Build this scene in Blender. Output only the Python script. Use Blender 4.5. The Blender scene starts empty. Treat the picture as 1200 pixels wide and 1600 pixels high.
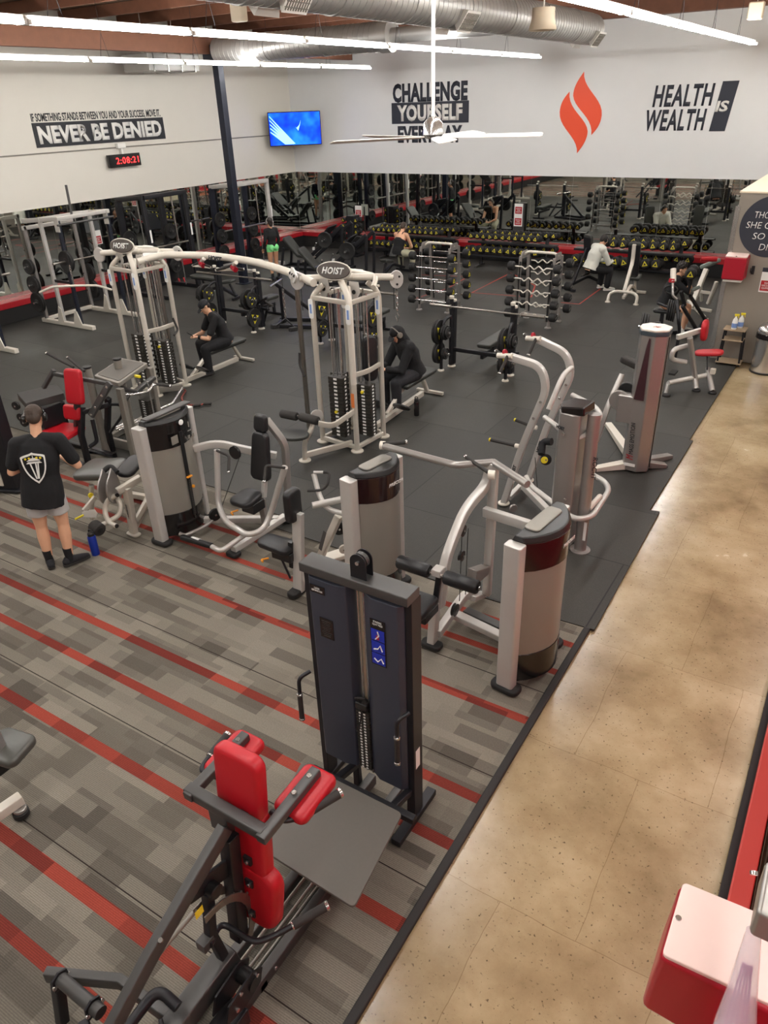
import bpy, bmesh, math, random
from mathutils import Vector as V, Matrix
random.seed(7)
SC = bpy.context.scene
COL = SC.collection
PI = math.pi
R = math.radians

# ------------------------------------------------------------------ camera
FPX = 1146.58
CH = 4.3
CX = V((0.84739452, 0.53000261, -0.03193374))      # image right, in world axes
CYD = V((0.23469505, -0.42783344, -0.87285554))    # image down
CF = V((-0.47627804, 0.7321583, -0.4869327))       # view direction
cd = bpy.data.cameras.new('camera')
cam = bpy.data.objects.new('camera', cd)
COL.objects.link(cam)
cd.sensor_fit = 'VERTICAL'; cd.sensor_height = 36; cd.lens = FPX / 1600 * 36
cd.clip_start = 0.05; cd.clip_end = 200
rot = Matrix((CX, -CYD, -CF)).transposed()
cam.matrix_world = Matrix.Translation((0, 0, CH)) @ rot.to_4x4()
SC.camera = cam

# ------------------------------------------------------------------ view and light levels
SC.view_settings.view_transform = 'Standard'
SC.view_settings.look = 'None'
SC.view_settings.gamma = 1
SC.view_settings.use_curve_mapping = False
SC.view_settings.exposure = 1.75
TUBE = 26.0
w = bpy.data.worlds.new('world'); SC.world = w; w.use_nodes = True
w.node_tree.nodes['Background'].inputs[0].default_value = (0.95, 0.97, 1, 1)
w.node_tree.nodes['Background'].inputs[1].default_value = 1.0

# ------------------------------------------------------------------ points
def at(px, py, z=None, X=None, Y=None):
    """the place where the sight line through a photo point meets height z, plane X or plane Y"""
    d = CX * (px - 600) + CYD * (py - 800) + CF * FPX
    if z is not None: t = (z - CH) / d.z
    elif X is not None: t = X / d.x
    else: t = Y / d.y
    return V((d.x * t, d.y * t, CH + d.z * t))

# ------------------------------------------------------------------ materials
def lin(c):
    return tuple(((v / 255) / 12.92 if v / 255 <= 0.04045 else ((v / 255 + 0.055) / 1.055) ** 2.4) for v in c)
MT = {}
def mat(name, rgb, rough=0.5, metal=0.0, noise=0, nscale=20, bump=0, bscale=200, coat=0, spec=0.5):
    m = bpy.data.materials.new(name); m.use_nodes = True
    nt = m.node_tree; b = nt.nodes['Principled BSDF']
    c = lin(rgb)
    b.inputs['Base Color'].default_value = (*c, 1)
    b.inputs['Roughness'].default_value = rough
    b.inputs['Metallic'].default_value = metal
    b.inputs['Specular IOR Level'].default_value = spec
    if coat: b.inputs['Coat Weight'].default_value = coat; b.inputs['Coat Roughness'].default_value = 0.15
    tc = nt.nodes.new('ShaderNodeTexCoord')
    if noise:
        n = nt.nodes.new('ShaderNodeTexNoise'); n.inputs['Scale'].default_value = nscale; n.inputs['Detail'].default_value = 5
        nt.links.new(tc.outputs['Object'], n.inputs['Vector'])
        r = nt.nodes.new('ShaderNodeMapRange')
        r.inputs['To Min'].default_value = 1 - noise; r.inputs['To Max'].default_value = 1 + noise
        nt.links.new(n.outputs['Fac'], r.inputs['Value'])
        h = nt.nodes.new('ShaderNodeVectorMath'); h.operation = 'SCALE'
        h.inputs[0].default_value = c
        nt.links.new(r.outputs['Result'], h.inputs['Scale'])
        nt.links.new(h.outputs[0], b.inputs['Base Color'])
    if bump:
        n = nt.nodes.new('ShaderNodeTexNoise'); n.inputs['Scale'].default_value = bscale; n.inputs['Detail'].default_value = 3
        nt.links.new(tc.outputs['Object'], n.inputs['Vector'])
        bp = nt.nodes.new('ShaderNodeBump'); bp.inputs['Strength'].default_value = bump; bp.inputs['Distance'].default_value = 0.002
        nt.links.new(n.outputs['Fac'], bp.inputs['Height']); nt.links.new(bp.outputs[0], b.inputs['Normal'])
    MT[name] = m
    return m
def emit(name, rgb, s):
    m = bpy.data.materials.new(name); m.use_nodes = True
    nt = m.node_tree; nt.nodes.clear()
    e = nt.nodes.new('ShaderNodeEmission'); o = nt.nodes.new('ShaderNodeOutputMaterial')
    e.inputs[0].default_value = (*lin(rgb), 1); e.inputs[1].default_value = s
    nt.links.new(e.outputs[0], o.inputs[0]); MT[name] = m
    return m
mat('wall_paint', (212, 208, 198), 0.7, noise=0.02, nscale=3)
mat('back_paint', (226, 227, 226), 0.7, noise=0.02, nscale=3)
mat('taupe_paint', (138, 130, 120), 0.6, noise=0.03, nscale=4)
mat('cream_paint', (222, 208, 184), 0.6)
mat('white_paint', (232, 230, 224), 0.4)
mat('black_metal', (32, 32, 36), 0.42, 0.25, noise=0.05, bump=0.12, bscale=400)
mat('navy_metal', (36, 40, 52), 0.38, 0.3, noise=0.04, bump=0.08, bscale=400)
mat('grey_metal', (78, 77, 76), 0.4, 0.4, noise=0.04)
mat('silver', (196, 193, 188), 0.34, 0.35, noise=0.03)
mat('warm_silver', (198, 192, 180), 0.36, 0.3, noise=0.03)
mat('pale_silver', (214, 208, 196), 0.38, 0.15, noise=0.02)
mat('satin_grey', (158, 154, 150), 0.32, 0.6, noise=0.03)
mat('dull_grey', (140, 136, 128), 0.45, 0.35, noise=0.06)
mat('chrome', (200, 199, 197), 0.2, 0.9)
mat('steel', (150, 145, 138), 0.3, 0.9, noise=0.05)
mat('black_plastic', (26, 26, 27), 0.35, noise=0.04)
mat('gloss_black', (20, 17, 18), 0.16, coat=0.3)
mat('black_rubber', (26, 25, 25), 0.7, noise=0.08, bump=0.3, bscale=300)
mat('grip_rubber', (46, 43, 41), 0.75, bump=0.4, bscale=500)
mat('black_vinyl', (28, 28, 30), 0.38, noise=0.06, nscale=12, bump=0.3, bscale=60)
mat('grey_vinyl', (52, 53, 50), 0.42, noise=0.06, nscale=10, bump=0.25, bscale=60)
mat('red_vinyl', (178, 18, 32), 0.42, noise=0.06, nscale=9, bump=0.25, bscale=90)
mat('red_paint', (170, 22, 34), 0.45)
mat('red_plastic', (158, 18, 38), 0.3)
mat('coral_paint', (214, 84, 78), 0.55)
mat('orange_plastic', (232, 150, 40), 0.4)
mat('yellow_paint', (226, 206, 40), 0.45)
mat('iron_weight', (52, 49, 44), 0.5, 0.3, noise=0.1)
mat('white_label', (232, 232, 228), 0.5)
mat('blue_label', (28, 48, 170), 0.4)
mat('ink_black', (30, 31, 36), 0.6)
mat('ink_navy', (42, 45, 56), 0.6)
mat('logo_orange', (238, 82, 44), 0.5)
mat('wood_brown', (112, 72, 52), 0.7, noise=0.25, nscale=6, bump=0.4, bscale=30)
mat('wood_oak', (160, 140, 115), 0.6, noise=0.15, nscale=14)
mat('tape_red', (170, 60, 50), 0.6)
mat('skin', (218, 168, 136), 0.5, noise=0.06, nscale=14)
mat('skin_tan', (190, 140, 108), 0.5, noise=0.06, nscale=14)
mat('hair_dark', (34, 27, 23), 0.6, noise=0.3, nscale=40, bump=0.8, bscale=90)
mat('hair_brown', (62, 48, 38), 0.6, noise=0.3, nscale=40, bump=0.8, bscale=90)
mat('cloth_black', (17, 17, 20), 0.85, noise=0.15, nscale=8, bump=0.5, bscale=40)
mat('cloth_charcoal', (34, 34, 38), 0.85, noise=0.15, nscale=8, bump=0.5, bscale=40)
mat('cloth_grey', (176, 174, 172), 0.85, noise=0.05, nscale=8, bump=0.5, bscale=40)
mat('cloth_pale', (206, 206, 196), 0.85, noise=0.05, nscale=8, bump=0.6, bscale=30)
mat('cloth_green', (128, 222, 142), 0.8, noise=0.05, bump=0.4, bscale=40)
mat('cloth_olive', (62, 58, 42), 0.85, noise=0.08, bump=0.4, bscale=40)
mat('cloth_stone', (168, 166, 142), 0.85, noise=0.06, bump=0.5, bscale=40)
mat('bottle_blue', (22, 52, 150), 0.35, 0.2)
mat('duct_metal', (176, 175, 172), 0.38, 0.55, noise=0.08, nscale=5)
emit('tube_glow', (255, 253, 250), TUBE)
emit('led_red', (255, 40, 40), 2.2)

# ------------------------------------------------------------------ mesh builder
def catm(pts, rad, n=5):
    """round the corners of a polyline"""
    pts = [V(p) for p in pts]
    if rad <= 0 or len(pts) < 3: return pts
    out = [pts[0]]
    for i in range(1, len(pts) - 1):
        a, b, c = pts[i-1], pts[i], pts[i+1]
        u, w_ = (a - b), (c - b)
        r = min(rad, u.length * 0.48, w_.length * 0.48)
        p, q = b + u.normalized() * r, b + w_.normalized() * r
        for k in range(n + 1):
            t = k / n
            out.append(p * (1-t)**2 + b * 2*t*(1-t) + q * t*t)
    out.append(pts[-1])
    return out
def frame(o, x, z):
    """matrix with origin o, local x along x, local z close to z"""
    x = V(x).normalized(); z = V(z); y = z.cross(x).normalized(); z = x.cross(y)
    m = Matrix((x, y, z)).transposed().to_4x4(); m.translation = V(o)
    return m
def circ(r, n=12, ry=None):
    ry = r if ry is None else ry
    return [(r * math.cos(2*PI*k/n), ry * math.sin(2*PI*k/n)) for k in range(n)]
def rrect(w_, h, r=0.0, n=3):
    if r <= 0: return [(-w_/2, -h/2), (w_/2, -h/2), (w_/2, h/2), (-w_/2, h/2)]
    r = min(r, w_/2 * 0.999, h/2 * 0.999); o = []
    for cx, cy, a in ((w_/2-r, h/2-r, 0), (-w_/2+r, h/2-r, 90), (-w_/2+r, -h/2+r, 180), (w_/2-r, -h/2+r, 270)):
        for k in range(n + 1):
            t = R(a + 90 * k / n); o.append((cx + r*math.cos(t), cy + r*math.sin(t)))
    return o
class G:
    def __init__(s): s.v = []; s.f = []
    def add(s, vs, fs):
        o = len(s.v); s.v += [V(p) for p in vs]; s.f += [tuple(i + o for i in f) for f in fs]; return s
    def mat4(s, m, g):
        return s.add([m @ p for p in g.v], g.f)
    def box(s, c, d, m=None):
        m = m or Matrix.Identity(4); c = V(c); hx, hy, hz = d[0]/2, d[1]/2, d[2]/2
        vs = [m @ (c + V((x*hx, y*hy, z*hz))) for z in (-1, 1) for y in (-1, 1) for x in (-1, 1)]
        return s.add(vs, [(0,2,3,1), (4,5,7,6), (0,1,5,4), (2,6,7,3), (0,4,6,2), (1,3,7,5)])
    def sweep(s, pts, prof, up=(0,0,1), bend=0, closed=False, scl=None):
        """carry a profile along a path; prof may be one outline or one per point"""
        P = catm(pts, bend) if not closed else [V(p) for p in pts]
        n = len(P); vs = []; up = V(up); last = None
        many = isinstance(prof[0], list)
        for i, p in enumerate(P):
            if closed: t = (P[(i+1) % n] - P[i-1]).normalized()
            else: t = (P[min(i+1, n-1)] - P[max(i-1, 0)]).normalized()
            if last is None:
                sd = t.cross(up)
                if sd.length < 1e-3: sd = t.cross(V((1, 0, 0))) if abs(t.x) < .9 else t.cross(V((0, 1, 0)))
            else:
                sd = last - t * last.dot(t)
            sd.normalize(); last = sd; u2 = sd.cross(t)
            k = 1.0 if scl is None else scl[i]
            pr = prof[i] if many else prof
            vs += [p + sd * (a*k) + u2 * (b*k) for a, b in pr]
        m = len(prof[0]) if many else len(prof)
        fs = []
        for i in range(n if closed else n - 1):
            j = (i + 1) % n
            fs += [(i*m + k, i*m + (k+1) % m, j*m + (k+1) % m, j*m + k) for k in range(m)]
        if not closed: fs += [tuple(range(m))[::-1], tuple(range((n-1)*m, n*m))]
        return s.add(vs, fs)
    def tube(s, pts, r, bend=0.06, n=12, closed=False): return s.sweep(pts, circ(r, n), bend=bend, closed=closed)
    def bar(s, a, b, w_, h, up=(0,0,1), r=0.0): return s.sweep([a, b], rrect(w_, h, r), up)
    def beam(s, pts, w_, h, up=(0,0,1), r=0.008, bend=0.0): return s.sweep(pts, rrect(w_, h, r), up, bend)
    def _cone(s, pts, rads, n):
        return s.sweep(pts, [circ(q, n) for q in rads])
    def limb(s, pts, rads, n=12):
        """tapered limb with round ends"""
        pts = [V(p) for p in pts]; P = []; Q = []
        d0 = (pts[0] - pts[1]).normalized(); d1 = (pts[-1] - pts[-2]).normalized()
        for k in range(4, 0, -1):
            a = PI/2 * k / 4.3; P.append(pts[0] + d0 * rads[0]*math.sin(a)); Q.append(rads[0]*math.cos(a))
        P += pts; Q += rads
        for k in range(1, 5):
            a = PI/2 * k / 4.3; P.append(pts[-1] + d1 * rads[-1]*math.sin(a)); Q.append(rads[-1]*math.cos(a))
        return s.sweep(P, [circ(q, n) for q in Q])
    def loft(s, pts, rr, up=(0,1,0), n=18):
        """elliptical cross sections (rx, ry) along a path"""
        return s.sweep(pts, [circ(a, n, b) for a, b in rr], up)
    def ell(s, c, r, m=None, n=14, k=9):
        m = m or Matrix.Identity(4); vs = []; fs = []
        for i in range(k + 1):
            t = PI * i / k
            for j in range(n):
                a = 2*PI*j/n
                vs.append(m @ (V(c) + V((r[0]*math.sin(t)*math.cos(a), r[1]*math.sin(t)*math.sin(a), r[2]*math.cos(t)))))
        for i in range(k):
            for j in range(n): fs.append((i*n+j, (i+1)*n+j, (i+1)*n+(j+1) % n, i*n+(j+1) % n))
        return s.add(vs, fs)
    def lathe(s, prof, m=None, n=24):
        """prof: (radius, height) pairs turned about local z"""
        m = m or Matrix.Identity(4); k = len(prof); vs = []; fs = []
        for r_, z in prof:
            for j in range(n): vs.append(m @ V((r_*math.cos(2*PI*j/n), r_*math.sin(2*PI*j/n), z)))
        for i in range(k - 1):
            for j in range(n): fs.append((i*n+j, i*n+(j+1) % n, (i+1)*n+(j+1) % n, (i+1)*n+j))
        fs += [tuple(range(n))[::-1], tuple(range((k-1)*n, k*n))]
        return s.add(vs, fs)
    def disc(s, c, ax, r, t, n=24, hole=0):
        c = V(c); ax = V(ax).normalized()
        m = frame(c, ax.orthogonal(), ax)
        e = min(t*0.2, r*0.1)
        return s.lathe([(r-e, -t/2), (r, -t/2+e), (r, t/2-e), (r-e, t/2)], m, n)
    def prism(s, poly, t, m=None):
        """outline in local xy, thickness along local z, centred"""
        m = m or Matrix.Identity(4); n = len(poly)
        vs = [m @ V((x, y, -t/2)) for x, y in poly] + [m @ V((x, y, t/2)) for x, y in poly]
        return s.add(vs, [tuple(range(n))[::-1], tuple(range(n, 2*n))] + [(k, (k+1) % n, n+(k+1) % n, n+k) for k in range(n)])
    def pad(s, m, w_, h, t, rc=0.05, re=0.02, taper=1.0, crown=0.0):
        """upholstered pad: outline w x h with round corners, thickness t, soft edge re; taper scales the +y end"""
        base = rrect(w_, h, rc, 5)
        L = [(-t/2 + re - re*math.cos(PI/2*k/4), re - re*math.sin(PI/2*k/4)) for k in range(5)]
        L = L + [(-z, i) for z, i in L[::-1]]
        vs = []; n = len(base)
        for z, ins in L:
            for x, y in base:
                kx = (w_/2 - ins) / (w_/2); ky = (h/2 - ins) / (h/2)
                tp = 1 + (taper - 1) * (y / h + 0.5)
                vs.append(m @ V((x*kx*tp, y*ky, z)))
        fs = []
        for i in range(len(L) - 1):
            fs += [(i*n+k, i*n+(k+1) % n, (i+1)*n+(k+1) % n, (i+1)*n+k) for k in range(n)]
        o = len(vs)
        if crown:
            for kk, (f1, cz) in enumerate(((0.7, 0.6), (0.35, 0.9))):
                for x, y in base:
                    tp = 1 + (taper - 1) * (y / h * f1 + 0.5)
                    vs.append(m @ V((x*f1*tp, y*f1, t/2 + crown*cz)))
            st = (len(L)-1)*n
            for a_, b_ in ((st, o), (o, o+n)):
                fs += [(a_+k, a_+(k+1) % n, b_+(k+1) % n, b_+k) for k in range(n)]
            fs.append(tuple(range(o+n, o+2*n)))
        else: fs.append(tuple(range((len(L)-1)*n, len(L)*n)))
        fs.append(tuple(range(n))[::-1])
        return s.add(vs, fs)
    def build(s, name, material, parent=None, bevel=0.0, ang=38, loc=None):
        me = bpy.data.meshes.new(name)
        o = bpy.data.objects.new(name, me); COL.objects.link(o)
        if parent is not None: o.parent = parent; inv = wm(parent).inverted()
        elif loc is not None: inv = Matrix.Translation(-V(loc)); o.location = loc
        else: inv = Matrix.Identity(4)
        me.from_pydata([inv @ p for p in s.v], [], s.f)
        bm = bmesh.new(); bm.from_mesh(me); bmesh.ops.recalc_face_normals(bm, faces=bm.faces); bm.to_mesh(me); bm.free()
        me.polygons.foreach_set('use_smooth', [True] * len(me.polygons)); me.update()
        me.set_sharp_from_angle(angle=R(ang))
        me.materials.append(MT[material] if isinstance(material, str) else material)
        if bevel:
            b = o.modifiers.new('bevel', 'BEVEL'); b.width = bevel; b.segments = 2; b.limit_method = 'ANGLE'; b.angle_limit = R(40); b.harden_normals = True
        return o
def wm(o):
    m = Matrix.LocRotScale(o.location, o.rotation_euler, o.scale)
    return wm(o.parent) @ m if o.parent else m
def thing(name, label, cat, loc=(0,0,0), rz=0.0, group=None):
    o = bpy.data.objects.new(name, None); COL.objects.link(o); o.empty_display_size = 0.1
    o.location = loc; o.rotation_euler = (0, 0, rz); o['label'] = label; o['category'] = cat
    if group: o['group'] = group
    return o
def tag(o, label, cat, group=None):
    o['label'] = label; o['category'] = cat
    if group: o['group'] = group
    return o
def struct(o): o['kind'] = 'structure'; return o
def kids(o): return [c for c in bpy.data.objects if c.parent is o]
def tree(o):
    return (o, [tree(c) for c in kids(o)])
def dup(t, loc, rz=0.0, label=None, group=None, rot=None, parent=None):
    """copy a thing and its parts; t comes from tree()"""
    src, ch = t; c = src.copy(); COL.objects.link(c)
    if parent is None:
        c.location = loc; c.rotation_euler = rot if rot else (0, 0, rz)
        if label: c['label'] = label
        if group: c['group'] = group
    else: c.parent = parent
    for k in ch: dup(k, None, parent=c)
    return c
def text(body, m, w_, h, material, parent=None, name='lettering', depth=0.004, bold=0.0, shear=0.0, spacing=1.0, label=None):
    """flat raised lettering filling w x h, centred on m, facing its +z"""
    cu = bpy.data.curves.new(name, 'FONT'); cu.body = body; cu.offset = bold; cu.shear = shear; cu.space_character = spacing
    cu.align_x = 'CENTER'; cu.space_line = 0.95; cu.resolution_u = 3
    tmp = bpy.data.objects.new('tmp', cu); COL.objects.link(tmp)
    dg = bpy.context.evaluated_depsgraph_get(); me = bpy.data.meshes.new_from_object(tmp.evaluated_get(dg))
    bpy.data.objects.remove(tmp); bpy.data.curves.remove(cu)
    xs = [v.co.x for v in me.vertices]; ys = [v.co.y for v in me.vertices]
    x0, x1, y0, y1 = min(xs), max(xs), min(ys), max(ys)
    bm = bmesh.new(); bm.from_mesh(me)
    r = bmesh.ops.extrude_face_region(bm, geom=bm.faces[:])
    top = {v for v in r['geom'] if isinstance(v, bmesh.types.BMVert)}
    for v in bm.verts:
        v.co = V(((v.co.x - (x0+x1)/2) / (x1-x0) * w_, (v.co.y - (y0+y1)/2) / (y1-y0) * h, depth if v in top else 0))
    inv = wm(parent).inverted() if parent else Matrix.Identity(4)
    for v in bm.verts: v.co = inv @ (m @ v.co)
    bmesh.ops.recalc_face_normals(bm, faces=bm.faces)
    me2 = bpy.data.meshes.new(name); bm.to_mesh(me2); bm.free(); bpy.data.meshes.remove(me)
    o = bpy.data.objects.new(name, me2); COL.objects.link(o); o.parent = parent
    me2.materials.append(MT[material])
    if label: o['label'] = label
    return o
# ================================================================== floors
WX, WY = -17.2, 21.7      # left wall and back wall (mirror planes)
def nodes(m): return m.node_tree, m.node_tree.nodes['Principled BSDF']
def N(nt, kind, **kw):
    n = nt.nodes.new(kind)
    for k, v in kw.items():
        if k in n.inputs: n.inputs[k].default_value = v
        else: setattr(n, k, v)
    return n
def ramp(nt, stops):
    r = nt.nodes.new('ShaderNodeValToRGB'); e = r.color_ramp.elements
    while len(e) < len(stops): e.new(0.5)
    for el, (p, c) in zip(e, stops): el.position = p; el.color = (*lin(c), 1)
    return r
def make_carpet():
    m = mat('carpet', (110, 104, 96), 0.95, spec=0.1); nt, b = nodes(m); L = nt.links
    g = N(nt, 'ShaderNodeNewGeometry'); sp = N(nt, 'ShaderNodeSeparateXYZ'); L.new(g.outputs['Position'], sp.inputs[0])
    def brick(w_, h, off, seedx):
        mp = N(nt, 'ShaderNodeMapping'); mp.inputs['Location'].default_value = (seedx, seedx * 0.37, 0)
        L.new(g.outputs['Position'], mp.inputs[0])
        t = N(nt, 'ShaderNodeTexBrick', offset=off, offset_frequency=2); t.inputs['Scale'].default_value = 1
        t.inputs['Brick Width'].default_value = w_; t.inputs['Row Height'].default_value = h
        t.inputs['Mortar Size'].default_value = 0
        t.inputs['Color1'].default_value = (0, 0, 0, 1); t.inputs['Color2'].default_value = (1, 1, 1, 1)
        L.new(mp.outputs[0], t.inputs['Vector']); return t.outputs['Color']
    a = brick(0.62, 0.125, 0.37, 3.1); c = brick(0.36, 0.25, 0.61, 7.7)
    mx = N(nt, 'ShaderNodeMix', data_type='FLOAT'); mx.inputs[0].default_value = 0.42
    L.new(a, mx.inputs[2]); L.new(c, mx.inputs[3])
    r = ramp(nt, [(0.1, (84, 79, 72)), (0.4, (104, 99, 90)), (0.6, (122, 116, 106)), (0.9, (132, 126, 115))])
    L.new(mx.outputs[0], r.inputs[0])
    # woven ribs along y
    wv = N(nt, 'ShaderNodeTexWave', wave_type='BANDS', bands_direction='Y'); wv.inputs['Scale'].default_value = 26
    L.new(g.outputs['Position'], wv.inputs['Vector'])
    wr = N(nt, 'ShaderNodeMapRange'); wr.inputs['To Min'].default_value = 0.82; wr.inputs['To Max'].default_value = 1.14
    L.new(wv.outputs['Fac'], wr.inputs['Value'])
    ns = N(nt, 'ShaderNodeTexNoise'); ns.inputs['Scale'].default_value = 90; L.new(g.outputs['Position'], ns.inputs['Vector'])
    n2 = N(nt, 'ShaderNodeMapRange'); n2.inputs['To Min'].default_value = 0.75; n2.inputs['To Max'].default_value = 1.25
    L.new(ns.outputs['Fac'], n2.inputs['Value'])
    mu = N(nt, 'ShaderNodeMath', operation='MULTIPLY'); L.new(wr.outputs[0], mu.inputs[0]); L.new(n2.outputs[0], mu.inputs[1])
    # red stripes
    prev = None
    for y, w_ in ((0.2, .08), (0.96, .085), (1.36, .095), (2.215, .095), (2.845, .085), (3.27, .085), (4.14, .085), (4.79, .075), (5.2, .075), (-1.0, .1), (-0.45, .1)):
        cp = N(nt, 'ShaderNodeMath', operation='COMPARE'); cp.inputs[1].default_value = y; cp.inputs[2].default_value = w_ / 2
        L.new(sp.outputs['Y'], cp.inputs[0])
        if prev is None: prev = cp.outputs[0]
        else:
            ad = N(nt, 'ShaderNodeMath', operation='MAXIMUM'); L.new(prev, ad.inputs[0]); L.new(cp.outputs[0], ad.inputs[1]); prev = ad.outputs[0]
    rc = ramp(nt, [(0.2, (108, 48, 41)), (0.8, (146, 66, 54))]); L.new(c, rc.inputs[0])
    m2 = N(nt, 'ShaderNodeMix', data_type='RGBA'); L.new(prev, m2.inputs[0]); L.new(r.outputs[0], m2.inputs[6]); L.new(rc.outputs[0], m2.inputs[7])
    # seams
    fr = N(nt, 'ShaderNodeMath', operation='PINGPONG'); fr.inputs[1].default_value = 0.5; L.new(sp.outputs['Y'], fr.inputs[0])
    sm = N(nt, 'ShaderNodeMath', operation='GREATER_THAN'); sm.inputs[1].default_value = 0.4955; L.new(fr.outputs[0], sm.inputs[0])
    m3 = N(nt, 'ShaderNodeMix', data_type='RGBA'); L.new(sm.outputs[0], m3.inputs[0]); L.new(m2.outputs[2], m3.inputs[6]); m3.inputs[7].default_value = (*lin((52, 46, 42)), 1)
    sc = N(nt, 'ShaderNodeVectorMath', operation='SCALE'); L.new(m3.outputs[2], sc.inputs[0]); L.new(mu.outputs[0], sc.inputs['Scale'])
    L.new(sc.outputs[0], b.inputs['Base Color'])
    bp = N(nt, 'ShaderNodeBump'); bp.inputs['Strength'].default_value = 0.4; bp.inputs['Distance'].default_value = 0.003
    L.new(mu.outputs[0], bp.inputs['Height']); L.new(bp.outputs[0], b.inputs['Normal'])
def make_rubber():
    m = mat('rubber_tile', (64, 62, 58), 0.55, spec=0.35); nt, b = nodes(m); L = nt.links
    g = N(nt, 'ShaderNodeNewGeometry')
    t = N(nt, 'ShaderNodeTexBrick', offset=0.5); t.inputs['Scale'].default_value = 1
    t.inputs['Brick Width'].default_value = 1.83; t.inputs['Row Height'].default_value = 1.22; t.inputs['Mortar Size'].default_value = 0.007; t.inputs['Mortar Smooth'].default_value = 0.1
    t.inputs['Color1'].default_value = (*lin((47, 46, 43)), 1); t.inputs['Color2'].default_value = (*lin((60, 59, 55)), 1); t.inputs['Mortar'].default_value = (*lin((24, 23, 22)), 1)
    mp = N(nt, 'ShaderNodeMapping'); mp.inputs['Location'].default_value = (1.4, 0.62, 0); L.new(g.outputs['Position'], mp.inputs[0]); L.new(mp.outputs[0], t.inputs['Vector'])
    ns = N(nt, 'ShaderNodeTexNoise'); ns.inputs['Scale'].default_value = 1.1; ns.inputs['Detail'].default_value = 6; L.new(g.outputs['Position'], ns.inputs['Vector'])
    r1 = N(nt, 'ShaderNodeMapRange'); r1.inputs['From Min'].default_value = 0.3; r1.inputs['From Max'].default_value = 0.7; r1.inputs['To Min'].default_value = 0.8; r1.inputs['To Max'].default_value = 1.2; L.new(ns.outputs['Fac'], r1.inputs['Value'])
    sc = N(nt, 'ShaderNodeVectorMath', operation='SCALE'); L.new(t.outputs['Color'], sc.inputs[0]); L.new(r1.outputs[0], sc.inputs['Scale'])
    fl = N(nt, 'ShaderNodeTexNoise'); fl.inputs['Scale'].default_value = 120; L.new(g.outputs['Position'], fl.inputs['Vector'])
    fr = N(nt, 'ShaderNodeMapRange'); fr.inputs['From Min'].default_value = 0.3; fr.inputs['From Max'].default_value = 0.7; fr.inputs['To Min'].default_value = 0.8; fr.inputs['To Max'].default_value = 1.2; L.new(fl.outputs['Fac'], fr.inputs['Value'])
    s2 = N(nt, 'ShaderNodeVectorMath', operation='SCALE'); L.new(sc.outputs[0], s2.inputs[0]); L.new(fr.outputs[0], s2.inputs['Scale'])
    L.new(s2.outputs[0], b.inputs['Base Color'])
    rr = N(nt, 'ShaderNodeMapRange'); rr.inputs['To Min'].default_value = 0.42; rr.inputs['To Max'].default_value = 0.68; L.new(ns.outputs['Fac'], rr.inputs['Value']); L.new(rr.outputs[0], b.inputs['Roughness'])
    bp = N(nt, 'ShaderNodeBump'); bp.inputs['Strength'].default_value = 0.25; bp.inputs['Distance'].default_value = 0.003
    L.new(fl.outputs['Fac'], bp.inputs['Height']); L.new(bp.outputs[0], b.inputs['Normal'])
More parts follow.
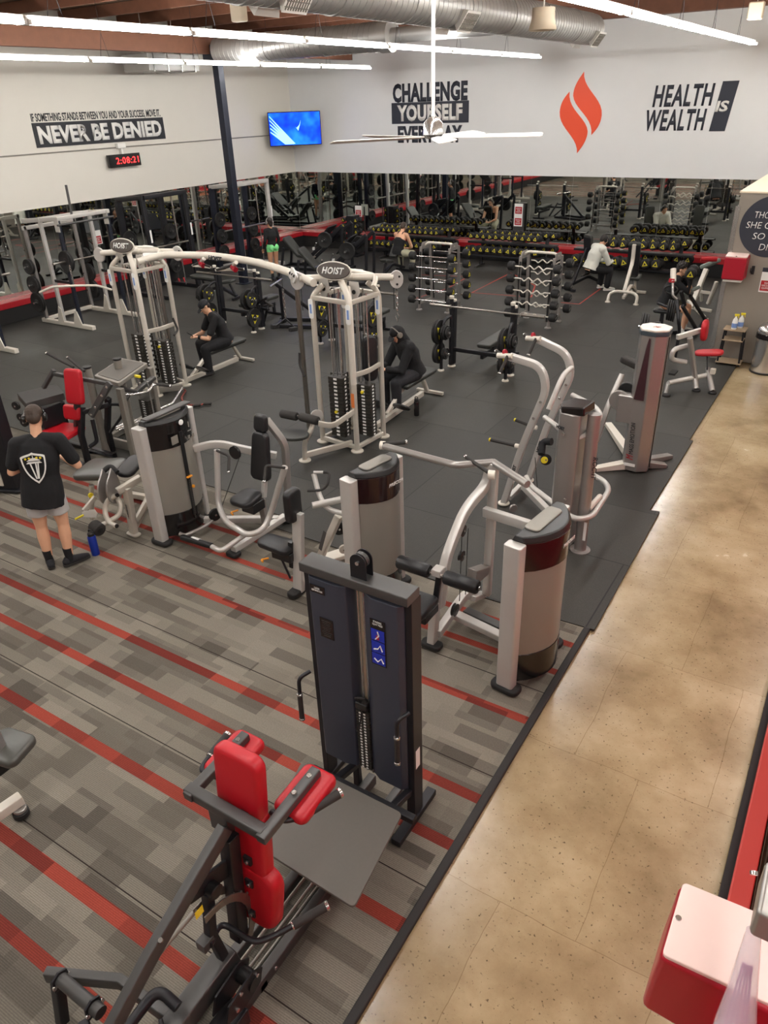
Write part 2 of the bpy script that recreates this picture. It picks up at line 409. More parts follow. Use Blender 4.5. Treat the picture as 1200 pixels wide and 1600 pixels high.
def make_concrete():
    m = mat('concrete', (176, 150, 116), 0.3, spec=0.6); nt, b = nodes(m); L = nt.links
    g = N(nt, 'ShaderNodeNewGeometry')
    n1 = N(nt, 'ShaderNodeTexNoise'); n1.inputs['Scale'].default_value = 0.9; n1.inputs['Detail'].default_value = 9; n1.inputs['Roughness'].default_value = 0.65; L.new(g.outputs['Position'], n1.inputs['Vector'])
    r = ramp(nt, [(0.3, (126, 106, 78)), (0.45, (156, 135, 102)), (0.56, (174, 154, 120)), (0.72, (192, 174, 142))]); L.new(n1.outputs['Fac'], r.inputs[0])
    n2 = N(nt, 'ShaderNodeTexNoise'); n2.inputs['Scale'].default_value = 45; n2.inputs['Detail'].default_value = 4; L.new(g.outputs['Position'], n2.inputs['Vector'])
    s1 = ramp(nt, [(0.27, (84, 70, 52)), (0.37, (255, 255, 255))]); L.new(n2.outputs['Fac'], s1.inputs[0])
    mm = N(nt, 'ShaderNodeMix', data_type='RGBA', blend_type='MULTIPLY'); mm.inputs[0].default_value = 0.8; L.new(r.outputs[0], mm.inputs[6]); L.new(s1.outputs[0], mm.inputs[7])
    # sawn joints and cracks
    t = N(nt, 'ShaderNodeTexBrick', offset=0.5); t.inputs['Scale'].default_value = 1; t.inputs['Brick Width'].default_value = 0.95; t.inputs['Row Height'].default_value = 1.35
    t.inputs['Mortar Size'].default_value = 0.0025; t.inputs['Color1'].default_value = (1, 1, 1, 1); t.inputs['Color2'].default_value = (0.9, 0.9, 0.88, 1); t.inputs['Mortar'].default_value = (0.6, 0.55, 0.48, 1)
    ds = N(nt, 'ShaderNodeTexNoise'); ds.inputs['Scale'].default_value = 1.6; ds.inputs['Detail'].default_value = 7; L.new(g.outputs['Position'], ds.inputs['Vector'])
    dv = N(nt, 'ShaderNodeVectorMath', operation='MULTIPLY_ADD'); L.new(ds.outputs['Color'], dv.inputs[0]); dv.inputs[1].default_value = (0.07, 0.07, 0); L.new(g.outputs['Position'], dv.inputs[2]); L.new(dv.outputs[0], t.inputs['Vector'])
    m3 = N(nt, 'ShaderNodeMix', data_type='RGBA', blend_type='MULTIPLY'); m3.inputs[0].default_value = 0.8; L.new(mm.outputs[2], m3.inputs[6]); L.new(t.outputs['Color'], m3.inputs[7])
    vo = N(nt, 'ShaderNodeTexVoronoi', feature='DISTANCE_TO_EDGE'); vo.inputs['Scale'].default_value = 0.8; L.new(dv.outputs[0], vo.inputs['Vector'])
    vr = ramp(nt, [(0.0, (110, 92, 70)), (0.006, (255, 255, 255))]); L.new(vo.outputs['Distance'], vr.inputs[0])
    m4 = N(nt, 'ShaderNodeMix', data_type='RGBA', blend_type='MULTIPLY'); m4.inputs[0].default_value = 0.0; L.new(m3.outputs[2], m4.inputs[6]); L.new(vr.outputs[0], m4.inputs[7])
    L.new(m4.outputs[2], b.inputs['Base Color'])
    rr = N(nt, 'ShaderNodeMapRange'); rr.inputs['To Min'].default_value = 0.10; rr.inputs['To Max'].default_value = 0.36; b.inputs['Coat Weight'].default_value = .25; b.inputs['Coat Roughness'].default_value = .16; L.new(n1.outputs['Fac'], rr.inputs['Value']); L.new(rr.outputs[0], b.inputs['Roughness'])
    bp = N(nt, 'ShaderNodeBump'); bp.inputs['Strength'].default_value = 0.12; bp.inputs['Distance'].default_value = 0.004; L.new(n2.outputs['Fac'], bp.inputs['Height']); L.new(bp.outputs[0], b.inputs['Normal'])
def make_mirror():
    m = mat('mirror_glass', (222, 226, 220), 0.015, 1.0)
def make_ribbed():
    m = mat('carpet_edge', (40, 38, 37), 0.7)
def make_deck():
    m = mat('roof_deck', (120, 92, 66), 0.8); nt, b = nodes(m); L = nt.links
    g = N(nt, 'ShaderNodeNewGeometry')
    t = N(nt, 'ShaderNodeTexBrick', offset=0.5); t.inputs['Scale'].default_value = 1; t.inputs['Brick Width'].default_value = 3.6; t.inputs['Row Height'].default_value = 0.14
    t.inputs['Mortar Size'].default_value = 0.012; t.inputs['Color1'].default_value = (*lin((142, 112, 82)), 1); t.inputs['Color2'].default_value = (*lin((104, 78, 56)), 1); t.inputs['Mortar'].default_value = (*lin((48, 34, 24)), 1)
    L.new(g.outputs['Position'], t.inputs['Vector']); L.new(t.outputs['Color'], b.inputs['Base Color'])
make_carpet(); make_rubber(); make_concrete(); make_mirror(); make_ribbed(); make_deck()

def slab(name, x0, x1, y0, y1, z0, z1, m):
    return struct(G().box(((x0+x1)/2, (y0+y1)/2, (z0+z1)/2), (x1-x0, y1-y0, z1-z0)).build(name, m))
slab('floor', -17.6, 6, -8, 22.1, -0.12, -0.02, 'concrete')
slab('floor_carpet', WX, -1.40, -7, 5.95, -0.02, 0.0, 'carpet')
# rubber floor: one polygon with the small jogs of the photo
rp = [(WX, 5.95), (-6.0, 5.95), (-6.0, 5.80), (-5.1, 5.78), (-5.1, 5.52), (-3.3, 5.50), (-2.43, 5.46), (-1.32, 5.50), (-1.36, 8.02), (-1.47, 8.0), (-1.47, 10.3),
      (-1.52, 10.3), (-1.52, 14.35), (-2.02, 14.35), (-2.02, WY), (WX, WY)]
struct(G().prism(rp, 0.022, Matrix.Translation((0, 0, 0.0))).build('floor_rubber', 'rubber_tile'))
struct(G().box((-1.385, -0.75, 0.0), (0.062, 12.5, 0.034)).build('trim_1', 'carpet_edge', bevel=0.012))

# ================================================================== walls
slab('wall_left', WX-0.3, WX, -8, 22.1, -0.1, 6.4, 'wall_paint')
slab('wall_back', WX, 6, WY, WY+0.3, -0.1, 6.4, 'back_paint')
slab('wall_right', 5.8, 6.0, -8, 21.7, -0.1, 6.4, 'wall_paint')
slab('wall_front', WX, 6, -8.2, -8, -0.1, 6.4, 'wall_paint')
slab('ceiling', WX-0.3, 6, -8.2, 22.1, 6.4, 6.6, 'roof_deck')
# washroom block at the right
struct(G().box((1.95, 18.0, 1.405), (7.94, 7.4, 2.81)).build('wall_block', 'taupe_paint'))
struct(G().box((1.95, 18.0, 2.82), (7.98, 7.42, 0.03)).build('trim_2', 'cream_paint', bevel=0.004))
g = G(); g.box((-2.022, 14.295, 1.4), (0.075, 0.012, 2.4)); g.box((-2.026, 14.33, 1.4), (0.012, 0.075, 2.4))
for k in range(60):
    z = 0.23 + k * 0.04; g.box((-2.02, 14.287, z), (0.05, 0.006, 0.008), None); g.box((-2.033, 14.33, z + .02), (0.006, 0.05, 0.008))
struct(g.build('trim_3', 'chrome'))
# mirrors in sheets
k = 0; x = WX + 0.01
while x < -2.1:
    x1 = min(x + 1.22, -2.05); k += 1
    o = G().box(((x+x1)/2, WY-0.006, 1.42), (x1-x-0.004, 0.008, 1.84)).build('mirror_panel', 'mirror_glass')
    tag(o, 'frameless wall mirror sheet on the back wall', 'mirror', 'mirror sheets along the back wall'); x = x1
y = WY - 0.012
while y > -7:
    y0 = y - 1.22
    o = G().box((WX+0.006, (y+y0)/2, 1.42), (0.008, y-y0-0.004, 1.84)).build('mirror_panel', 'mirror_glass')
    tag(o, 'frameless wall mirror sheet on the left wall', 'mirror', 'mirror sheets along the left wall'); y = y0
# red topped plinth along both mirror walls
for nm, c, d, cr, dr in (('plinth', ((WX-2.05)/2, WY-0.2, 0.19), (-2.05-WX, 0.4, 0.34), ((WX-2.05)/2, WY-0.21, 0.425), (-2.05-WX, 0.42, 0.13)),
                     ('plinth', (WX+0.2, 7.0, 0.19), (0.4, 29, 0.34), (WX+0.21, 7.0, 0.425), (0.42, 29, 0.13))):
    o = struct(G().box(c, d).build('baseboard_back' if cr[1] > 20 else 'baseboard_left', 'black_rubber'))
    struct(G().box(cr, dr).build('trim_4' if cr[1] > 20 else 'trim_5', 'red_paint', bevel=0.006))
# conduit on the left wall
tag(G().tube([(WX+0.02, -6, 3.52), (WX+0.02, 20.9, 3.5)], 0.014).build('conduit', 'dull_grey'), 'thin painted conduit running along the left wall below the slogan', 'conduit')

# ================================================================== roof timber and ducts
tb = thing('roof_beam', 'long brown timber beam carried by the black column', 'beam', (-14.6, 12, 5.6))
G().box((-14.6, 14.2, 5.62), (0.16, 14.6, 0.34)).build('beam_timber', 'wood_brown', tb, bevel=0.01)
for i in range(18):
    y = -7 + i * 1.7
    if y > 21: break
    o = G().box((-5.6, y, 6.28), (23.2, 0.06, 0.22)).build('joist', 'wood_brown', bevel=0.004)
    tag(o, 'brown timber joist under the roof deck', 'joist', 'joists under the roof deck')
o = G().box((-5.6, 21.55, 6.12), (23.2, 0.3, 0.36)).build('ledger_beam', 'wood_brown')
tag(o, 'dark brown timber ledger along the top of the back wall', 'beam')
c = thing('support_column', 'tall black steel column in front of the left wall', 'column', (-14.6, 15.7, 0))
G().box((-14.6, 15.7, 2.72), (0.19, 0.19, 5.42)).build('column_shaft', 'navy_metal', c, bevel=0.01)
G().box((-14.6, 15.7, 5.44), (0.34, 0.6, 0.40)).build('beam_saddle', 'navy_metal', c, bevel=0.004)
G().box((-14.6, 15.7, 0.02), (0.34, 0.34, 0.025)).build('base_plate', 'navy_metal', c, bevel=0.004)
def duct(pts, r, ribs):
    pts = [V(p) for p in pts]; g = G(); g.tube(pts, r, 0, 28)
    a, b = pts[0], pts[-1]; L = (b-a).length; n = int(L / ribs); d = (b-a).normalized()
    for k in range(1, n):
        p = a + d * ribs * k; big = k % 12 == 0; g.tube([p - d*(0.03 if big else .006), p + d*(0.03 if big else .006)], r + (0.014 if big else 0.006), 0, 28)
    return g
def register(t, c, d, sgn):
    g = G(); ax = V((sgn * 0.8, 0, -0.6)).normalized(); m = frame(V(c) + ax * 0.30, (0, 1, 0), ax)
    g.sweep([m @ V((0, 0, -.08)), m @ V((0, 0, .04))], [rrect(.30, .2), rrect(.42, .30)], up=m.col[1].to_3d())
    o = g.build('air_register', 'white_paint', t); h = G()
    for k in range(9): h.box((-.17 + .0425*k, 0, .045), (.008, .24, .012), m)
    for k in range(4): h.box((0, -.09 + .06*k, .045), (.38, .008, .012), m)
    h.build('grille', 'dull_grey', o)
d1 = thing('air_duct', 'round spiral metal duct running towards the back wall, open white grilles at its end', 'duct', (-5.9, 10, 5.45))
duct([(-5.82, 2.0, 5.46), (-5.82, 17.25, 5.46)], 0.27, 0.13).build('duct_tube', 'duct_metal', d1)
G().disc((-5.82, 17.3, 5.46), (0, 1, 0), 0.27, 0.05).build('end_cap', 'duct_metal', d1)
for y in (17.0, 11.2, 7.3):
    register(d1, (-5.82, y, 5.46), 0, 1); register(d1, (-5.82, y, 5.46), 0, -1)
d2 = thing('air_duct', 'round spiral metal duct crossing the room behind the long beam', 'duct', (-12, 15.4, 5.5))
duct([(-14.2, 15.35, 5.5), (-9.6, 15.35, 5.5)], 0.27, 0.13).build('duct_tube', 'duct_metal', d2)
g = G(); g.tube([(-9.6, 15.35, 5.5), (-9.35, 15.35, 5.5)], .3, 0, 28); g.tube([(-9.4, 15.35, 5.5), (-6.16, 15.35, 5.5)], .14, 0, 20)
g.build('branch_collar', 'duct_metal', d2)
PLEN = pl = thing('duct_plenum', 'square galvanised plenum hanging above the light rows at upper left', 'duct', (-16.2, 15.4, 5.34))
G().box((-16.2, 15.4, 5.34), (.9, 1.7, 0.36)).build('plenum_body', 'duct_metal', pl, bevel=0.01)
g = G()
for k in range(4): g.box((-16.2, 14.7 + k*.46, 5.34), (.94, .03, .40))
g.build('flange', 'chrome', pl)
for y in (14.9, 15.9): G().tube([(-16.2, y, 5.5), (-16.2, y, 6.42)], .012, 0, 8).build('hanger_rod', 'chrome', pl)

# ================================================================== light rows
def fixture():
    t = thing('ceiling_light', '', 'light', (0, 0, 0), 0, 'suspended light units in three long rows')
    G().sweep([(0, -1.2, 0), (0, 1.2, 0)], [(-.03, .0), (-.034, .03), (-.025, .07), (.025, .07), (.034, .03), (.03, .0)]).build('reflector_housing', 'white_paint', t)
    for x in (-.055, .055):
        G().tube([(x, -1.17, .004), (x, 1.17, .004)], .016, 0, 8).build('light_tube', 'tube_glow', t)
    g = G()
    for y in (-1.18, 1.18): g.box((0, y, .005), (.15, .035, .05))
    g.build('lamp_holder', 'white_paint', t, bevel=.004)
    g = G(); g.tube([(0, -.9, .07), (0, -.8, .45), (0, -.8, 1.2)], .004, 0, 5); g.tube([(0, -.7, .07), (0, -.8, .45)], .004, 0, 5)
    g.build('hanging_wire', 'black_metal', t)
    return t
fx = fixture(); ft = tree(fx); first = True
rows = ((0.9, 'the row above the concrete walkway'), (-13.2, 'the row nearest the left wall'), (-8.14, 'the middle row'), (-3.19, 'the row at upper right'))
names = ['tube light nearest the back wall in', 'second tube light from the back wall in', 'third tube light from the back wall in', 'fourth tube light from the back wall in', 'fifth tube light from the back wall in', 'sixth tube light from the back wall in']
for x, rn in rows:
    for k in range(10):
        y = 20.4 - 1.21 - k * 2.42
        if y < -3.5: break
        lb = (names[k] if k < 6 else 'one near unit of') + ' ' + rn
        if first: fx.location = (x, y, 5.16); fx['label'] = lb; first = False
        else: dup(ft, (x, y, 5.16), 0, lb)
# ================================================================== wall lettering and wall things
mb = frame((0, WY-0.003, 0), (1, 0, 0), (0, -1, 0))        # back wall: x right, y up
def wallm(x, z): return frame((x, WY-0.002, z), (1, 0, 0), (0, -1, 0))
def leftm(y, z): return frame((WX+0.002, y, z), (0, 1, 0), (1, 0, 0))
s = thing('wall_slogan', 'black challenge yourself everyday lettering on the back wall behind the fan', 'lettering', (-12, WY, 4))
text('CHALLENGE', wallm(-12.0, 4.53), 2.5, 0.50, 'ink_navy', s, bold=.05, spacing=1.08)
G().box((-12.0, WY-.006, 4.0), (2.6, .01, .56)).build('slogan_bar', 'ink_navy', s)
text('YOURSELF', frame((-12.0, WY-.0135, 4.0), (1,0,0), (0,-1,0)), 2.2, 0.44, 'white_paint', s, bold=.05, spacing=1.08)
text('EVERYDAY', wallm(-12.0, 3.43), 2.2, 0.46, 'ink_navy', s, bold=.05, spacing=1.08)
s = thing('wall_slogan', 'health is wealth lettering with a slanted navy box at the right of the back wall', 'lettering', (-4.6, WY, 4))
text('HEALTH', wallm(-4.81, 4.22), 1.44, 0.48, 'ink_navy', s, bold=.03, shear=.12, spacing=1.12)
text('WEALTH', wallm(-4.92, 3.68), 1.46, 0.48, 'ink_navy', s, bold=.03, shear=.12, spacing=1.12)
G().prism([(-.27, -.53), (.10, -.53), (.24, .54), (-.13, .54)], .008, frame((-3.98+.18, WY-.005, 3.95), (1,0,0), (0,-1,0))).build('slogan_box', 'ink_navy', s)
text('IS', frame((-3.86, WY-.0105, 3.96), (1,0,0), (0,-1,0)), .30, .24, 'white_paint', s, bold=.035, shear=.12)
# flame: two curved leaves
def bez(p, n=10):
    o = []
    for a, b, c, d in p:
        for k in range(n):
            t = k/n; o.append(tuple(a[i]*(1-t)**3 + 3*b[i]*t*(1-t)**2 + 3*c[i]*t*t*(1-t) + d[i]*t**3 for i in (0, 1)))
    return o
s = thing('flame_logo', 'orange flame emblem of two curved leaves on the back wall', 'logo', (-7.4, WY, 3.9))
lr = bez([((-.02, .96), (-.02, .55), (.56, .35), (.56, -.05)), ((.56, -.05), (.56, -.3), (.42, -.42), (.33, -.52)), ((.33, -.52), (.36, -.1), (-.2, .1), (-.26, .42)), ((-.26, .42), (-.28, .65), (-.1, .85), (-.02, .96))])
for n_, poly, dx, dy, sc in (('right_flame', lr, 0.03, 0, 1), ('left_flame', [(-x, -y) for x, y in lr], -.01, .0, 1)):
    G().prism([(x*sc+dx, y*sc+dy) for x, y in poly], .008, frame((-7.4, WY-.005, 3.88), (1,0,0), (0,-1,0))).build(n_, 'logo_orange', s)
s = thing('wall_slogan', 'never be denied lettering on the left wall above the clock', 'lettering', (WX, 14, 4))
text('IF SOMETHING STANDS BETWEEN YOU AND YOUR SUCCESS, MOVE IT.', leftm(14.02, 4.24), 3.98, .20, 'ink_black', s, bold=.02)
G().box((WX+.005, 14.04, 3.885), (.01, 4.06, .52)).build('slogan_bar', 'ink_black', s)
text('NEVER BE DENIED', frame((WX+.0115, 14.04, 3.885), (0,1,0), (1,0,0)), 3.84, .38, 'white_paint', s, bold=.045)
# clock
s = thing('wall_clock', 'black digital clock with red digits on the left wall', 'clock', (WX, 14.4, 3.2))
G().box((WX+.1, 14.42, 3.2), (.08, 1.04, .30)).build('clock_case', 'gloss_black', s, bevel=.008)
text('2:08:21', frame((WX+.142, 14.5, 3.2), (0,1,0), (1,0,0)), .74, .15, 'led_red', s, 'digits', bold=.0, spacing=1.15)
g = G(); g.box((WX+.05, 14.42, 3.42), (.1, .06, .2)); g.build('clock_bracket', 'white_paint', s, bevel=.004)
G().box((WX+.06, 14.42, 3.54), (.12, .26, .12)).build('junction_box', 'white_paint', s, bevel=.015)
# television in the corner
emit('screen_blue', (20, 66, 236), 1.0)
mscr = MT['screen_blue']; nt = mscr.node_tree
e = [n for n in nt.nodes if n.type == 'EMISSION'][0]
tc = nt.nodes.new('ShaderNodeTexCoord'); wv = nt.nodes.new('ShaderNodeTexNoise'); wv.inputs['Scale'].default_value = 2.2
nt.links.new(tc.outputs['Object'], wv.inputs['Vector'])
r_ = ramp(nt, [(0.3, (14, 30, 190)), (0.5, (16, 62, 232)), (0.72, (28, 98, 250))]); nt.links.new(wv.outputs['Fac'], r_.inputs[0]); nt.links.new(r_.outputs[0], e.inputs[0])
emit('screen_pale', (130, 190, 250), 0.9)
tv = thing('wall_television', 'flat television with blue picture tilted in the back left corner', 'television', (-16.2, 20.7, 3.7))
tm = frame((-16.31, 20.72, 3.67), (0.72, 0.69, 0), (0.69, -0.72, -0.06))
g = G(); g.box((0, 0, -.03), (1.66, .96, .06), tm); g.build('casing', 'gloss_black', tv, bevel=.01)
G().box((0, 0, .002), (1.61, .91, .004), tm).build('screen', 'screen_blue', tv)
g = G()
for k in range(5): g.prism([(-.78, .38 - k*.11), (-.78, .35 - k*.11), (-.02 - k*.03, -.42), (-.1 - k*.06, -.44)], .002, tm @ Matrix.Translation((0, 0, .0055)))
g.prism([(.02, .05), (.10, -.06), (.16, .1), (.2, .24), (.14, .1), (.05, .02)], .002, tm @ Matrix.Translation((0, 0, .0055)))
g.build('picture_shape', 'screen_pale', tv)
G().tube([tm @ V((0, 0, -.05)), tm @ V((0, 0, -.5))], .03).build('wall_arm', 'black_metal', tv)
# ceiling fan
f = thing('ceiling_fan', 'white ceiling fan with five slim blades on a long rod', 'fan', (-3.5, 6.4, 4.0))
G().tube([(-3.5, 6.4, 4.1), (-3.5, 6.4, 6.2)], .016).build('down_rod', 'white_paint', f)
G().lathe([(.02, .12), (.05, .11), (.085, .07), (.09, -.02), (.06, -.05), (.02, -.06)], Matrix.Translation((-3.5, 6.4, 4.06))).build('motor_housing', 'chrome', f)
for k in range(5):
    a = R(18 + 72*k); m = Matrix.Translation((-3.5, 6.4, 4.02)) @ Matrix.Rotation(a, 4, 'Z') @ Matrix.Rotation(R(10), 4, 'X')
    G().prism([(.10, -.03), (.3, -.055), (.92, -.075), (.95, -.05), (.95, .05), (.92, .07), (.3, .055), (.10, .03)], .008, m).build('fan_blade', 'white_paint', f, bevel=.002)
# speakers
for c_, sz, lb in (((-11.9, 13.6, 5.98), .17, 'small square cream speaker hanging beside the long beam'), ((-6.0+1.0, 12.6, 5.33), .2, 'large cream barrel speaker hanging beside the end of the duct'), ((-3.2, 20.0, 5.74), .17, 'small cream speaker hanging near the far right corner')):
    sp = thing('hanging_speaker', lb, 'speaker', c_)
    if 'barrel' in lb: G().lathe([(.17, .14), (.175, .0), (.21, -.14), (.19, -.15), (.15, -.12), (.01, -.11)], Matrix.Translation(c_)).build('speaker_body', 'cream_paint', sp)
    else: G().box(c_, (.3, .2, .32)).build('speaker_body', 'cream_paint', sp, bevel=.03)
    G().tube([V(c_)+V((0, 0, .14)), (c_[0], c_[1], 6.3)], .012).build('hanger', 'white_paint', sp)
# ------------------------------------------------------------------ taupe wall things
m0 = frame((-1.46, 14.295, 2.30), (1,0,0), (0,-1,0))
s = thing('round_wall_sign', 'dark grey round sign with thin white lettering on the taupe wall', 'sign', (-1.46, 14.3, 2.30))
G().prism(circ(.48, 56), .01, m0).build('sign_disc', 'ink_navy', s)
for i, (tx, w_, zz) in enumerate((('SHE', .20, .35), ('THOUGHT', .56, .18), ('SHE COULD', .76, .02), ('SO SHE', .50, -.15), ('DID', .24, -.32))):
    text(tx, frame((-1.46, 14.289, 2.30+zz), (1,0,0), (0,-1,0)), w_, .10, 'white_label', s, bold=-.012, shear=.12)
def dispenser(label, m, D=.27):
    """m: origin at back centre on the wall, local x right, y up, z out"""
    t = thing('wipe_dispenser', label, 'dispenser', m.translation)
    vs = [m @ V(p) for p in ((-.19,-.2,0), (.19,-.2,0), (.19,.2,0), (-.19,.2,0), (-.175,-.2,D), (.175,-.2,D), (.175,.17,D-.02), (-.175,.17,D-.02))]
    g = G().add(vs, [(0,3,2,1), (4,5,6,7), (0,1,5,4), (3,7,6,2), (0,4,7,3), (1,2,6,5)])
    g.build('body', 'red_plastic', t, bevel=.025)
    n = V((0, .995, .11)); q = m @ V((0, .187, D/2-.01)); nn = (m.to_3x3() @ V((0, D, .03))).normalized()
    lm = frame(q, m.to_3x3() @ V((1,0,0)), nn)
    o = G().pad(lm, .34, D-.035, .02, .02, .005).build('lid', 'lid_pink', t)
    G().disc(lm @ V((-.0, -D*.42, .012)), nn, .012, .008).build('lock', 'chrome', o)
    G().box((0, -.215, .13), (.3, .05, .2), m).build('tray', 'white_paint', t, bevel=.01)
    return t
mat('lid_pink', (226, 200, 192), .35)
dispenser('red wipe dispenser with a white tray on the taupe wall', frame((-1.87, 14.30, 1.66), (1,0,0), (0,-1,0)))
for x, lb in ((-2.0+.015, 'small black double hook left of the red dispenser on the taupe wall'), (-1.6, 'small black double hook right of the red dispenser on the taupe wall')):
    h = thing('wall_hook', lb, 'hook', (x, 14.3, 1.6))
    G().box((x, 14.293, 1.6), (.05, .012, .14)).build('back_plate', 'black_metal', h, bevel=.003)
    for d_ in (-.02, .02): G().tube([(x+d_, 14.29, 1.62), (x+d_, 14.22, 1.56), (x+d_*1.5, 14.2, 1.6), (x+d_*1.5, 14.21, 1.65)], .007, .02, 8).build('prong', 'black_metal', h)
s = thing('notice_sheet', 'white notice with a red panel taped to the taupe wall beside the dispenser', 'notice', (-1.36, 14.3, 1.4))
G().box((-1.34, 14.294, 1.42), (.22, .006, .34)).build('paper', 'white_label', s)
G().box((-1.34, 14.289, 1.36), (.19, .004, .17)).build('red_panel', 'red_paint', s)
G().box((-1.34, 14.289, 1.62), (.22, .004, .07)).build('header', 'ink_navy', s)
text('PLEASE\nWIPE DOWN\nEQUIPMENT', frame((-1.34, 14.286, 1.36), (1,0,0), (0,-1,0)), .16, .12, 'white_label', s, depth=.002)
# shelf, spray bottles, bin
s = thing('shelf_stand', 'small black and oak shelf stand against the taupe wall', 'shelf', (-1.66, 14.08, 0))
for z, w_ in ((.06, .42), (.46, .34), (.64, .36)): G().box((-1.66, 14.08, z), (w_, .30, .022)).build('shelf_board', 'wood_oak', s, bevel=.004)
for sx in (-1, 1):
    for sy in (-1, 1): G().bar((-1.66+sx*.18, 14.08+sy*.12, .012), (-1.66+sx*.15, 14.08+sy*.12, .63), .03, .03).build('leg', 'black_metal', s, bevel=.003)
def spray(c, label, rz):
    m = Matrix.Translation(c) @ Matrix.Rotation(rz, 4, 'Z'); t = thing('spray_bottle', label, 'bottle', c)
    G().lathe([(.04, 0), (.045, .01), (.045, .12), (.035, .17), (.016, .20), (.016, .225)], m).build('bottle_body', 'white_label', t)
    g = G(); g.box((.012, 0, .245), (.075, .028, .03), m); g.box((-.0, 0, .225), (.03, .03, .025), m); g.bar(m @ V((.035, 0, .24)), m @ V((.045, 0, .19)), .01, .012)
    g.build('trigger_head', 'yellow_paint', t, bevel=.004)
    G().lathe([(.0455, .03), (.0460, .035), (.0460, .1), (.0455, .105)], m).build('label_band', 'blue_pale', t)
mat('blue_pale', (120, 150, 205), .5)
spray((-1.68, 14.0, .651), 'front white spray bottle with yellow trigger on the shelf stand', 0.3)
spray((-1.60, 14.12, .651), 'rear white spray bottle with yellow trigger on the shelf stand', 0.1)
s = thing('trash_can', 'round brushed steel trash can with domed lid at the right edge', 'trash can', (-1.05, 14.0, -.02))
m = Matrix.Translation((-1.06, 13.98, -.02))
G().lathe([(.235, .0), (.235, .03), (.23, .03), (.23, .66)], m, 36).build('can_body', 'chrome', s)
G().lathe([(.236, .0), (.24, .01), (.24, .03), (.236, .035)], m, 36).build('base_ring', 'black_plastic', s)
G().lathe([(.236, .64), (.25, .6), (.245, .68), (.236, .69)], m, 36).build('bin_liner', 'gloss_black', s)
G().lathe([(.238, .68), (.24, .72), (.225, .78), (.18, .83), (.12, .85), (.115, .845), (.1, .8), (.01, .8)], m, 36).build('domed_lid', 'chrome', s)
# ------------------------------------------------------------------ right foreground: red shop front wall, dispenser, sleeve
struct(G().box((.17, 3.5, .0), (.05, 13, .06)).build('trim_6', 'black_rubber'))
struct(G().box((.255, 3.5, .03), (.12, 13, .14)).build('trim_7', 'coral_paint', bevel=.01))
g = G(); g.box((.36, 3.5, .02), (.09, 13, .08))
for k in range(4): g.box((.325 + k*.025, 3.5, .07), (.006, 13, .03))
mat('track_brown', (92, 84, 70), .5, .4)
struct(g.build('trim_8', 'track_brown'))
mat('track_brown', (92, 84, 70), .5, .4); 
mat('coral_wall', (196, 52, 60), .5)
struct(G().box((.46, 3.5, .875), (.12, 13, 1.75)).build('wall_shopfront', 'coral_wall'))
dispenser('large red wipe dispenser with a pinkish lid at the lower right corner', frame((.40, 2.02, 1.31), (0, -1, 0), (-1, 0, 0)), .465)
# ================================================================== shared small parts
X_, Y_, Z_ = V((1,0,0)), V((0,1,0)), V((0,0,1))
def roller(t, a, b, r, m='black_vinyl', name='foam_roller'):
    a, b = V(a), V(b); d = (b-a).normalized()
    o = G()._cone([a, a+d*.012, b-d*.012, b], [r*.86, r, r, r*.86], 22).build(name, m, t)
    G().disc(a-d*.004, d, r*.45, .012).build('end_cap', 'black_plastic', o); G().disc(b+d*.004, d, r*.45, .012).build('end_cap', 'black_plastic', o)
    return o
def grip(t, pts, r=.019, bend=.04, m='grip_rubber', cap='chrome'):
    o = G().tube(pts, r, bend).build('hand_grip', m, t)
    if cap:
        p, q = V(pts[-1]), V(pts[-2]); d = (p-q).normalized(); G().disc(p+d*.004, d, r*1.12, .018).build('grip_cap', cap, o)
    return o
def bolt(t, p, n, r=.014, m='chrome', name='bolt'):
    return G().disc(V(p), n, r, .012, 10).build(name, m, t)
def foot(t, p, r=.05, m='black_rubber', h=.025, name='foot'):
    return G().lathe([(r, 0), (r, h*.6), (r*.8, h)], Matrix.Translation((p[0], p[1], p[2] if len(p) > 2 else .011))).build(name, m, t)
def stack(t, x, y, w_, d, z0, z1, n, pin=None, parent=None, rods=True, top=2.1):
    """weight stack plates with guide rods"""
    for k in range(n):
        z = z0 + (z1-z0)*(k+.5)/n
        o = G().box((x, y, z), (w_, d, (z1-z0)/n*.86)).build('weight_plate', 'iron_weight', t, bevel=.003)
    g = G()
    for k in range(n): g.box((x, y-d/2-.002, z0+(z1-z0)*(k+.5)/n), (w_*.22, .004, (z1-z0)/n*.5)); g.box((x+w_/2+.002, y, z0+(z1-z0)*(k+.5)/n), (.004, d*.25, (z1-z0)/n*.5))
    g.build('number_strip', 'white_label', t)
    if rods:
        for s_ in (-1, 1): G().tube([(x+s_*w_*.3, y, z0), (x+s_*w_*.3, y, top)], .012, 0, 8).build('guide_rod', 'chrome', t)
        G().tube([(x, y, z1), (x, y, top)], .005, 0, 6).build('cable', 'black_rubber', t)
    if pin: G().disc((x, y-d/2-.02, pin), Y_, .022, .03).build('selector_pin', 'yellow_paint', t)
def pulley(t, p, ax, r=.06, m='black_plastic', name='pulley'):
    p, ax = V(p), V(ax).normalized()
    mm = frame(p, ax.orthogonal(), ax)
    o = G().lathe([(r, -.014), (r*.86, -.004), (r*.86, .004), (r, .014), (r*.4, .016), (r*.2, .02)], mm, 24).build(name, m, t)
    G().disc(p+ax*.018, ax, r*.18, .02, 10).build('axle_bolt', 'chrome', o)
    return o

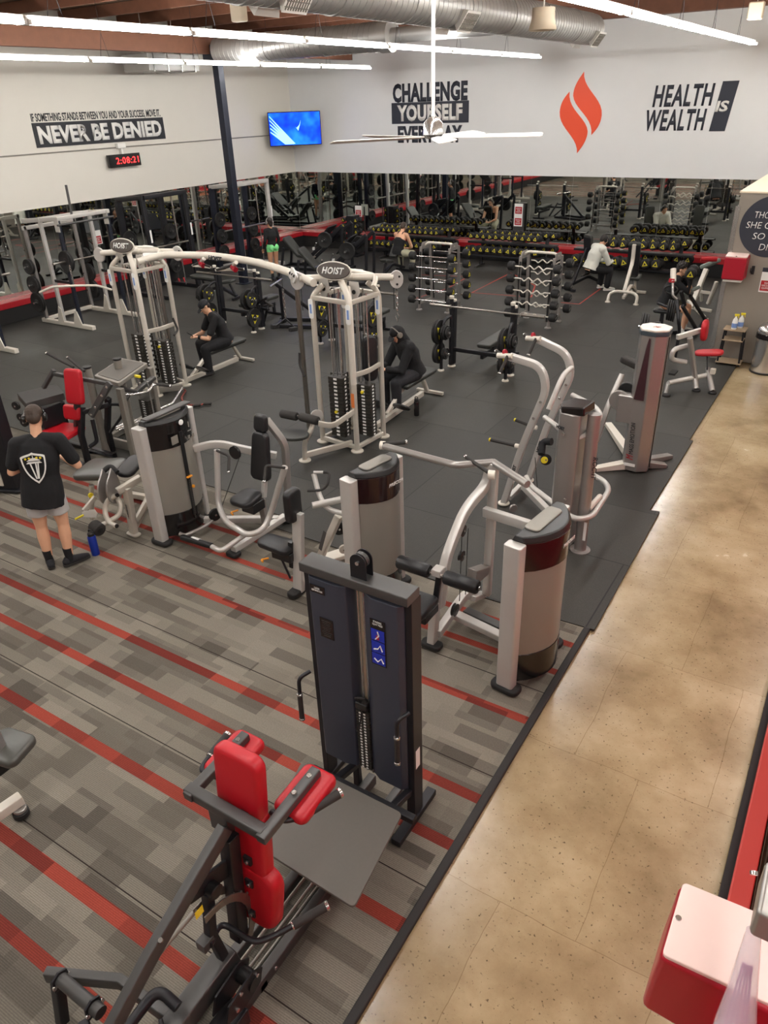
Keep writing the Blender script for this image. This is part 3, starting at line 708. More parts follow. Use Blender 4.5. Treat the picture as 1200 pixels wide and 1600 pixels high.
# ================================================================== front: squat press machine
XC = -2.02
t = thing('squat_press_machine', 'black framed machine with red pads and a grey foot platform in the foreground', 'exercise machine', (XC, 2.0, 0))
TY = 2.90                                             # weight tower plane
TL, TR = -2.45, -1.72
mat('shroud_navy', (60, 64, 76), .36, .15, noise=.03)
G().beam([(TL-.02, TY, 1.87), (TR+.01, TY, 1.87)], .14, .065, (0,0,1)).build('tower_top_beam', 'grey_metal', t, bevel=.004)
for nm, x0, x1 in (('left_shroud', TL+.015, TL+.315), ('right_shroud', TL+.41, TR-.035)):
    w_ = x1-x0
    pr = [(-w_/2, .05), (-w_/2, -.03), (-w_/2+.025, -.055), (w_/2*.35, -.06), (w_/2-.02, -.04), (w_/2, .0), (w_/2, .05)] if nm[0] == 'l' else [(-w_/2, .05), (-w_/2, -.02), (-w_/2+.08, -.06), (w_/2-.03, -.06), (w_/2, -.03), (w_/2, .05)]
    G().prism(pr, 1.50, frame(((x0+x1)/2, TY, 1.06), (1,0,0), (0,0,1))).build(nm, 'shroud_navy', t, bevel=.006)
for x in (TL-.002, TR-.012):
    G().box((x, TY+.03, .93), (.045, .11, 1.82)).build('tower_upright', 'black_metal', t, bevel=.004)
for x in (TL+.34, TL+.385): G().tube([(x, TY+.02, .25), (x, TY+.02, 1.84)], .011, 0, 10).build('guide_rod', 'chrome', t)
G().box((TL+.3625, TY+.05, 1.05), (.075, .02, 1.55)).build('rear_panel', 'cream_paint', t)
for k in range(20):
    G().box((TL+.3625, TY+.0, .34+k*.026), (.10, .08, .021)).build('weight_plate', 'iron_weight', t, bevel=.002)
g = G()
for k in range(20): g.box((TL+.345, TY-.042, .34+k*.026), (.014, .004, .010)); g.box((TL+.38, TY-.042, .34+k*.026), (.014, .004, .010))
g.build('number_strip', 'white_label', t)
G().box((TL+.3625, TY-.02, .90), (.09, .07, .055)).build('top_plate', 'black_plastic', t, bevel=.01)
G().tube([(TL+.355, TY-.03, .93), (TL+.325, TY-.06, .97), (TL+.40, TY-.06, 1.0), (TL+.40, TY-.03, .95)], .008, .02, 8).build('selector_lanyard', 'black_rubber', t)
G().tube([(TL+.37, TY-.05, .88), (TL+.36, TY-.08, .72), (TL+.33, TY-.07, .68), (TL+.33, TY-.05, .74)], .005, .03, 6).build('selector_cord', 'black_rubber', t)
# sprocket housing on the top beam
px, py_, pz = TL+.395, TY, 1.905
for s_ in (-1, 1):
    G().prism([(-.055, -.06), (.055, -.06)] + [(.055*math.cos(R(a)), .05+.055*math.sin(R(a))) for a in range(0, 181, 15)], .006, frame((px, py_+s_*.034, pz+.055), (1,0,0), (0,-1,0))).build('pulley_bracket', 'black_metal', t)
pulley(t, (px, py_, pz+.105), Y_, .05, 'grey_metal'); G().disc((px, py_-.042, pz+.105), Y_, .012, .014).build('bolt', 'chrome', t)
# placards
def placard(par, m, w_, h, name='instruction_placard'):
    o = G().box((0, 0, 0), (w_, h, .003), m).build(name, 'gloss_black', par)
    return o
m = frame((TR-.20, TY-.0625, 1.50), (1,0,0), (0,-1,0)); pl_ = placard(t, m, .105, .34)
for k in range(3):
    G().box((0, .06-.09*k, .003), (.092, .082, .002), m).build('blue_picture', 'blue_label', pl_)
g = G()
for k, pts in enumerate(([(0,.03),(.01,.0),(-.015,-.03)], [(-.03,-.02),(0,-.01),(.015,.02),(.03,-.02)], [(-.03,.0),(-.005,-.02),(.02,.01),(.035,-.02)])):
    g.tube([m @ V((x, y+.06-.09*k, .006)) for x, y in pts], .004, .0, 6)
g.build('picture_figure', 'white_label', pl_)
G().box((.0, .045, .006), (.02, .03, .002), m).build('picture_figure', 'red_paint', pl_)
text('STANDING\nSQUAT PRESS', m @ Matrix.Translation((0, .145, .002)), .07, .035, 'white_label', pl_, depth=.001)
m = frame((TL+.10, TY-.0615, 1.74), (1,0,0), (0,-1,0)); o = placard(t, m, .11, .055, 'warning_placard'); text('CAUTION\nKEEP HANDS CLEAR', m @ Matrix.Translation((0, 0, .002)), .08, .03, 'white_label', o, depth=.001)
m = frame((TL+.15, TY-.0615, 1.46), (1,0,0), (0,-1,0)); o = placard(t, m, .10, .15, 'notice_placard')
g = G()
for k in range(9): g.box((0, .055-.014*k, .002), (.07-.01*(k % 3), .004, .001), m)
g.build('notice_line', 'grey_metal', o)
# tower side handles
for x, s_ in ((TL-.03, -1), (TR+.0, -1)):
    yb = TY-.05
    G().tube([(x, yb, 1.03), (x-.05, yb-.07, 1.0), (x-.05, yb-.08, .66)] if s_ else [], .014, .06).build('side_handle', 'black_metal', t)
    o = grip(t, [(x-.05, yb-.076, .86), (x-.05, yb-.08, .65)], .018, 0)
    G().disc((x-.05, yb-.076, .865), Z_, .021, .018).build('grip_collar', 'chrome', o)
# tower foot and side label
for x in (TL, TR-.01): G().box((x, TY-.0, .03), (.07, .5, .05)).build('tower_foot', 'black_metal', t, bevel=.005)
G().box((TR+.013, TY+.02, .58), (.002, .05, .16)).build('serial_label', 'white_label', t)
# platform
zp = .43
P4 = [at(471, 1192, z=zp), at(629, 1272, z=zp), at(553, 1420, z=zp), at(404, 1325, z=zp)]
c = sum(P4, V())/4; pp = [(p-c) for p in P4]
cor = [(p.x, p.y) for p in pp]
def round_poly(poly, r, n=4):
    q = catm([V((*poly[0], 0))*.5+V((*poly[-1], 0))*.5] + [V((*p, 0)) for p in poly] + [V((*poly[0], 0))*.5+V((*poly[-1], 0))*.5], r, n)
    return [(p.x, p.y) for p in q[:-1]]
mat('platform_grey', (98, 94, 88), .6, .1, noise=.06, nscale=60, bump=.3, bscale=700)
G().prism(round_poly(cor, .035), .02, Matrix.Translation(c)).build('foot_platform', 'platform_grey', t, bevel=.004)
for x in (c.x-.22, c.x+.22): G().beam([(x, c.y+.3, .38), (x, TY, .28), (x, TY, .06)], .05, .05, bend=0).build('platform_support', 'black_metal', t, bevel=.004)
G().beam([(c.x-.4, c.y+.36, .38), (c.x+.4, c.y+.36, .38)], .05, .05).build('platform_support', 'black_metal', t, bevel=.004)
# base rails
for x, n_ in ((XC-.11, 'base_rail'), (XC+.11, 'base_rail')):
    G().beam([(x, TY+.1, .07), (x, .35, .07)], .06, .09).build(n_, 'grey_metal', t, bevel=.005)
for x in (XC-.045, XC+.02, XC+.06): G().beam([(x, 2.6, .09), (x, 1.5, .09)], .014, .03).build('slide_track', 'dull_grey', t, bevel=.002)
for y in (2.5, 1.5, .8): G().beam([(XC-.14, y, .05), (XC+.14, y, .05)], .06, .06).build('cross_member', 'black_metal', t, bevel=.004)
for y in (1.95, 1.6, 1.3, .95): bolt(t, (XC+.143, y, .075), X_, .012)
# seat mast behind the pads, pads
PX = XC + .04
def sl(z): return 1.70 - (1.62 - z) * .10                     # the pads lean a little
mast = [(PX, sl(1.2)-.11, 1.2), (PX, sl(.46)-.10, .46)]
G().beam(mast, .075, .075, (0,1,0)).build('back_mast', 'black_metal', t, bevel=.005)
hp = lambda z, dz=0, dy=0: frame((PX, sl(z)+dy, z), (1,0,0), (0, 1, -.10))
G().pad(hp(1.44), .29, .40, .085, .06, .03, 1.0).build('head_pad', 'red_vinyl', t, ang=60)
G().pad(hp(1.08) @ Matrix.Translation((.01, 0, 0)), .30, .46, .085, .05, .03, 1.0).build('back_pad', 'red_vinyl', t, ang=60)
G().pad(hp(.73) @ Matrix.Translation((.03, 0, 0)), .40, .42, .095, .10, .035, .84).build('lower_pad', 'red_vinyl', t, ang=60)
for z in (1.3, 1.0, .84, .62): 
    G().box((PX+.055, sl(z)-.05, z), (.05, .02, .05)).build('pad_bracket', 'black_metal', t, bevel=.003); bolt(t, (PX+.06, sl(z)-.064, z), Y_, .01)
# shoulder yoke
zy = 1.34; ya = sl(zy)-.10
G().beam([(PX-.27, ya, zy), (PX+.23, ya, zy)], .06, .06, (0,0,1)).build('yoke_beam', 'grey_metal', t, bevel=.004)
G().box((PX-.06, ya+.0, zy-.09), (.12, .045, .14)).build('yoke_post', 'grey_metal', t, bevel=.004)
for s_, nm in ((-1, 'left'), (1, 'right')):
    x = PX + s_*.235
    G().beam([(x, ya-.04, zy), (x, ya+.40, zy+.03)], .055, .05, (0,0,1)).build('yoke_arm', 'grey_metal', t, bevel=.004)
    m = frame((x, ya+.30, zy-.035), (1, 0, 0), (0, -.08, 1))
    G().pad(m, .20, .30, .07, .04, .028).build('shoulder_pad', 'red_vinyl', t, ang=60)
    for yy in (.22, .34): bolt(t, (x, ya+yy, zy+.052), Z_, .014)
    q3 = [at(*p_, z=zy-.05) for p_ in (((345, 1216), (314, 1204), (320, 1192), (355, 1150)) if s_ < 0 else ((424, 1268), (442, 1284), (470, 1276), (530, 1240)))]
    G().tube(q3, .016, .05).build('handle_tube', 'black_metal', t)
    a_, b_ = q3[2].lerp(q3[3], .25), q3[3]; o = grip(t, [a_, b_], .024, 0); G().disc(a_, b_-a_, .023, .018).build('grip_collar', 'chrome', o)
# main lever beam and frame under it
G().beam([(PX-.0, sl(1.2)-.12, 1.27), (PX-.02, 1.02, .98), (PX-.06, .45, .56)], .05, .085, (0,0,1)).build('main_lever', 'grey_metal', t, bevel=.005)
bolt(t, (PX+.01, 1.06, 1.045), (0,-.4,1), .012)
G().beam([(PX-.02, 1.28, 1.07), (PX, sl(.9)-.1, 1.0)], .02, .12, (0,0,1)).build('link_plate', 'black_metal', t, bevel=.004)
G().disc((PX+.02, 1.38, 1.0), X_, .04, .05).build('pivot_hub', 'black_plastic', t)
G().box((PX+.028, 1.27, .98), (.002, .05, .05)).build('warning_label', 'yellow_paint', t)
G().beam([(PX-.0, 1.36, 1.0), (PX, 1.32, .72), (PX, 1.36, .45)], .05, .05, (0,1,0)).build('pivot_strut', 'black_metal', t, bevel=.005)
arc = []
for k in range(11):
    a = R(95 - 13*k); arc.append((1.30+.26*math.cos(a)-.0, .62+.30*math.sin(a)))
for dx in (-.03, .045):
    g = G(); g.sweep([(PX+dx, y, z) for y, z in arc], rrect(.045, .008), up=(1,0,0)); g.build('toothed_arc', 'steel', t, bevel=.002)
g = G()
for k in range(1, 10):
    y, z = arc[k]; g.box((PX+.045, y+.02, z), (.010, .025, .014))
g.build('arc_teeth', 'steel', t)
G().tube([(PX-.03, 1.30, .92), (PX-.1, 1.10, .80), (PX-.16, .92, .62)], .013, .04).build('gas_strut', 'dull_grey', t)
# side release handle
G().box((PX+.0, 1.28, .70), (.06, .07, .06)).build('handle_block', 'grey_metal', t, bevel=.004)
q3 = [(PX+.03, 1.28, .70), at(345, 1440, z=.66), at(398, 1474, z=.62), at(430, 1462, z=.62), at(510, 1416, z=.66)]
G().tube(q3, .016, .06).build('handle_tube', 'black_metal', t)
a_, b_ = V(q3[3]).lerp(V(q3[4]), .35), V(q3[4]); o = grip(t, [a_, b_], .024, 0); G().disc(a_, b_-a_, .023, .018).build('grip_collar', 'chrome', o)
# carriage with cam and drive box
G().beam([(PX-.0, 1.42, .42), (PX-.04, .75, .30)], .11, .13, (0,0,1)).build('carriage_beam', 'grey_metal', t, bevel=.008)
G().tube([(PX+.0, 1.05, .50), (PX-.13, 1.05, .54), (PX-.16, .85, .46)], .028, .08).build('carriage_hoop', 'black_metal', t)
for s_ in (-.045, .045):
    G().prism([(-.16, -.05), (-.12, .06), (.06, .09), (.13, .03), (.10, -.06), (-.02, -.09)], .012, frame((PX+.13+s_, 1.32, .36), (0,1,0), (1,0,0))).build('cam_plate', 'black_metal', t, bevel=.003)
G().tube([(PX+.07, 1.38, .36), (PX+.19, 1.38, .36)], .045, 0, 18).build('cam_drum', 'black_plastic', t)
G().box((PX+.13, 1.22, .2), (.13, .16, .12)).build('drive_box', 'black_metal', t, bevel=.008)
for y, z in ((1.24, .34), (1.40, .40), (1.28, .42)): bolt(t, (PX+.187, y, z), X_, .011)
for pts in ([(PX-.06, .98, .44), (PX+.07, .90, .40), (PX+.12, 1.02, .34), (PX+.04, .72, .22)],): G().beam(pts, .022, .045, (0,0,1)).build('link_frame', 'black_metal', t, bevel=.003)
G().beam([(PX-.13, .9, .44), (PX+.0, .80, .30)], .03, .05, (0,0,1)).build('link_frame', 'black_metal', t, bevel=.003)
# rear foot assembly at the left
G().beam([(-2.79, .85, .33), (-2.42, 1.03, .33), (PX, 1.05, .30)], .05, .08, (0,0,1)).build('rear_arm', 'grey_metal', t, bevel=.005)
G().beam([(-2.72, .86, .31), (-2.70, .80, .04)], .06, .055, (0,1,0)).build('rear_leg', 'black_metal', t, bevel=.005)
G().tube([(-2.69, .865, .37), (-2.36, .865, .37)], .036, 0, 16).build('pivot_tube', 'grey_metal', t)
for x in (-2.68, -2.42):
    G().prism([(-.05, -.06), (.05, -.06), (.045, .03), (0, .055), (-.045, .03)], .014, frame((x, .865, .37), (0,1,0), (1,0,0))).build('pivot_bracket', 'black_metal', t, bevel=.003)
    for dy in (-.045, .045): bolt(t, (x+.012, .865+dy, .36), (1,0,.3), .012)
G().beam([(-2.42, .80, .33), (PX-.1, .65, .40)], .05, .05).build('link_frame', 'black_metal', t, bevel=.003)
for x in (PX-.2, PX-.08): G().beam([(x, .75, .42), (x-.02, .72, .06)], .05, .05, (0,1,0)).build('frame_post', 'black_metal', t, bevel=.004)

# ================================================================== towers with smoky shrouds
def smoky(name, rgb, a):
    m = mat(name, rgb, .3, .15, coat=.2); m.node_tree.nodes['Principled BSDF'].inputs['Alpha'].default_value = a; return m
smoky('smoke_panel', (150, 145, 136), .80)
def shroud_tower(t, Nn, Ff, h, top0=.30, logo=True, slot=False, out=.17, back=.05):
    """curved weight tower; Nn/Ff near and far post feet; the bulge faces +x"""
    Nn, Ff = V((Nn[0], Nn[1], 0)), V((Ff[0], Ff[1], 0)); u = (Ff-Nn).normalized(); v = V((u.y, -u.x, 0)); L = (Ff-Nn).length
    def ring(z, k=1.0, i=0.0):
        pts = [Nn - v*(back-i), Nn + v*(.055-i)]
        for a in range(1, 10):
            s_ = a/10; pts.append(Nn + u*(L*s_) + v*(.055 - i + out*math.sin(PI*s_)**.8*k))
        pts += [Ff + v*(.055-i), Ff - v*(back-i)]
        return [p + V((0, 0, z)) for p in pts]
    def shell(z0, z1, name, m, i0=0, i1=0, bevel=.004, n=1):
        a, b = ring(z0, 1, i0), ring(z1, 1, i1); k = len(a)
        return G().add(a+b, [tuple(range(k))[::-1], tuple(range(k, 2*k))] + [(j, (j+1) % k, k+(j+1) % k, k+j) for j in range(k)]).build(name, m, t, bevel=bevel)
    shell(.09, .36, 'base_cover', 'gloss_black', .0, .0)
    shell(.36, h-top0, 'smoked_shroud', 'smoke_panel', .006, .006)
    shell(h-top0, h-.05, 'name_panel', 'panel_maroon' if logo else 'gloss_black', -.002, -.002)
    o = shell(h-.05, h+.0, 'top_cap', 'black_plastic', -.006, .02, .012)
    c = (Nn+Ff)/2 + v*.03
    G().pad(frame(c + V((0,0,h+.004)), u, Z_), L*.62, .13, .02, .04, .008).build('cap_tray', 'dull_grey', o)
    for P_, n_ in ((Nn, 'near'), (Ff, 'far')):
        w2 = .10 if n_ == 'near' else .07; sg = -1 if n_ == 'near' else 1
        cc = P_ + u*sg*.04
        G().prism(rrect(.15 if n_ == 'near' else .12, w2, .022, 4), h-.10, frame(cc + V((0,0,(h-.0)/2)), v, Z_)).build('tower_post', 'silver', t, bevel=.008)
        G().pad(frame(cc+V((0,0,.04)), v, Z_), .26, .15, .055, .06, .02).build('tower_foot', 'black_rubber', t)
    if logo:
        m = frame(Nn + u*L*.60 + v*(.055+out*.985+.004) + V((0,0,h-top0/2-.01)), u, v)
        tx = text('PRECOR', m, .19, .032, 'white_label', t, depth=.003, bold=.03, shear=.2)
    # stack inside
    c = (Nn+Ff)/2 + v*.01
    for k in range(12): G().box(c+V((0,0,.34+k*.03)), (.10, .22, .026)).build('weight_plate', 'iron_weight', t)
    for s_ in (-.09, .09): G().tube([c+u*s_+V((0,0,.3)), c+u*s_+V((0,0,h-.2))], .009, 0, 8).build('guide_rod', 'chrome', t)
    if slot:
        q = Nn + u*L*.5 + v*(.055+out+.004)
        G().box((0, 0, 0), (.05, h-.45, .008), frame(q+V((0,0,h/2+.05)), u, v)).build('stack_slot', 'black_plastic', t, bevel=.003)
        G().box((0, 0, 0), (.022, .5, .01), frame(q+V((0,0,.48)), u, v)).build('plate_ladder', 'iron_weight', t)
        g = G()
        for k in range(20): g.box((0, -.23+.024*k, .006), (.016, .008, .004), frame(q+V((0,0,.48)), u, v))
        g.build('number_strip', 'grey_metal', t)
        G().box((0, 0, .02), (.075, .018, .03), frame(q+V((0,0,.76)), u, v)).build('selector_pin', 'orange_plastic', t, bevel=.005)
        G().disc(q+u*.04+v*.01+V((0,0,.62)), v, .018, .02).build('increment_knob', 'orange_plastic', t)
mat('panel_maroon', (34, 14, 16), .16, coat=.3)
# ------------------------------------------------------------------ lat pulldown at the carpet edge
t = thing('pulldown_machine', 'silver pulldown machine with two black thigh rollers beside the rubber floor edge', 'exercise machine', (-2.1, 4.7, 0))
shroud_tower(t, (-1.70, 4.42), (-1.62, 5.08), 1.47)
G().beam([(-2.50, 4.56, .05), (-2.50, 4.62, .46)], .07, .09, (0,1,0)).build('seat_post', 'silver', t, bevel=.008)
G().pad(frame((-2.50, 4.55, .035), X_, Z_), .20, .12, .05, .04, .015).build('post_foot', 'black_rubber', t)
G().beam([(-2.47, 4.60, .13), (-2.47, 5.1, .22), (-2.47, 5.38, .14)], .07, .08, bend=.1).build('base_rail', 'silver', t, bevel=.008)
G().beam([(-2.45, 4.92, .14), (-1.76, 4.80, .14)], .09, .06).build('cross_rail', 'silver', t, bevel=.006)
G().beam([(-2.40, 5.02, .15), (-1.84, 4.93, .15)], .09, .03).build('cable_cover', 'grey_metal', t, bevel=.005)
G().pad(frame((-2.56, 4.40, .54), X_, Z_), .26, .34, .075, .05, .025).build('seat_pad', 'black_vinyl', t, ang=60)
G().box((-2.52, 4.45, .455), (.16, .24, .08)).build('seat_carriage', 'black_plastic', t, bevel=.01)
G().beam([(-2.50, 4.60, .42), (-2.48, 4.64, .72)], .05, .03, (0,1,0)).build('height_ladder', 'black_plastic', t, bevel=.004)
G().tube([(-2.62, 4.34, .43), (-2.66, 4.28, .42)], .012, 0, 8).build('adjust_lever', 'orange_plastic', t)
col = [(-2.48, 4.66, .40), (-2.46, 4.72, .86), (-2.44, 5.04, 1.20), (-2.36, 5.30, 1.34), (-2.33, 5.32, 1.56)]
G().beam(col, .075, .09, (0,1,0), bend=.14).build('front_column', 'silver', t, bevel=.010)
G().beam([(-2.36, 5.40, .10), (-2.33, 5.36, 1.0), (-2.30, 5.30, 1.55)], .08, .06, (0,1,0), bend=.2).build('rear_column', 'silver', t, bevel=.010)
G().beam([(-2.42, 5.46, .05), (-2.42, 5.2, .16)], .08, .05).build('rear_foot_bar', 'silver', t, bevel=.006)
G().beam([(-2.34, 5.22, 1.12), (-1.66, 5.12, 1.14)], .06, .09, (0,0,1)).build('cross_beam', 'silver', t, bevel=.008)
G().prism([(-.16, -.06), (.13, -.10), (.17, -.03), (-.12, .09)], .10, frame((-2.36, 5.18, .50), (0,1,0), (1,0,0))).build('link_housing', 'satin_grey', t, bevel=.008)
roller(t, (-2.86, 4.60, .78), (-2.55, 4.60, .775), .062); roller(t, (-2.40, 4.60, .77), (-2.09, 4.60, .765), .062)
G().tube([(-2.88, 4.60, .78), (-2.07, 4.60, .765)], .018, 0, 10).build('roller_axle', 'chrome', t)
G().box((-2.475, 4.62, .79), (.09, .10, .07)).build('roller_bracket', 'silver', t, bevel=.010)
for p, r_ in (((-2.40, 5.24, 1.28), .055), ((-2.43, 4.98, 1.02), .055), ((-2.42, 4.95, .78), .05), ((-2.36, 4.72, .36), .06)): pulley(t, p, X_, r_)
for y in (4.93, 5.05): G().tube([(-2.42, y, .30), (-2.42, y+.02, 1.0)], .004, 0, 6).build('cable', 'black_rubber', t)
zt = 1.56
G().tube([(-2.32, 5.32, zt), at(712, 727, z=zt), at(600, 697, z=zt)], .032, .05, 16).build('press_arm', 'satin_grey', t)
G().disc(at(598, 696, z=zt), (1, .3, 0), .04, .05).build('arm_joint', 'pale_silver', t)
grip(t, [at(598, 694, z=zt+.02), at(634, 691, z=zt+.02)], .019, 0)
G().tube([(-2.32, 5.32, zt), at(824, 757, z=zt-.02)], .034, .05, 16).build('press_arm', 'satin_grey', t)
G().disc(at(768, 742, z=zt), (1, .3, 0), .04, .06).build('arm_joint', 'pale_silver', t)
grip(t, [at(763, 738, z=zt+.01), at(728, 714, z=zt+.03)], .017, 0)
# ------------------------------------------------------------------ row machine
t = thing('row_machine', 'silver row machine with a small chest pad and smoked tower in the middle', 'exercise machine', (-3.8, 4.9, 0))
shroud_tower(t, (-3.40, 4.72), (-3.30, 5.27), 1.47)
G().beam([(-4.06, 4.62, .04), (-4.02, 4.68, .92)], .06, .11, (1,0,0)).build('chest_post', 'silver', t, bevel=.008)
G().pad(frame((-4.07, 4.60, .04), X_, Z_), .12, .22, .06, .04, .015).build('post_foot', 'black_rubber', t)
G().pad(frame((-4.06, 4.66, 1.0), (0,-1,0), (-1, 0, .0)), .20, .34, .09, .06, .03, 1.0).build('chest_pad', 'black_vinyl', t, ang=60)
G().pad(frame((-4.28, 4.62, .52), Y_, Z_), .25, .40, .07, .07, .025, .85, .012).build('seat_pad', 'black_vinyl', t, ang=60)
G().box((-4.20, 4.63, .43), (.24, .14, .10)).build('seat_carriage', 'black_plastic', t, bevel=.012)
G().beam([(-4.12, 4.62, .30), (-4.10, 4.62, .60)], .04, .05, (1,0,0)).build('height_ladder', 'black_plastic', t, bevel=.004)
G().tube([(-4.20, 4.57, .40), (-4.11, 4.57, .20)], .012, 0, 8).build('seat_strut', 'black_metal', t)
G().tube([(-4.32, 4.52, .40), (-4.38, 4.47, .39), (-4.34, 4.45, .39)], .010, .02, 8).build('adjust_lever', 'orange_plastic', t)
G().beam([at(500, 872, z=.14), at(530, 805, z=.72)], .08, .07, (1,0,0)).build('diagonal_column', 'pale_silver', t, bevel=.010)
mm = frame(at(511, 842, z=.46)+V((-.02,-.05,0)), V((.14,.1,.55)), V((-.3,-1,.2))); G().box((0,0,0), (.22, .05, .004), mm).build('serial_label', 'grey_metal', t)
G().beam([at(495, 878, z=.08), at(545, 862, z=.08)], .16, .05).build('base_rail', 'pale_silver', t, bevel=.008)
G().beam([(-4.03, 4.70, .10), (-3.46, 5.0, .10)], .07, .06).build('cross_rail', 'pale_silver', t, bevel=.008)
G().tube([at(488, 790, z=.86), at(540, 779, z=.88)], .034, 0, 16).build('arm_beam', 'silver', t)
G().tube([at(490, 740, z=1.08), at(500, 778, z=.86), at(512, 796, z=.80), at(538, 803, z=.80)], .026, .1, 14).build('pull_arm', 'silver', t)
grip(t, [at(503, 738, z=1.1), at(515, 738, z=1.1), at(512, 758, z=1.0), at(503, 766, z=.94), at(480, 767, z=.96)], .013, .05, cap=None)
G().tube([at(490, 738, z=1.1), at(505, 738, z=1.1)], .015, 0, 10).build('grip_stub', 'silver', t)
pulley(t, at(530, 826, z=.4), (1,-1,0), .07); pulley(t, at(537, 858, z=.2), (1,-1,0), .05, 'pale_silver')
# ------------------------------------------------------------------ chest press / pec fly
t = thing('chest_fly_machine', 'silver chest machine with tall black back pad and hooped arms beside the smoked tower', 'exercise machine', (-5.5, 5.1, 0))
shroud_tower(t, (-6.02, 4.66), (-6.02, 5.28), 1.47, .33, False, True, .16)
G().beam([(-6.02+.06, 4.66, 1.50), (-6.02+.06, 5.28, 1.50)], .1, .02, (0,0,1)).build('cap_rim', 'grey_metal', t, bevel=.006)
G().disc((-5.775, 4.98, 1.40), X_, .03, .01).build('round_badge', 'white_label', t)
g = G()
for (y, z, a, b) in ((5.08, 1.34, .012, .06), (5.08, 1.27, .05, .012), (4.86, 1.24, .09, .09), (5.06, 1.2, .03, .04), (5.12, 1.2, .03, .04)): g.box((-5.800+.02, y, z), (.006, a, b))
g.build('panel_graphics', 'dull_grey', t)
G().tube([(-5.80, 4.70, .16), (-5.74, 4.72, .14), (-5.68, 4.97, .14), (-5.74, 5.24, .14)], .022, .06).build('base_bumper', 'satin_grey', t)
G().beam([at(302, 701, z=.98), at(340, 692, z=1.02), at(375, 701, z=.95), at(432, 712, z=.86)], .06, .08, (0,0,1), bend=.2).build('upper_beam', 'silver', t, bevel=.01)
G().beam([at(318, 812, z=.10), (-5.10, 5.58, .10)], .07, .07).build('base_rail', 'silver', t, bevel=.008)
G().beam([(-5.08, 5.68, .09), (-5.12, 4.82, .09)], .08, .07).build('spine_rail', 'silver', t, bevel=.008)
G().pad(frame((-5.12, 4.82, .04), X_, Z_), .16, .12, .05, .04, .015).build('front_foot', 'black_rubber', t)
G().pad(frame((-5.08, 5.70, .04), X_, Z_), .16, .12, .05, .04, .015).build('rear_foot', 'black_rubber', t)
G().beam([(-5.02, 5.68, .10), (-5.00, 5.72, 1.02), (-5.15, 5.62, 1.32)], .06, .08, (0,1,0), bend=.10).build('back_column', 'satin_grey', t, bevel=.010)
G().beam([(-5.14, 5.42, .45), (-5.14, 5.56, .95)], .06, .05, (1,0,0)).build('pad_post', 'silver', t, bevel=.008)
bm_ = frame((-5.17, 5.49, .93), X_, (0, -1, .16))
G().pad(bm_, .27, .56, .09, .07, .03, .74).build('back_pad', 'black_vinyl', t, ang=60)
G().pad(frame((-5.17, 5.555, 1.30), X_, (0, -1, .16)), .175, .19, .085, .04, .03, .9).build('head_pad', 'black_vinyl', t, ang=60)
G().pad(frame((-5.19, 5.20, .53), X_, (0, -.1, 1)), .30, .32, .075, .09, .03, .9, .012).build('seat_pad', 'black_vinyl', t, ang=60)
G().box((-5.14, 5.24, .44), (.18, .2, .12)).build('seat_carriage', 'black_plastic', t, bevel=.012)
G().beam([(-5.1, 5.36, .12), (-5.12, 5.36, .46)], .08, .06, (0,1,0)).build('seat_post', 'satin_grey', t, bevel=.008)
G().tube([(-5.26, 5.12, .40), (-5.32, 5.06, .385), (-5.26, 5.03, .385)], .010, .02, 8).build('adjust_lever', 'orange_plastic', t)
G().tube([at(339, 703, z=1.06), at(341, 790, z=.42), at(352, 815, z=.30), at(387, 837, z=.26), at(412, 828, z=.28), at(424, 800, z=.44), at(445, 730, z=1.06)], .033, .16, 16).build('swing_arm', 'silver', t)
for a, b, c in (((339, 704, 1.07), (358, 712, 1.07), (357, 737, .95)), ((445, 731, 1.07), (415, 727, 1.07), (413, 752, .95))):
    grip(t, [at(a[0], a[1], z=a[2]), at(b[0], b[1], z=b[2]), at(c[0], c[1], z=c[2])], .015, .05)
roller(t, at(284, 839, z=.13), at(331, 853, z=.13), .035, 'black_plastic', 'foot_roller')
G().tube([at(300, 843, z=.13), at(312, 847, z=.13)], .037, 0, 16).build('roller_band', 'white_label', t)
G().tube([at(331, 854, z=.13), at(345, 862, z=.12), at(385, 834, z=.22)], .028, .1, 14).build('foot_lever', 'silver', t)
pulley(t, at(373, 704, z=1.0)+V((0,-.06,0)), (0,1,0), .075); pulley(t, at(336, 804, z=.2), (1,-.3,0), .075)
G().tube([at(375, 712, z=.95), at(345, 796, z=.22)], .004, 0, 6).build('cable', 'black_rubber', t)
# ------------------------------------------------------------------ prone leg curl with cams
t = thing('leg_curl_machine', 'champagne silver leg curl machine with a wide grey pad behind the blue bottle', 'exercise machine', (-6.8, 4.7, 0))
cs = 'warm_silver'
cm = frame((-6.93, 4.80, .66), (1, .35, .12), (-.1, -.1, 1)); mat('pad_sheen', (74, 74, 70), .3, noise=.05, bump=.2, bscale=50)
G().pad(frame(at(158, 733, z=.66), (.82, .30, .08), (-.15, -.1, 1)), .56, .46, .08, .1, .03, .9, .02).build('body_pad', 'pad_sheen', t, ang=60)
G().pad(frame(at(205, 728, z=.72), (.9, .30, .0), (.3, -.1, 1)), .22, .40, .07, .09, .03).build('chest_pad', 'black_vinyl', t, ang=60)
cp_ = [(.16*math.cos(R(a))*(1 if a < 150 else .75), .18*math.sin(R(a))) for a in range(-70, 230, 15)] + [(-.02, -.24)]
cam_o = at(175, 765, z=.58)
for k, d_ in enumerate((0, .11)):
    G().prism(cp_, .02, frame(cam_o + V((-.08+d_, -.02+d_*.3, .02*k)), (.35, -.9, 0), (.93, .35, 0))).build('cam_plate', 'satin_grey', t, bevel=.004)
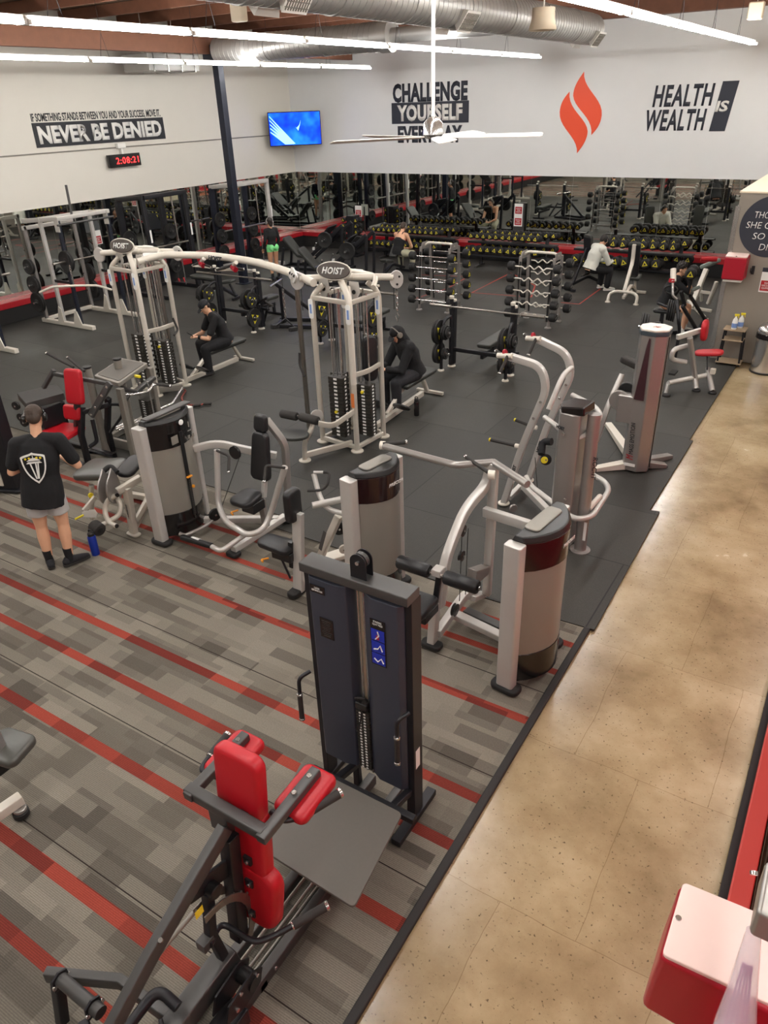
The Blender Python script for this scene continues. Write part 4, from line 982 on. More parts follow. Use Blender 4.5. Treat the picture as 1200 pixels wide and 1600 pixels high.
G().tube([at(160, 738, z=.74), at(172, 727, z=.80), at(183, 738, z=.74)], .03, .08).build('pad_bumper', 'black_rubber', t)
G().beam([at(183, 768, z=.60), at(220, 746, z=.68)], .07, .07, (0,0,1)).build('top_rail', cs, t, bevel=.008)
G().beam([at(198, 762, z=.62), at(209, 832, z=.03)], .07, .09, (1,0,0)).build('front_post', cs, t, bevel=.008)
text('HOIST', frame(at(205, 797, z=.33)+V((-.005,-.05,0)), (0.05,-.05,-1), (-.5, -1, 0)), .17, .035, 'ink_black', t, depth=.003, bold=.04)
G().pad(frame(at(209, 834, z=.02), X_, Z_), .19, .10, .02, .045, .005).build('post_foot', cs, t)
G().beam([at(215, 815, z=.12), at(232, 785, z=.42)], .05, .05, (0,0,1)).build('brace', cs, t, bevel=.006)
G().beam([at(209, 825, z=.08), (-6.95, 5.3, .08)], .07, .07).build('base_rail', cs, t, bevel=.006)
G().beam([(-7.3, 5.2, .06), (-6.4, 5.35, .06)], .07, .07).build('rear_rail', cs, t, bevel=.006)
G().tube([at(143, 758, z=.54), at(143, 810, z=.08)], .03, 0).build('rear_post', cs, t)
G().tube([at(181, 774, z=.55), at(167, 782, z=.50), at(163, 800, z=.38), at(170, 817, z=.28), at(182, 822, z=.28)], .028, .12, 14).build('lever_hoop', cs, t)
G().tube([at(181, 776, z=.50), at(190, 790, z=.42), at(186, 806, z=.32), at(160, 820, z=.26)], .028, .10, 14).build('lever_hoop', cs, t)
G().disc(at(182, 822, z=.28), (1,-.3,0), .026, .01).build('tube_plug', 'black_plastic', t); G().disc(at(183, 774, z=.55), (1,-.3,0), .026, .012).build('tube_plug', 'black_plastic', t)
roller(t, at(146, 821, z=.26), at(157, 829, z=.24), .075, 'grip_rubber', 'ankle_roller')
G().beam([at(149, 776, z=.46), at(131, 798, z=.34)], .04, .05).build('adjust_arm', cs, t, bevel=.005)
G().prism([(-.1, -.03), (.08, -.05), (.11, 0), (.08, .05), (-.1, .03)], .012, frame(at(140, 803, z=.32), (1, .3, .2), (.2, -1, .3))).build('adjust_plate', 'silver', t, bevel=.003)
G().tube([at(130, 805, z=.34), at(118, 811, z=.36)], .012, 0, 8).build('adjust_pin', 'yellow_paint', t)
G().disc(at(142, 774, z=.46), (1,-.6,0), .03, .03).build('round_label', 'yellow_paint', t)
# ------------------------------------------------------------------ plate loaded converging lat machine with red handle ends
t = thing('arm_pull_machine', 'tall grey machine with two curved arms, red joints and yellow tipped grips', 'exercise machine', (-2.5, 7.2, 0))
for ft_, yoff, top, bd, bm2 in (((787, 796), 0, (796, 557, 1.86), (858, 600, 1.52), (815, 700, .82)), ((822, 772), .75, (840, 530, 1.86), (897, 578, 1.52), (868, 655, .82))):
    a = at(*ft_, z=.04); Yp = a.y + 0
    if yoff == 0: yy = 7.30
    else: yy = 8.02
    A = at(bd[0], bd[1], Y=yy); B = at(top[0], top[1], Y=yy); M_ = at(bm2[0], bm2[1], Y=yy)
    F0 = V((-3.02, yy, .03)) if yoff == 0 else V((-3.0, yy, .03))
    if yoff: M_ = V((-2.80, yy, .85))
    G().beam([F0, M_, A - V((.02, 0, .06)), A + V((-.10, 0, .18)), B], .075, .075, (0,1,0), bend=.2).build('curved_arm', 'silver', t, bevel=.012)
    foot(t, F0, .07, 'pale_silver', .02, 'foot_disc')
    G().tube([B + V((.05, -.04, .02)), B + V((-.13, -.02, -.0))], .03, 0).build('arm_head', 'pale_silver', t)
    G().disc(B + V((-.055, 0, .03)), (1, 0, .2), .042, .03).build('red_joint', 'red_plastic', t)
    grip(t, [B + V((-.06, .0, -.0)), B + V((-.20, .10, -.0))], .02, 0)
    grip(t, [B + V((.0, -.05, .02)), B + V((-.03, -.17, -.14))], .018, 0)
    H = at(805 if yoff else 766, 656 if yoff else 687, Y=yy - .02)
    K = at(836 if yoff else 808, 668 if yoff else 697, Y=yy - .02)
    grip(t, [K, H], .019, 0, cap='yellow_paint'); G().disc(K, (1,0,0), .028, .05).build('grip_joint', 'pale_silver', t)
    for q in (.25, .5): bolt(t, A.lerp(M_, q) + V((0, -.045, 0)), Y_, .016)
    text('HOIST', frame(M_.lerp(F0, .38) + V((0, -.040, 0)), (F0-M_)*-1, (0, -1, 0)), .16, .04, 'ink_black', t, depth=.003, bold=.04)
G().tube([at(857, 640, Y=7.45), at(880, 585, Y=7.66) + V((0, 0, 0)), at(893, 575, Y=7.95)], .03, .12, 14).build('arm_spacer', 'silver', t)
G().beam([(-2.98, 7.35, .09), (-2.98, 7.95, .09)], .06, .06).build('base_cross', 'silver', t, bevel=.008)
G().beam([(-2.9, 7.6, .16), (-2.2, 7.0, .12)], .07, .08).build('base_rail', 'silver', t, bevel=.008)
# tower
TWX, TWY = -2.06, 6.78
G().prism([(-.17, -.03), (-.13, -.12), (0, -.15), (.08, -.12), (.08, .13), (-.12, .15), (-.17, .05)], 1.56, Matrix.Translation((TWX-.02, TWY, .79))).build('tower_shell', 'satin_grey', t, bevel=.012)
G().prism([(-.18, -.04), (-.13, -.14), (.1, -.15), (.13, .1), (-.1, .17), (-.18, .06)], .09, Matrix.Translation((TWX-.01, TWY+.02, 1.60)) @ Matrix.Rotation(R(-8), 4, 'Y')).build('tower_cap', 'gloss_black', t, bevel=.015)
G().tube([(TWX+.17, TWY-.02, .02), (TWX+.15, TWY+.02, 1.56)], .065, 0, 20).build('round_upright', 'satin_grey', t)
foot(t, (TWX+.17, TWY-.02, 0.01), .11, 'satin_grey', .02, 'foot_disc')
text('HOIST', frame((TWX-.12, TWY-.165, 1.43), (1,-.5,0), (-.3,-1,0)), .11, .04, 'ink_black', t, depth=.003, bold=.04)
bolt(t, (TWX-.09, TWY-.15, 1.36), (-.3,-1,0), .02); bolt(t, (TWX-.0, TWY-.17, .66), Y_, .014)
text('ROC-IT', frame((TWX+.225, TWY-.03, 1.0), (.02,-.05,-1), (1, -.6, 0)), .26, .06, 'ink_black', t, depth=.003, bold=.01, shear=.4)
G().box((TWX+.215, TWY-.075, .28), (.03, .004, .22), None).build('serial_label', 'white_label', t)
G().tube([at(851, 652, z=1.33), at(868, 664, z=1.33), at(890, 686, z=1.32), at(914, 682, z=1.32), at(925, 668, z=1.34)], .027, .12, 14).build('upper_hoop', 'silver', t)
G().tube([at(925, 668, z=1.34), at(940, 650, z=1.36), at(930, 635, z=1.38), at(894, 617, z=1.40)], .027, .12, 14).build('upper_hoop', 'silver', t)
G().tube([at(822, 745, z=.62), at(830, 760, z=.58), at(898, 812, z=.48), at(925, 808, z=.48), at(944, 778, z=.5)], .03, .16, 14).build('lower_hoop', 'silver', t)
G().tube([at(944, 778, z=.5), at(952, 765, z=.5), at(945, 752, z=.5), at(918, 738, z=.5)], .03, .12, 14).build('lower_hoop', 'silver', t)
roller(t, at(920, 795, z=.52), at(938, 775, z=.54), .03, 'pale_silver', 'lock_sleeve')
m = frame(at(853, 718, z=.88), (1,.2,0), (.3,-1,0)); pulley(t, at(853, 718, z=.86), (.4, -1, .2), .06, 'black_plastic'); G().disc(at(853, 718, z=.86) + V((-.01, -.02, 0)), (.4, -1, .2), .038, .02).build('yellow_rim', 'yellow_paint', t)
G().tube([at(862, 690, z=1.05), at(848, 690, z=1.02), at(846, 710, z=.92)], .04, .06, 10).build('strap_pouch', 'cloth_black', t)
G().tube([at(836, 715, z=.9), at(840, 768, z=.4)], .004, 0, 6).build('cable', 'black_rubber', t)
G().disc(at(802, 794, z=.08), (1, -.8, 0), .05, .03).build('transport_wheel', 'satin_grey', t)
# ------------------------------------------------------------------ tall column trainer
t = thing('column_trainer', 'tall grey column machine with white cap and splayed feet at the rubber edge', 'exercise machine', (-2.0, 9.0, 0))
cx, cy = -1.93, 9.02
sec = [(-.17, -.02), (-.12, -.13), (.05, -.15), (.17, -.07), (.17, .1), (.06, .18), (-.1, .17), (-.17, .08)]
G().prism(sec, 1.78, Matrix.Translation((cx, cy, .92))).build('column_body', 'satin_grey', t, bevel=.012)
mat('cap_white', (226, 218, 206), .4); mat('cap_edge', (56, 66, 72), .35)
G().prism([(x*1.06, y*1.06) for x, y in sec], .05, Matrix.Translation((cx, cy, 1.82))).build('cap_band', 'cap_edge', t, bevel=.006)
G().prism([(x*1.04, y*1.04) for x, y in sec], .03, Matrix.Translation((cx, cy, 1.86))).build('cap_top', 'cap_white', t, bevel=.012)
text('ME', frame((cx+.02, cy, 1.877), (1,-.2,0), (0,0,1)), .08, .05, 'tape_red', t, depth=.002, shear=.4)
mat('maroon_plastic', (62, 34, 40), .35)
G().add([V(p)+V((cx,cy,0)) for p in ((-.175,-.03,1.0), (-.10,-.145,1.0), (.02,-.155,1.0), (.0,-.155,1.76), (-.02,-.158,1.78), (-.178,.0,1.0), (-.02,-.13,1.76))], [(0,1,4), (1,2,3,4), (0,4,6,5), (5,6,3,2)]).build('maroon_wedge', 'maroon_plastic', t)
G().box((cx+.176, cy+.01, .92), (.008, .02, 1.7)).build('side_groove', 'black_plastic', t)
text('MASS EMOTION', frame((cx-.055, cy-.142, .48), (-.05,.005,1), (-.12,-.98,0)), .42, .055, 'ink_black', t, depth=.003)
text('M', frame((cx-.055, cy-.142, .225), (-.05,.005,1), (-.12,-.98,0)), .07, .09, 'red_paint', t, depth=.003, shear=.4)
G().box((cx-.04, cy-.15, .12), (.14, .01, .035)).build('base_label', 'white_label', t)
for a, b in (((925, 733), (990, 722)), ((1040, 727), (995, 720)), ((950, 662), (978, 690)), ((1047, 712), (1015, 690))):
    p, q = at(*a, z=.03), V((cx, cy, .09))
    G().sweep([p, p.lerp(q, .8), q], [rrect(.10, .05), rrect(.12, .10), rrect(.12, .14)], up=Z_).build('splayed_foot', 'pale_silver' if a[0] < 1000 else 'satin_grey', t, bevel=.008)
    G().disc((p.x, p.y, .012), Z_, .03, .02).build('rubber_stop', 'black_rubber', t)
G().box((cx-.17, cy-.05, .84), (.26, .16, .36), None).build('lever_housing', 'satin_grey', t, bevel=.015)
G().disc((cx-.30, cy-.04, .92), (0,1,0), .13, .04).build('lever_disc', 'satin_grey', t)
G().beam([at(932, 690, z=.30), at(948, 640, z=.72), at(972, 585, z=1.10)], .07, .05, (0,1,0), bend=.1).build('swing_lever', 'satin_grey', t, bevel=.008)
G().box(at(957, 628, z=.80), (.08, .08, .10)).build('lever_collar', 'grey_metal', t, bevel=.01)
G().pad(frame(at(985, 566, z=1.17), (1, -.2, -.25), (.2, 0, 1)), .28, .13, .09, .05, .025).build('knee_pad', 'grip_rubber', t, ang=60)
G().disc((cx-.26, cy+.10, 1.02), (0,1,0), .10, .05).build('lever_wheel', 'black_plastic', t)
# ------------------------------------------------------------------ t-bar row bench with red pads
t = thing('chest_row_bench', 'grey tube bench with red seat and red chest pad near the taupe wall', 'exercise machine', (-1.9, 12.5, 0))
G().pad(frame(at(1101, 516, z=.95), (0, 1, 0), (1, 0, .05)), .26, .34, .09, .12, .04).build('chest_pad', 'red_vinyl', t, ang=60)
G().pad(frame(at(1108, 551, z=.55), (1, .1, .12), (-.12, 0, 1)), .44, .28, .06, .11, .028).build('seat_pad', 'red_vinyl', t, ang=60)
G().beam([at(1095, 516, z=.95), at(1058, 527, z=.90)], .06, .08).build('pad_arm', 'silver', t, bevel=.008)
G().tube([at(1078, 528, z=.88), at(1086, 590, z=.2), at(1088, 608, z=.05)], .045, 0, 16).build('main_post', 'satin_grey', t)
G().tube([at(1105, 556, z=.50), at(1105, 578, z=.30)], .012, 0, 8).build('seat_stem', 'black_metal', t)
G().tube([at(1106, 576, z=.30), at(1113, 612, z=.04)], .045, 0, 16).build('seat_post', 'satin_grey', t)
G().box(at(1114, 580, z=.30), (.08, .08, .09)).build('post_clamp', 'pale_silver', t, bevel=.01)
G().tube([at(1106, 586, z=.22), at(1045, 598, z=.15)], .04, 0, 16).build('base_tube', 'silver', t)
G().tube([at(1075, 540, z=.72), at(1052, 546, z=.70), at(1048, 562, z=.52), at(1072, 566, z=.46)], .04, .1, 16).build('side_tube', 'silver', t)
G().tube([at(1044, 598, z=.12), at(1040, 616, z=.03)], .03, 0, 12).build('front_post', 'satin_grey', t)
for p in ((1088, 610), (1113, 614), (1041, 618)): foot(t, (*at(*p, z=.02).xy, .011), .065, 'black_rubber', .04)
G().box(at(1052, 582, z=.3), (.10, .22, .03)).build('foot_plate', 'black_rubber', t)
# ------------------------------------------------------------------ partly seen machine at the left edge
t = thing('seat_machine', 'partly seen machine at the left edge with a grey seat and white foot bar', 'exercise machine', (-4.9, 1.5, 0))
G().pad(frame(at(14, 1168, z=.55), (1, .2, 0), (.1,-.1,1)), .30, .26, .07, .06, .025, 1.0).build('seat_pad', 'pad_sheen', t, ang=60)
G().box(at(4, 1182, z=.45), (.2, .2, .10)).build('seat_carriage', 'black_plastic', t, bevel=.01)
G().tube([at(14, 1188, z=.47), at(20, 1192, z=.46)], .012, 0, 8).build('adjust_lever', 'orange_plastic', t)
G().beam([at(-20, 1120, z=.85), at(6, 1180, z=.5)], .06, .06).build('upright', 'satin_grey', t, bevel=.01)
G().beam([at(34, 1246, z=.14), at(-30, 1290, z=.12)], .075, .08).build('foot_bar', 'pale_silver', t, bevel=.02)
G().disc(at(33, 1270, z=.04), Z_, .055, .05).build('bar_foot', 'black_rubber', t); G().disc(at(31, 1264, z=.08), Z_, .045, .03).build('foot_collar', 'satin_grey', t)
# ------------------------------------------------------------------ red seated machine (black frame) and its weight tower
t = thing('back_extension_machine', 'black framed machine with red seat and two red back pads at the left', 'exercise machine', (-8.7, 5.5, 0))
bx_ = lambda px, py, z: at(px, py, z=z)
G().pad(frame(at(116, 604, z=1.20), (.95, .2, 0), (.25, -1, .2)), .27, .46, .085, .05, .03, .95).build('upper_back_pad', 'red_vinyl', t, ang=60)
G().pad(frame(at(113, 644, z=.80), (.95, .2, 0), (.25, -1, .2)), .26, .20, .085, .04, .03).build('lumbar_pad', 'red_vinyl', t, ang=60)
G().pad(frame(at(97, 674, z=.54), (.95, .25, 0), (0, 0, 1)), .48, .46, .08, .07, .03).build('seat_pad', 'red_vinyl', t, ang=60)
bk = 'black_metal'
G().beam([at(121, 612, z=1.12), at(120, 668, z=.55)], .05, .08, (0,1,0)).build('pad_post', 'grey_metal', t, bevel=.006)
G().beam([at(128, 636, z=.86), at(127, 680, z=.50), at(138, 722, z=.03)], .07, .07, (0,1,0)).build('front_leg', bk, t, bevel=.006)
G().beam([at(169, 622, z=.92), at(168, 668, z=.45), at(176, 704, z=.03)], .07, .07, (0,1,0)).build('rear_leg', bk, t, bevel=.006)
G().beam([at(172, 598, z=1.22), at(142, 650, z=.78)], .09, .05, (0,1,0)).build('lever_plate', 'grey_metal', t, bevel=.006)
for q in (.1, .35, .7, .92): bolt(t, at(172, 598, z=1.22).lerp(at(142, 650, z=.78), q)+V((.02,-.04,0)), (.3,-1,0), .018)
G().beam([at(84, 578, z=1.38), at(68, 606, z=1.14)], .05, .06, (0,1,0)).build('lever_plate', 'grey_metal', t, bevel=.006)
G().beam([at(84, 584, z=1.33), at(172, 600, z=1.20)], .05, .05).build('cross_beam', 'grey_metal', t, bevel=.006)
G().beam([at(130, 644, z=.80), at(170, 632, z=.86)], .05, .06).build('side_beam', bk, t, bevel=.006)
for a, b in (((115, 574, 1.36), (73, 552, 1.5)), ((132, 580, 1.36), (106, 559, 1.48))): grip(t, [at(*a[:2], z=a[2]), at(*b[:2], z=b[2])], .018, 0)
G().tube([at(144, 655, z=.72), at(152, 690, z=.40), at(140, 698, z=.34)], .028, .05).build('link_bar', bk, t)
G().tube([at(172, 632, z=.85), at(190, 632, z=.8), at(192, 648, z=.7), at(172, 676, z=.4)], .02, .08).build('side_loop', bk, t)
G().beam([at(138, 705, z=.12), at(180, 712, z=.05), at(100, 690, z=.05)], .06, .06).build('base_rail', bk, t, bevel=.005)
G().beam([at(100, 690, z=.35), at(112, 722, z=.05)], .06, .06, (0,1,0)).build('front_leg', bk, t, bevel=.006)
G().beam([at(118, 720, z=.05), at(145, 734, z=.03)], .07, .05).build('base_rail', bk, t, bevel=.006)
# weight box
b0 = [at(26, 614, z=1.08), at(88, 600, z=1.08), at(100, 614, z=.98), at(40, 630, z=.98)]
bt = [p - V((0, 0, .10)) for p in b0]
G().add(b0+bt, [(0,1,2,3), (7,6,5,4), (0,4,5,1), (1,5,6,2), (2,6,7,3), (3,7,4,0)]).build('box_cover', 'grey_metal', t, bevel=.008)
G().box((b0[0]+b0[2])/2 - V((0, 0, .30)), (.30, .34, .28)).build('box_body', bk, t, bevel=.01)
bolt(t, b0[3]+V((.05,-.01,-.06)), (.3,-1,0), .02); bolt(t, b0[2]+V((-.12,-.01,-.04)), (.3,-1,0), .02)
G().box(b0[2]+V((-.03,-.012,-.05)), (.03, .003, .03)).build('warning_label', 'yellow_paint', t)
for p, q in (((75, 640, .75), (90, 690, .06)), ((50, 640, .75), (60, 690, .06)), ((96, 628, .85), (104, 665, .4))): G().beam([at(*p[:2], z=p[2]), at(*q[:2], z=q[2])], .06, .06, (0,1,0)).build('frame_post', bk, t, bevel=.005)
for p in ((25, 634, .8), (38, 660, .6), (33, 652, .7)): pulley(t, at(*p[:2], z=p[2]), (.3,-1,0), .06)
t = thing('weight_tower', 'black weight tower with blue instruction pictures at the left edge', 'exercise machine', (-8.8, 4.6, 0))
tc_ = V((-8.97, 4.76, 0)); u_ = V((.3, .95, 0)).normalized()
mtw = frame((-8.87, 4.64, .72), (.93, .36, 0), (0, 0, 1)); 
G().prism([(-.33, -.12), (.17, -.12), (.17, .10), (-.33, .10)], 1.5, mtw @ Matrix.Translation((0, 0, .07))).build('tower_shroud', 'black_metal', t, bevel=.02)
G().prism([(-.34, -.13), (.18, -.13), (.18, .11), (-.34, .11)], .16, mtw @ Matrix.Translation((0, 0, .88))).build('tower_head', 'gloss_black', t, bevel=.04)
G().box((-.04, -.128, -.02), (.07, .02, 1.2), mtw).build('stack_slot', 'pale_silver', t, bevel=.004)
mpl = mtw @ frame((.09, -.126, .45), (1,0,0), (0,-1,0)); o = G().box((0,0,0), (.12, .46, .004), mpl).build('instruction_placard', 'gloss_black', t)
for k in range(3): G().box((0, .09-.14*k, .004), (.105, .125, .003), mpl).build('blue_picture', 'blue_label', o)
g = G()
for k in range(3): g.tube([mpl @ V((x, y+.09-.14*k, .008)) for x, y in ((-.03,.04),(0,.0),(.03,-.02),(-.02,-.04))], .006, 0, 6)
g.build('picture_figure', 'white_label', o)
text('LEG CURL', mpl @ Matrix.Translation((0, .195, .003)), .08, .02, 'white_label', o, depth=.001)
G().disc(mtw @ V((-.03, -.135, .88)), mtw.to_3x3() @ V((0,-1,0)), .03, .01).build('round_badge', 'white_label', t)
G().pad(mtw @ Matrix.Translation((-.08, 0, -.69)), .6, .32, .04, .03, .01).build('tower_foot', 'black_metal', t)
for k in range(14): G().box((-.04, -.118, -.5+.03*k), (.06, .03, .024), mtw).build('weight_plate', 'iron_weight', t)
# ------------------------------------------------------------------ grey step platform machine
t = thing('assisted_chin_machine', 'grey machine with a high square platform behind the red back pads', 'exercise machine', (-8.7, 6.4, 0))
zz = 1.12
pc = [at(147, 590, z=zz), at(190, 562, z=zz), at(232, 570, z=zz), at(186, 602, z=zz)]
c = sum(pc, V())/4; dg = 'dull_grey'
G().prism(round_poly([((p-c).x, (p-c).y) for p in pc], .05), .06, Matrix.Translation(c)).build('platform_tray', dg, t, bevel=.01)
G().prism(round_poly([((p-c).x*.86, (p-c).y*.86) for p in pc], .04), .01, Matrix.Translation(c+V((0,0,.033)))).build('platform_mat', 'platform_grey', t)
for p, q in (((136, 575, 1.28), (160, 690, .03)), ((183, 562, 1.28), (200, 660, .03))):
    a = at(p[0], p[1], z=p[2]); b = V((a.x, a.y, .03))
    G().tube([b, a], .055, 0, 18).build('round_post', dg, t); G().disc(a+V((0,0,.01)), Z_, .06, .03).build('post_cap', 'black_plastic', t); foot(t, (b.x, b.y, .011), .09, dg, .02, 'foot_disc')
for a, b in ((pc[3], (0,0)), (pc[2], (0,0))):
    G().beam([a-V((0,0,.04)), V((a.x, a.y, .05))], .10, .07, (0,1,0)).build('square_post', dg, t, bevel=.01)
G().beam([at(186, 606, z=1.0), at(212, 612, z=.95), at(240, 590, z=1.0)], .09, .05).build('arm_cover', 'grey_metal', t, bevel=.01)
G().box(at(215, 588, z=1.12), (.10, .03, .03)).build('yellow_label', 'yellow_paint', t)
G().tube([at(194, 616, z=.95), at(204, 617, z=.93), at(232, 612, z=.95), at(240, 600, z=1.0), at(265, 603, z=.98)], .018, .06).build('curl_handle', 'chrome', t)
grip(t, [at(242, 600, z=1.0), at(266, 603, z=.98)], .02, 0); grip(t, [at(202, 618, z=.93), at(195, 629, z=.86)], .018, 0)
pb = [at(170, 680, z=.14), at(205, 660, z=.14)]
G().beam([at(175, 690, z=.1), at(215, 700, z=.1)], .05, .14).build('name_plate', dg, t, bevel=.006)
text('HOIST', frame(at(190, 684, z=.14)+V((0,-.04,0)), (1,.1,0), (.1,-1,0)), .16, .05, 'ink_black', t, depth=.004, bold=.04)
for dx in (0, .07, .14): G().tube([at(176, 670, z=.15)+V((dx,0,0)), at(208, 655, z=.16)+V((dx,0,0))], .018, 0).build('slide_rod', 'chrome', t)
for a in ((at(160, 690, z=.06), at(232, 650, z=.06)), (at(235, 680, z=.06), at(200, 655, z=.06))): G().beam(list(a), .08, .08).build('base_rail', dg, t, bevel=.006)
sx = at(217, 660, z=.5)
for k in range(14): G().box((sx.x, sx.y+.2, .12+.034*k+.2), (.18, .12, .03)).build('weight_plate', 'iron_weight', t)
g = G()
for k in range(14): g.box((sx.x, sx.y+.137, .12+.034*k+.2), (.05, .004, .014))
g.build('number_strip', 'white_label', t)
for x in (-.1, .1): G().tube([(sx.x+x, sx.y+.2, .1), (sx.x+x, sx.y+.2, 1.05)], .012, 0, 8).build('guide_rod', 'chrome', t)
# ================================================================== cable crossover
mat('sign_brown', (74, 66, 60), .45); mat('orange_label', (214, 120, 60), .5)
def hoist_tower(label, fx_, fy_, W=.62):
    """four-post multi station; (fx_, fy_) centre; posts on the four diamond points"""
    c = V((fx_, fy_, 0)); m_ = 'warm_silver'
    t = thing('cable_station', label, 'exercise machine', c)
    H = 2.24
    pts = {'front': c + V((.28, -.36, 0)), 'left': c + V((-.36, -.30, 0)), 'right': c + V((.33, .26, 0)), 'back': c + V((-.28, .34, 0))}
    for k, p in pts.items():
        G().tube([p + V((0,0,.02)), p + V((0,0,H-.14)), p.lerp(c, .35) + V((0,0,H))], .038, .12, 16).build('upright_post', m_, t)
        foot(t, (p.x, p.y, .011), .09, m_, .025, 'foot_disc')
        o = G().pad(frame(p + V((.0, -.043, H-.30)), X_, (0,-1,0)), .075, .26, .006, .03, .002).build('exercise_label', 'white_label', t)
        G().box((0, .0, .005), (.03, .12, .002), frame(p + V((.0, -.043, H-.30)), X_, (0,-1,0))).build('label_picture', 'blue_pale', o)
    q = list(pts.values())
    for z in (.07, H-.16):
        for a, b in (('front', 'left'), ('front', 'right'), ('right', 'back'), ('left', 'back')):
            G().beam([pts[a]+V((0,0,z)), pts[b]+V((0,0,z))], .05, .06).build('frame_rail', m_, t, bevel=.005)
    for z in (.72, 1.12):
        a, b = pts['front'], pts['right']; mid = (a+b)/2 + V((.05, -.05, 0))
        if z > 1: G().sweep([a+V((0,0,z)), mid+V((0,0,z)), b+V((0,0,z))], rrect(.025, .07, .008), bend=.1).build('guard_band', m_, t)
    # stacks: two in front, two behind
    for k, (dx, dy, w_) in enumerate(((-.08, -.22, .24), (.24, -.02, .24), (.05, .20, .22), (-.24, .04, .22))):
        stack(t, c.x+dx, c.y+dy, w_, .14, .14, (1.02, .90, .78, .98)[k], 16 if k < 2 else 10, (.52, .80, None, None)[k], top=H-.1)
    # top arms and sign
    for ang, L in ((205, .62), (30, .62), (262, .35)):
        d = V((math.cos(R(ang)), math.sin(R(ang)), 0)); e = c + d*L + V((0,0,H+.06))
        if ang == 262: G().tube([c+V((0,0,H+.10)), c+d*.2+V((.05,0,H+.12)), pts['front']+V((0,0,H-.1)), pts['front']+V((0,0,1.0))], .042, .14, 16).build('front_arm', 'pale_silver', t); continue
        G().tube([c+V((0,0,H+.08)) - d*.1, e], .045, .1, 18).build('top_arm', 'pale_silver', t)
        nrm = d.cross(Z_); mm = frame(e, d, nrm)
        o = G().prism([(.09*math.cos(R(a)), .115*math.sin(R(a))-.03) for a in range(0, 360, 20)], .05, mm @ Matrix.Translation((.04, 0, 0))).build('pulley_shroud', 'silver', t, bevel=.006)
        for a in (40, 160, 280): G().disc(mm @ V((.04+.05*math.cos(R(a)), .06*math.sin(R(a))-.03, .027)), nrm, .015, .006, 12).build('shroud_hole', 'black_plastic', o)
        G().tube([e+V((0,0,-.12)), e+V((0,0,-.42))], .005, 0, 6).build('cable', 'black_rubber', t)
    for s_ in (-1, 1): G().tube([c+V((s_*.42,.0,H-.02)), c+V((s_*.36,.18,H+.08)), c+V((0,.24,H+.10)), c+V((-s_*.1,.24,H+.10))], .035, .12, 14).build('top_hoop', 'pale_silver', t)
    for s_ in (-1, 1):
        mm = frame(c+V((s_*.24, -.18, H-.06)), X_, (0,-1,0)); o = G().prism([(-.07, .13), (.07, .13), (.09, 0), (.02, -.12), (-.04, -.12), (-.09, 0)], .012, mm).build('pulley_plate', 'silver', t, bevel=.003)
        G().disc(mm @ V((0, 0, .01)), Y_, .028, .008).build('plate_hole', 'black_plastic', o)
    sm = frame(c+V((.02, -.30, H+.21)), (1, .12, 0), (.25, -1, .28))
    o = G().prism([(.235*math.cos(R(a)), .105*math.sin(R(a))) for a in range(0, 360, 10)], .035, sm).build('name_sign', 'sign_brown', t, bevel=.01)
    G().prism([(.25*math.cos(R(a)), .118*math.sin(R(a))) for a in range(0, 360, 10)], .022, sm @ Matrix.Translation((0,0,-.012))).build('sign_rim', 'pale_silver', o, bevel=.006)
    text('HOIST', sm @ Matrix.Translation((0, 0, .018)), .32, .085, 'white_label', o, depth=.004, bold=.03, shear=.25, spacing=1.12)
    G().tube([c+V((.0,-.16,H+.10)), c+V((.02,-.28,H+.12))], .05, 0).build('sign_neck', 'sign_brown', t)
    return t, c, pts, H
t2, C2, P2, HH = hoist_tower('cable station with oval sign and black hip pad in the middle of the rubber floor', -5.74, 8.12)
t1, C1, P1, _ = hoist_tower('cable station with oval sign at the left end of the curved crossover bar', -10.08, 8.42)
# pad, seat and rollers of the middle station
G().pad(frame(at(578, 560, z=1.22), (.5, .86, 0), (.86, -.5, 0)), .22, .64, .09, .09, .03).build('hip_pad', 'black_vinyl', t2, ang=60)
G().beam([at(576, 562, z=1.2), P2['right']+V((0,0,1.08))], .05, .05).build('pad_arm', 'warm_silver', t2)
sp_ = V((-5.93, 7.16, 0))
G().tube([sp_+V((0,0,.02)), sp_+V((.02,0,.30)), sp_+V((.10,.08,.46)), sp_+V((.05,.22,.60))], .035, .1, 14).build('seat_upright', 'warm_silver', t2)
foot(t2, (sp_.x, sp_.y, .011), .085, 'warm_silver', .02, 'foot_disc')
G().beam([sp_+V((0.02,0,.10)), P2['front']+V((-.12,.05,.10))], .05, .08).build('floor_rail', 'warm_silver', t2, bevel=.006)
G().prism([(.21*math.cos(R(a)), .165*math.sin(R(a))) for a in range(0, 360, 15)], .05, frame(at(459, 680, z=.48), (1,.4,0), (0,0,1))).build('seat_pad', 'grey_vinyl', t2, bevel=.018)
roller(t2, at(440, 646, z=.62), at(464, 651, z=.62), .06, 'grip_rubber'); roller(t2, at(470, 651, z=.62), at(497, 658, z=.62), .06, 'grip_rubber')
G().tube([at(462, 650, z=.62), at(500, 658, z=.62)], .02, 0).build('roller_axle', 'chrome', t2)
G().sweep([at(498, 662, z=.60), at(520, 666, z=.58), P2['front']+V((-.0,-.02,.62))], rrect(.03, .08, .01), bend=.12).build('support_band', 'warm_silver', t2)
G().disc(at(495, 650, z=.64), (1,-1,0), .09, .02).build('guide_disc', 'silver', t2)
G().tube([at(468, 551, z=1.45), at(468, 570, z=1.28), at(476, 588, z=1.15)], .016, .05).build('hook_handle', 'grip_rubber', t2)
G().beam([at(464, 452, z=2.08), V((*at(464, 452, z=2.08).xy, .02))], .06, .05).build('slide_column', 'steel', t2, bevel=.004)
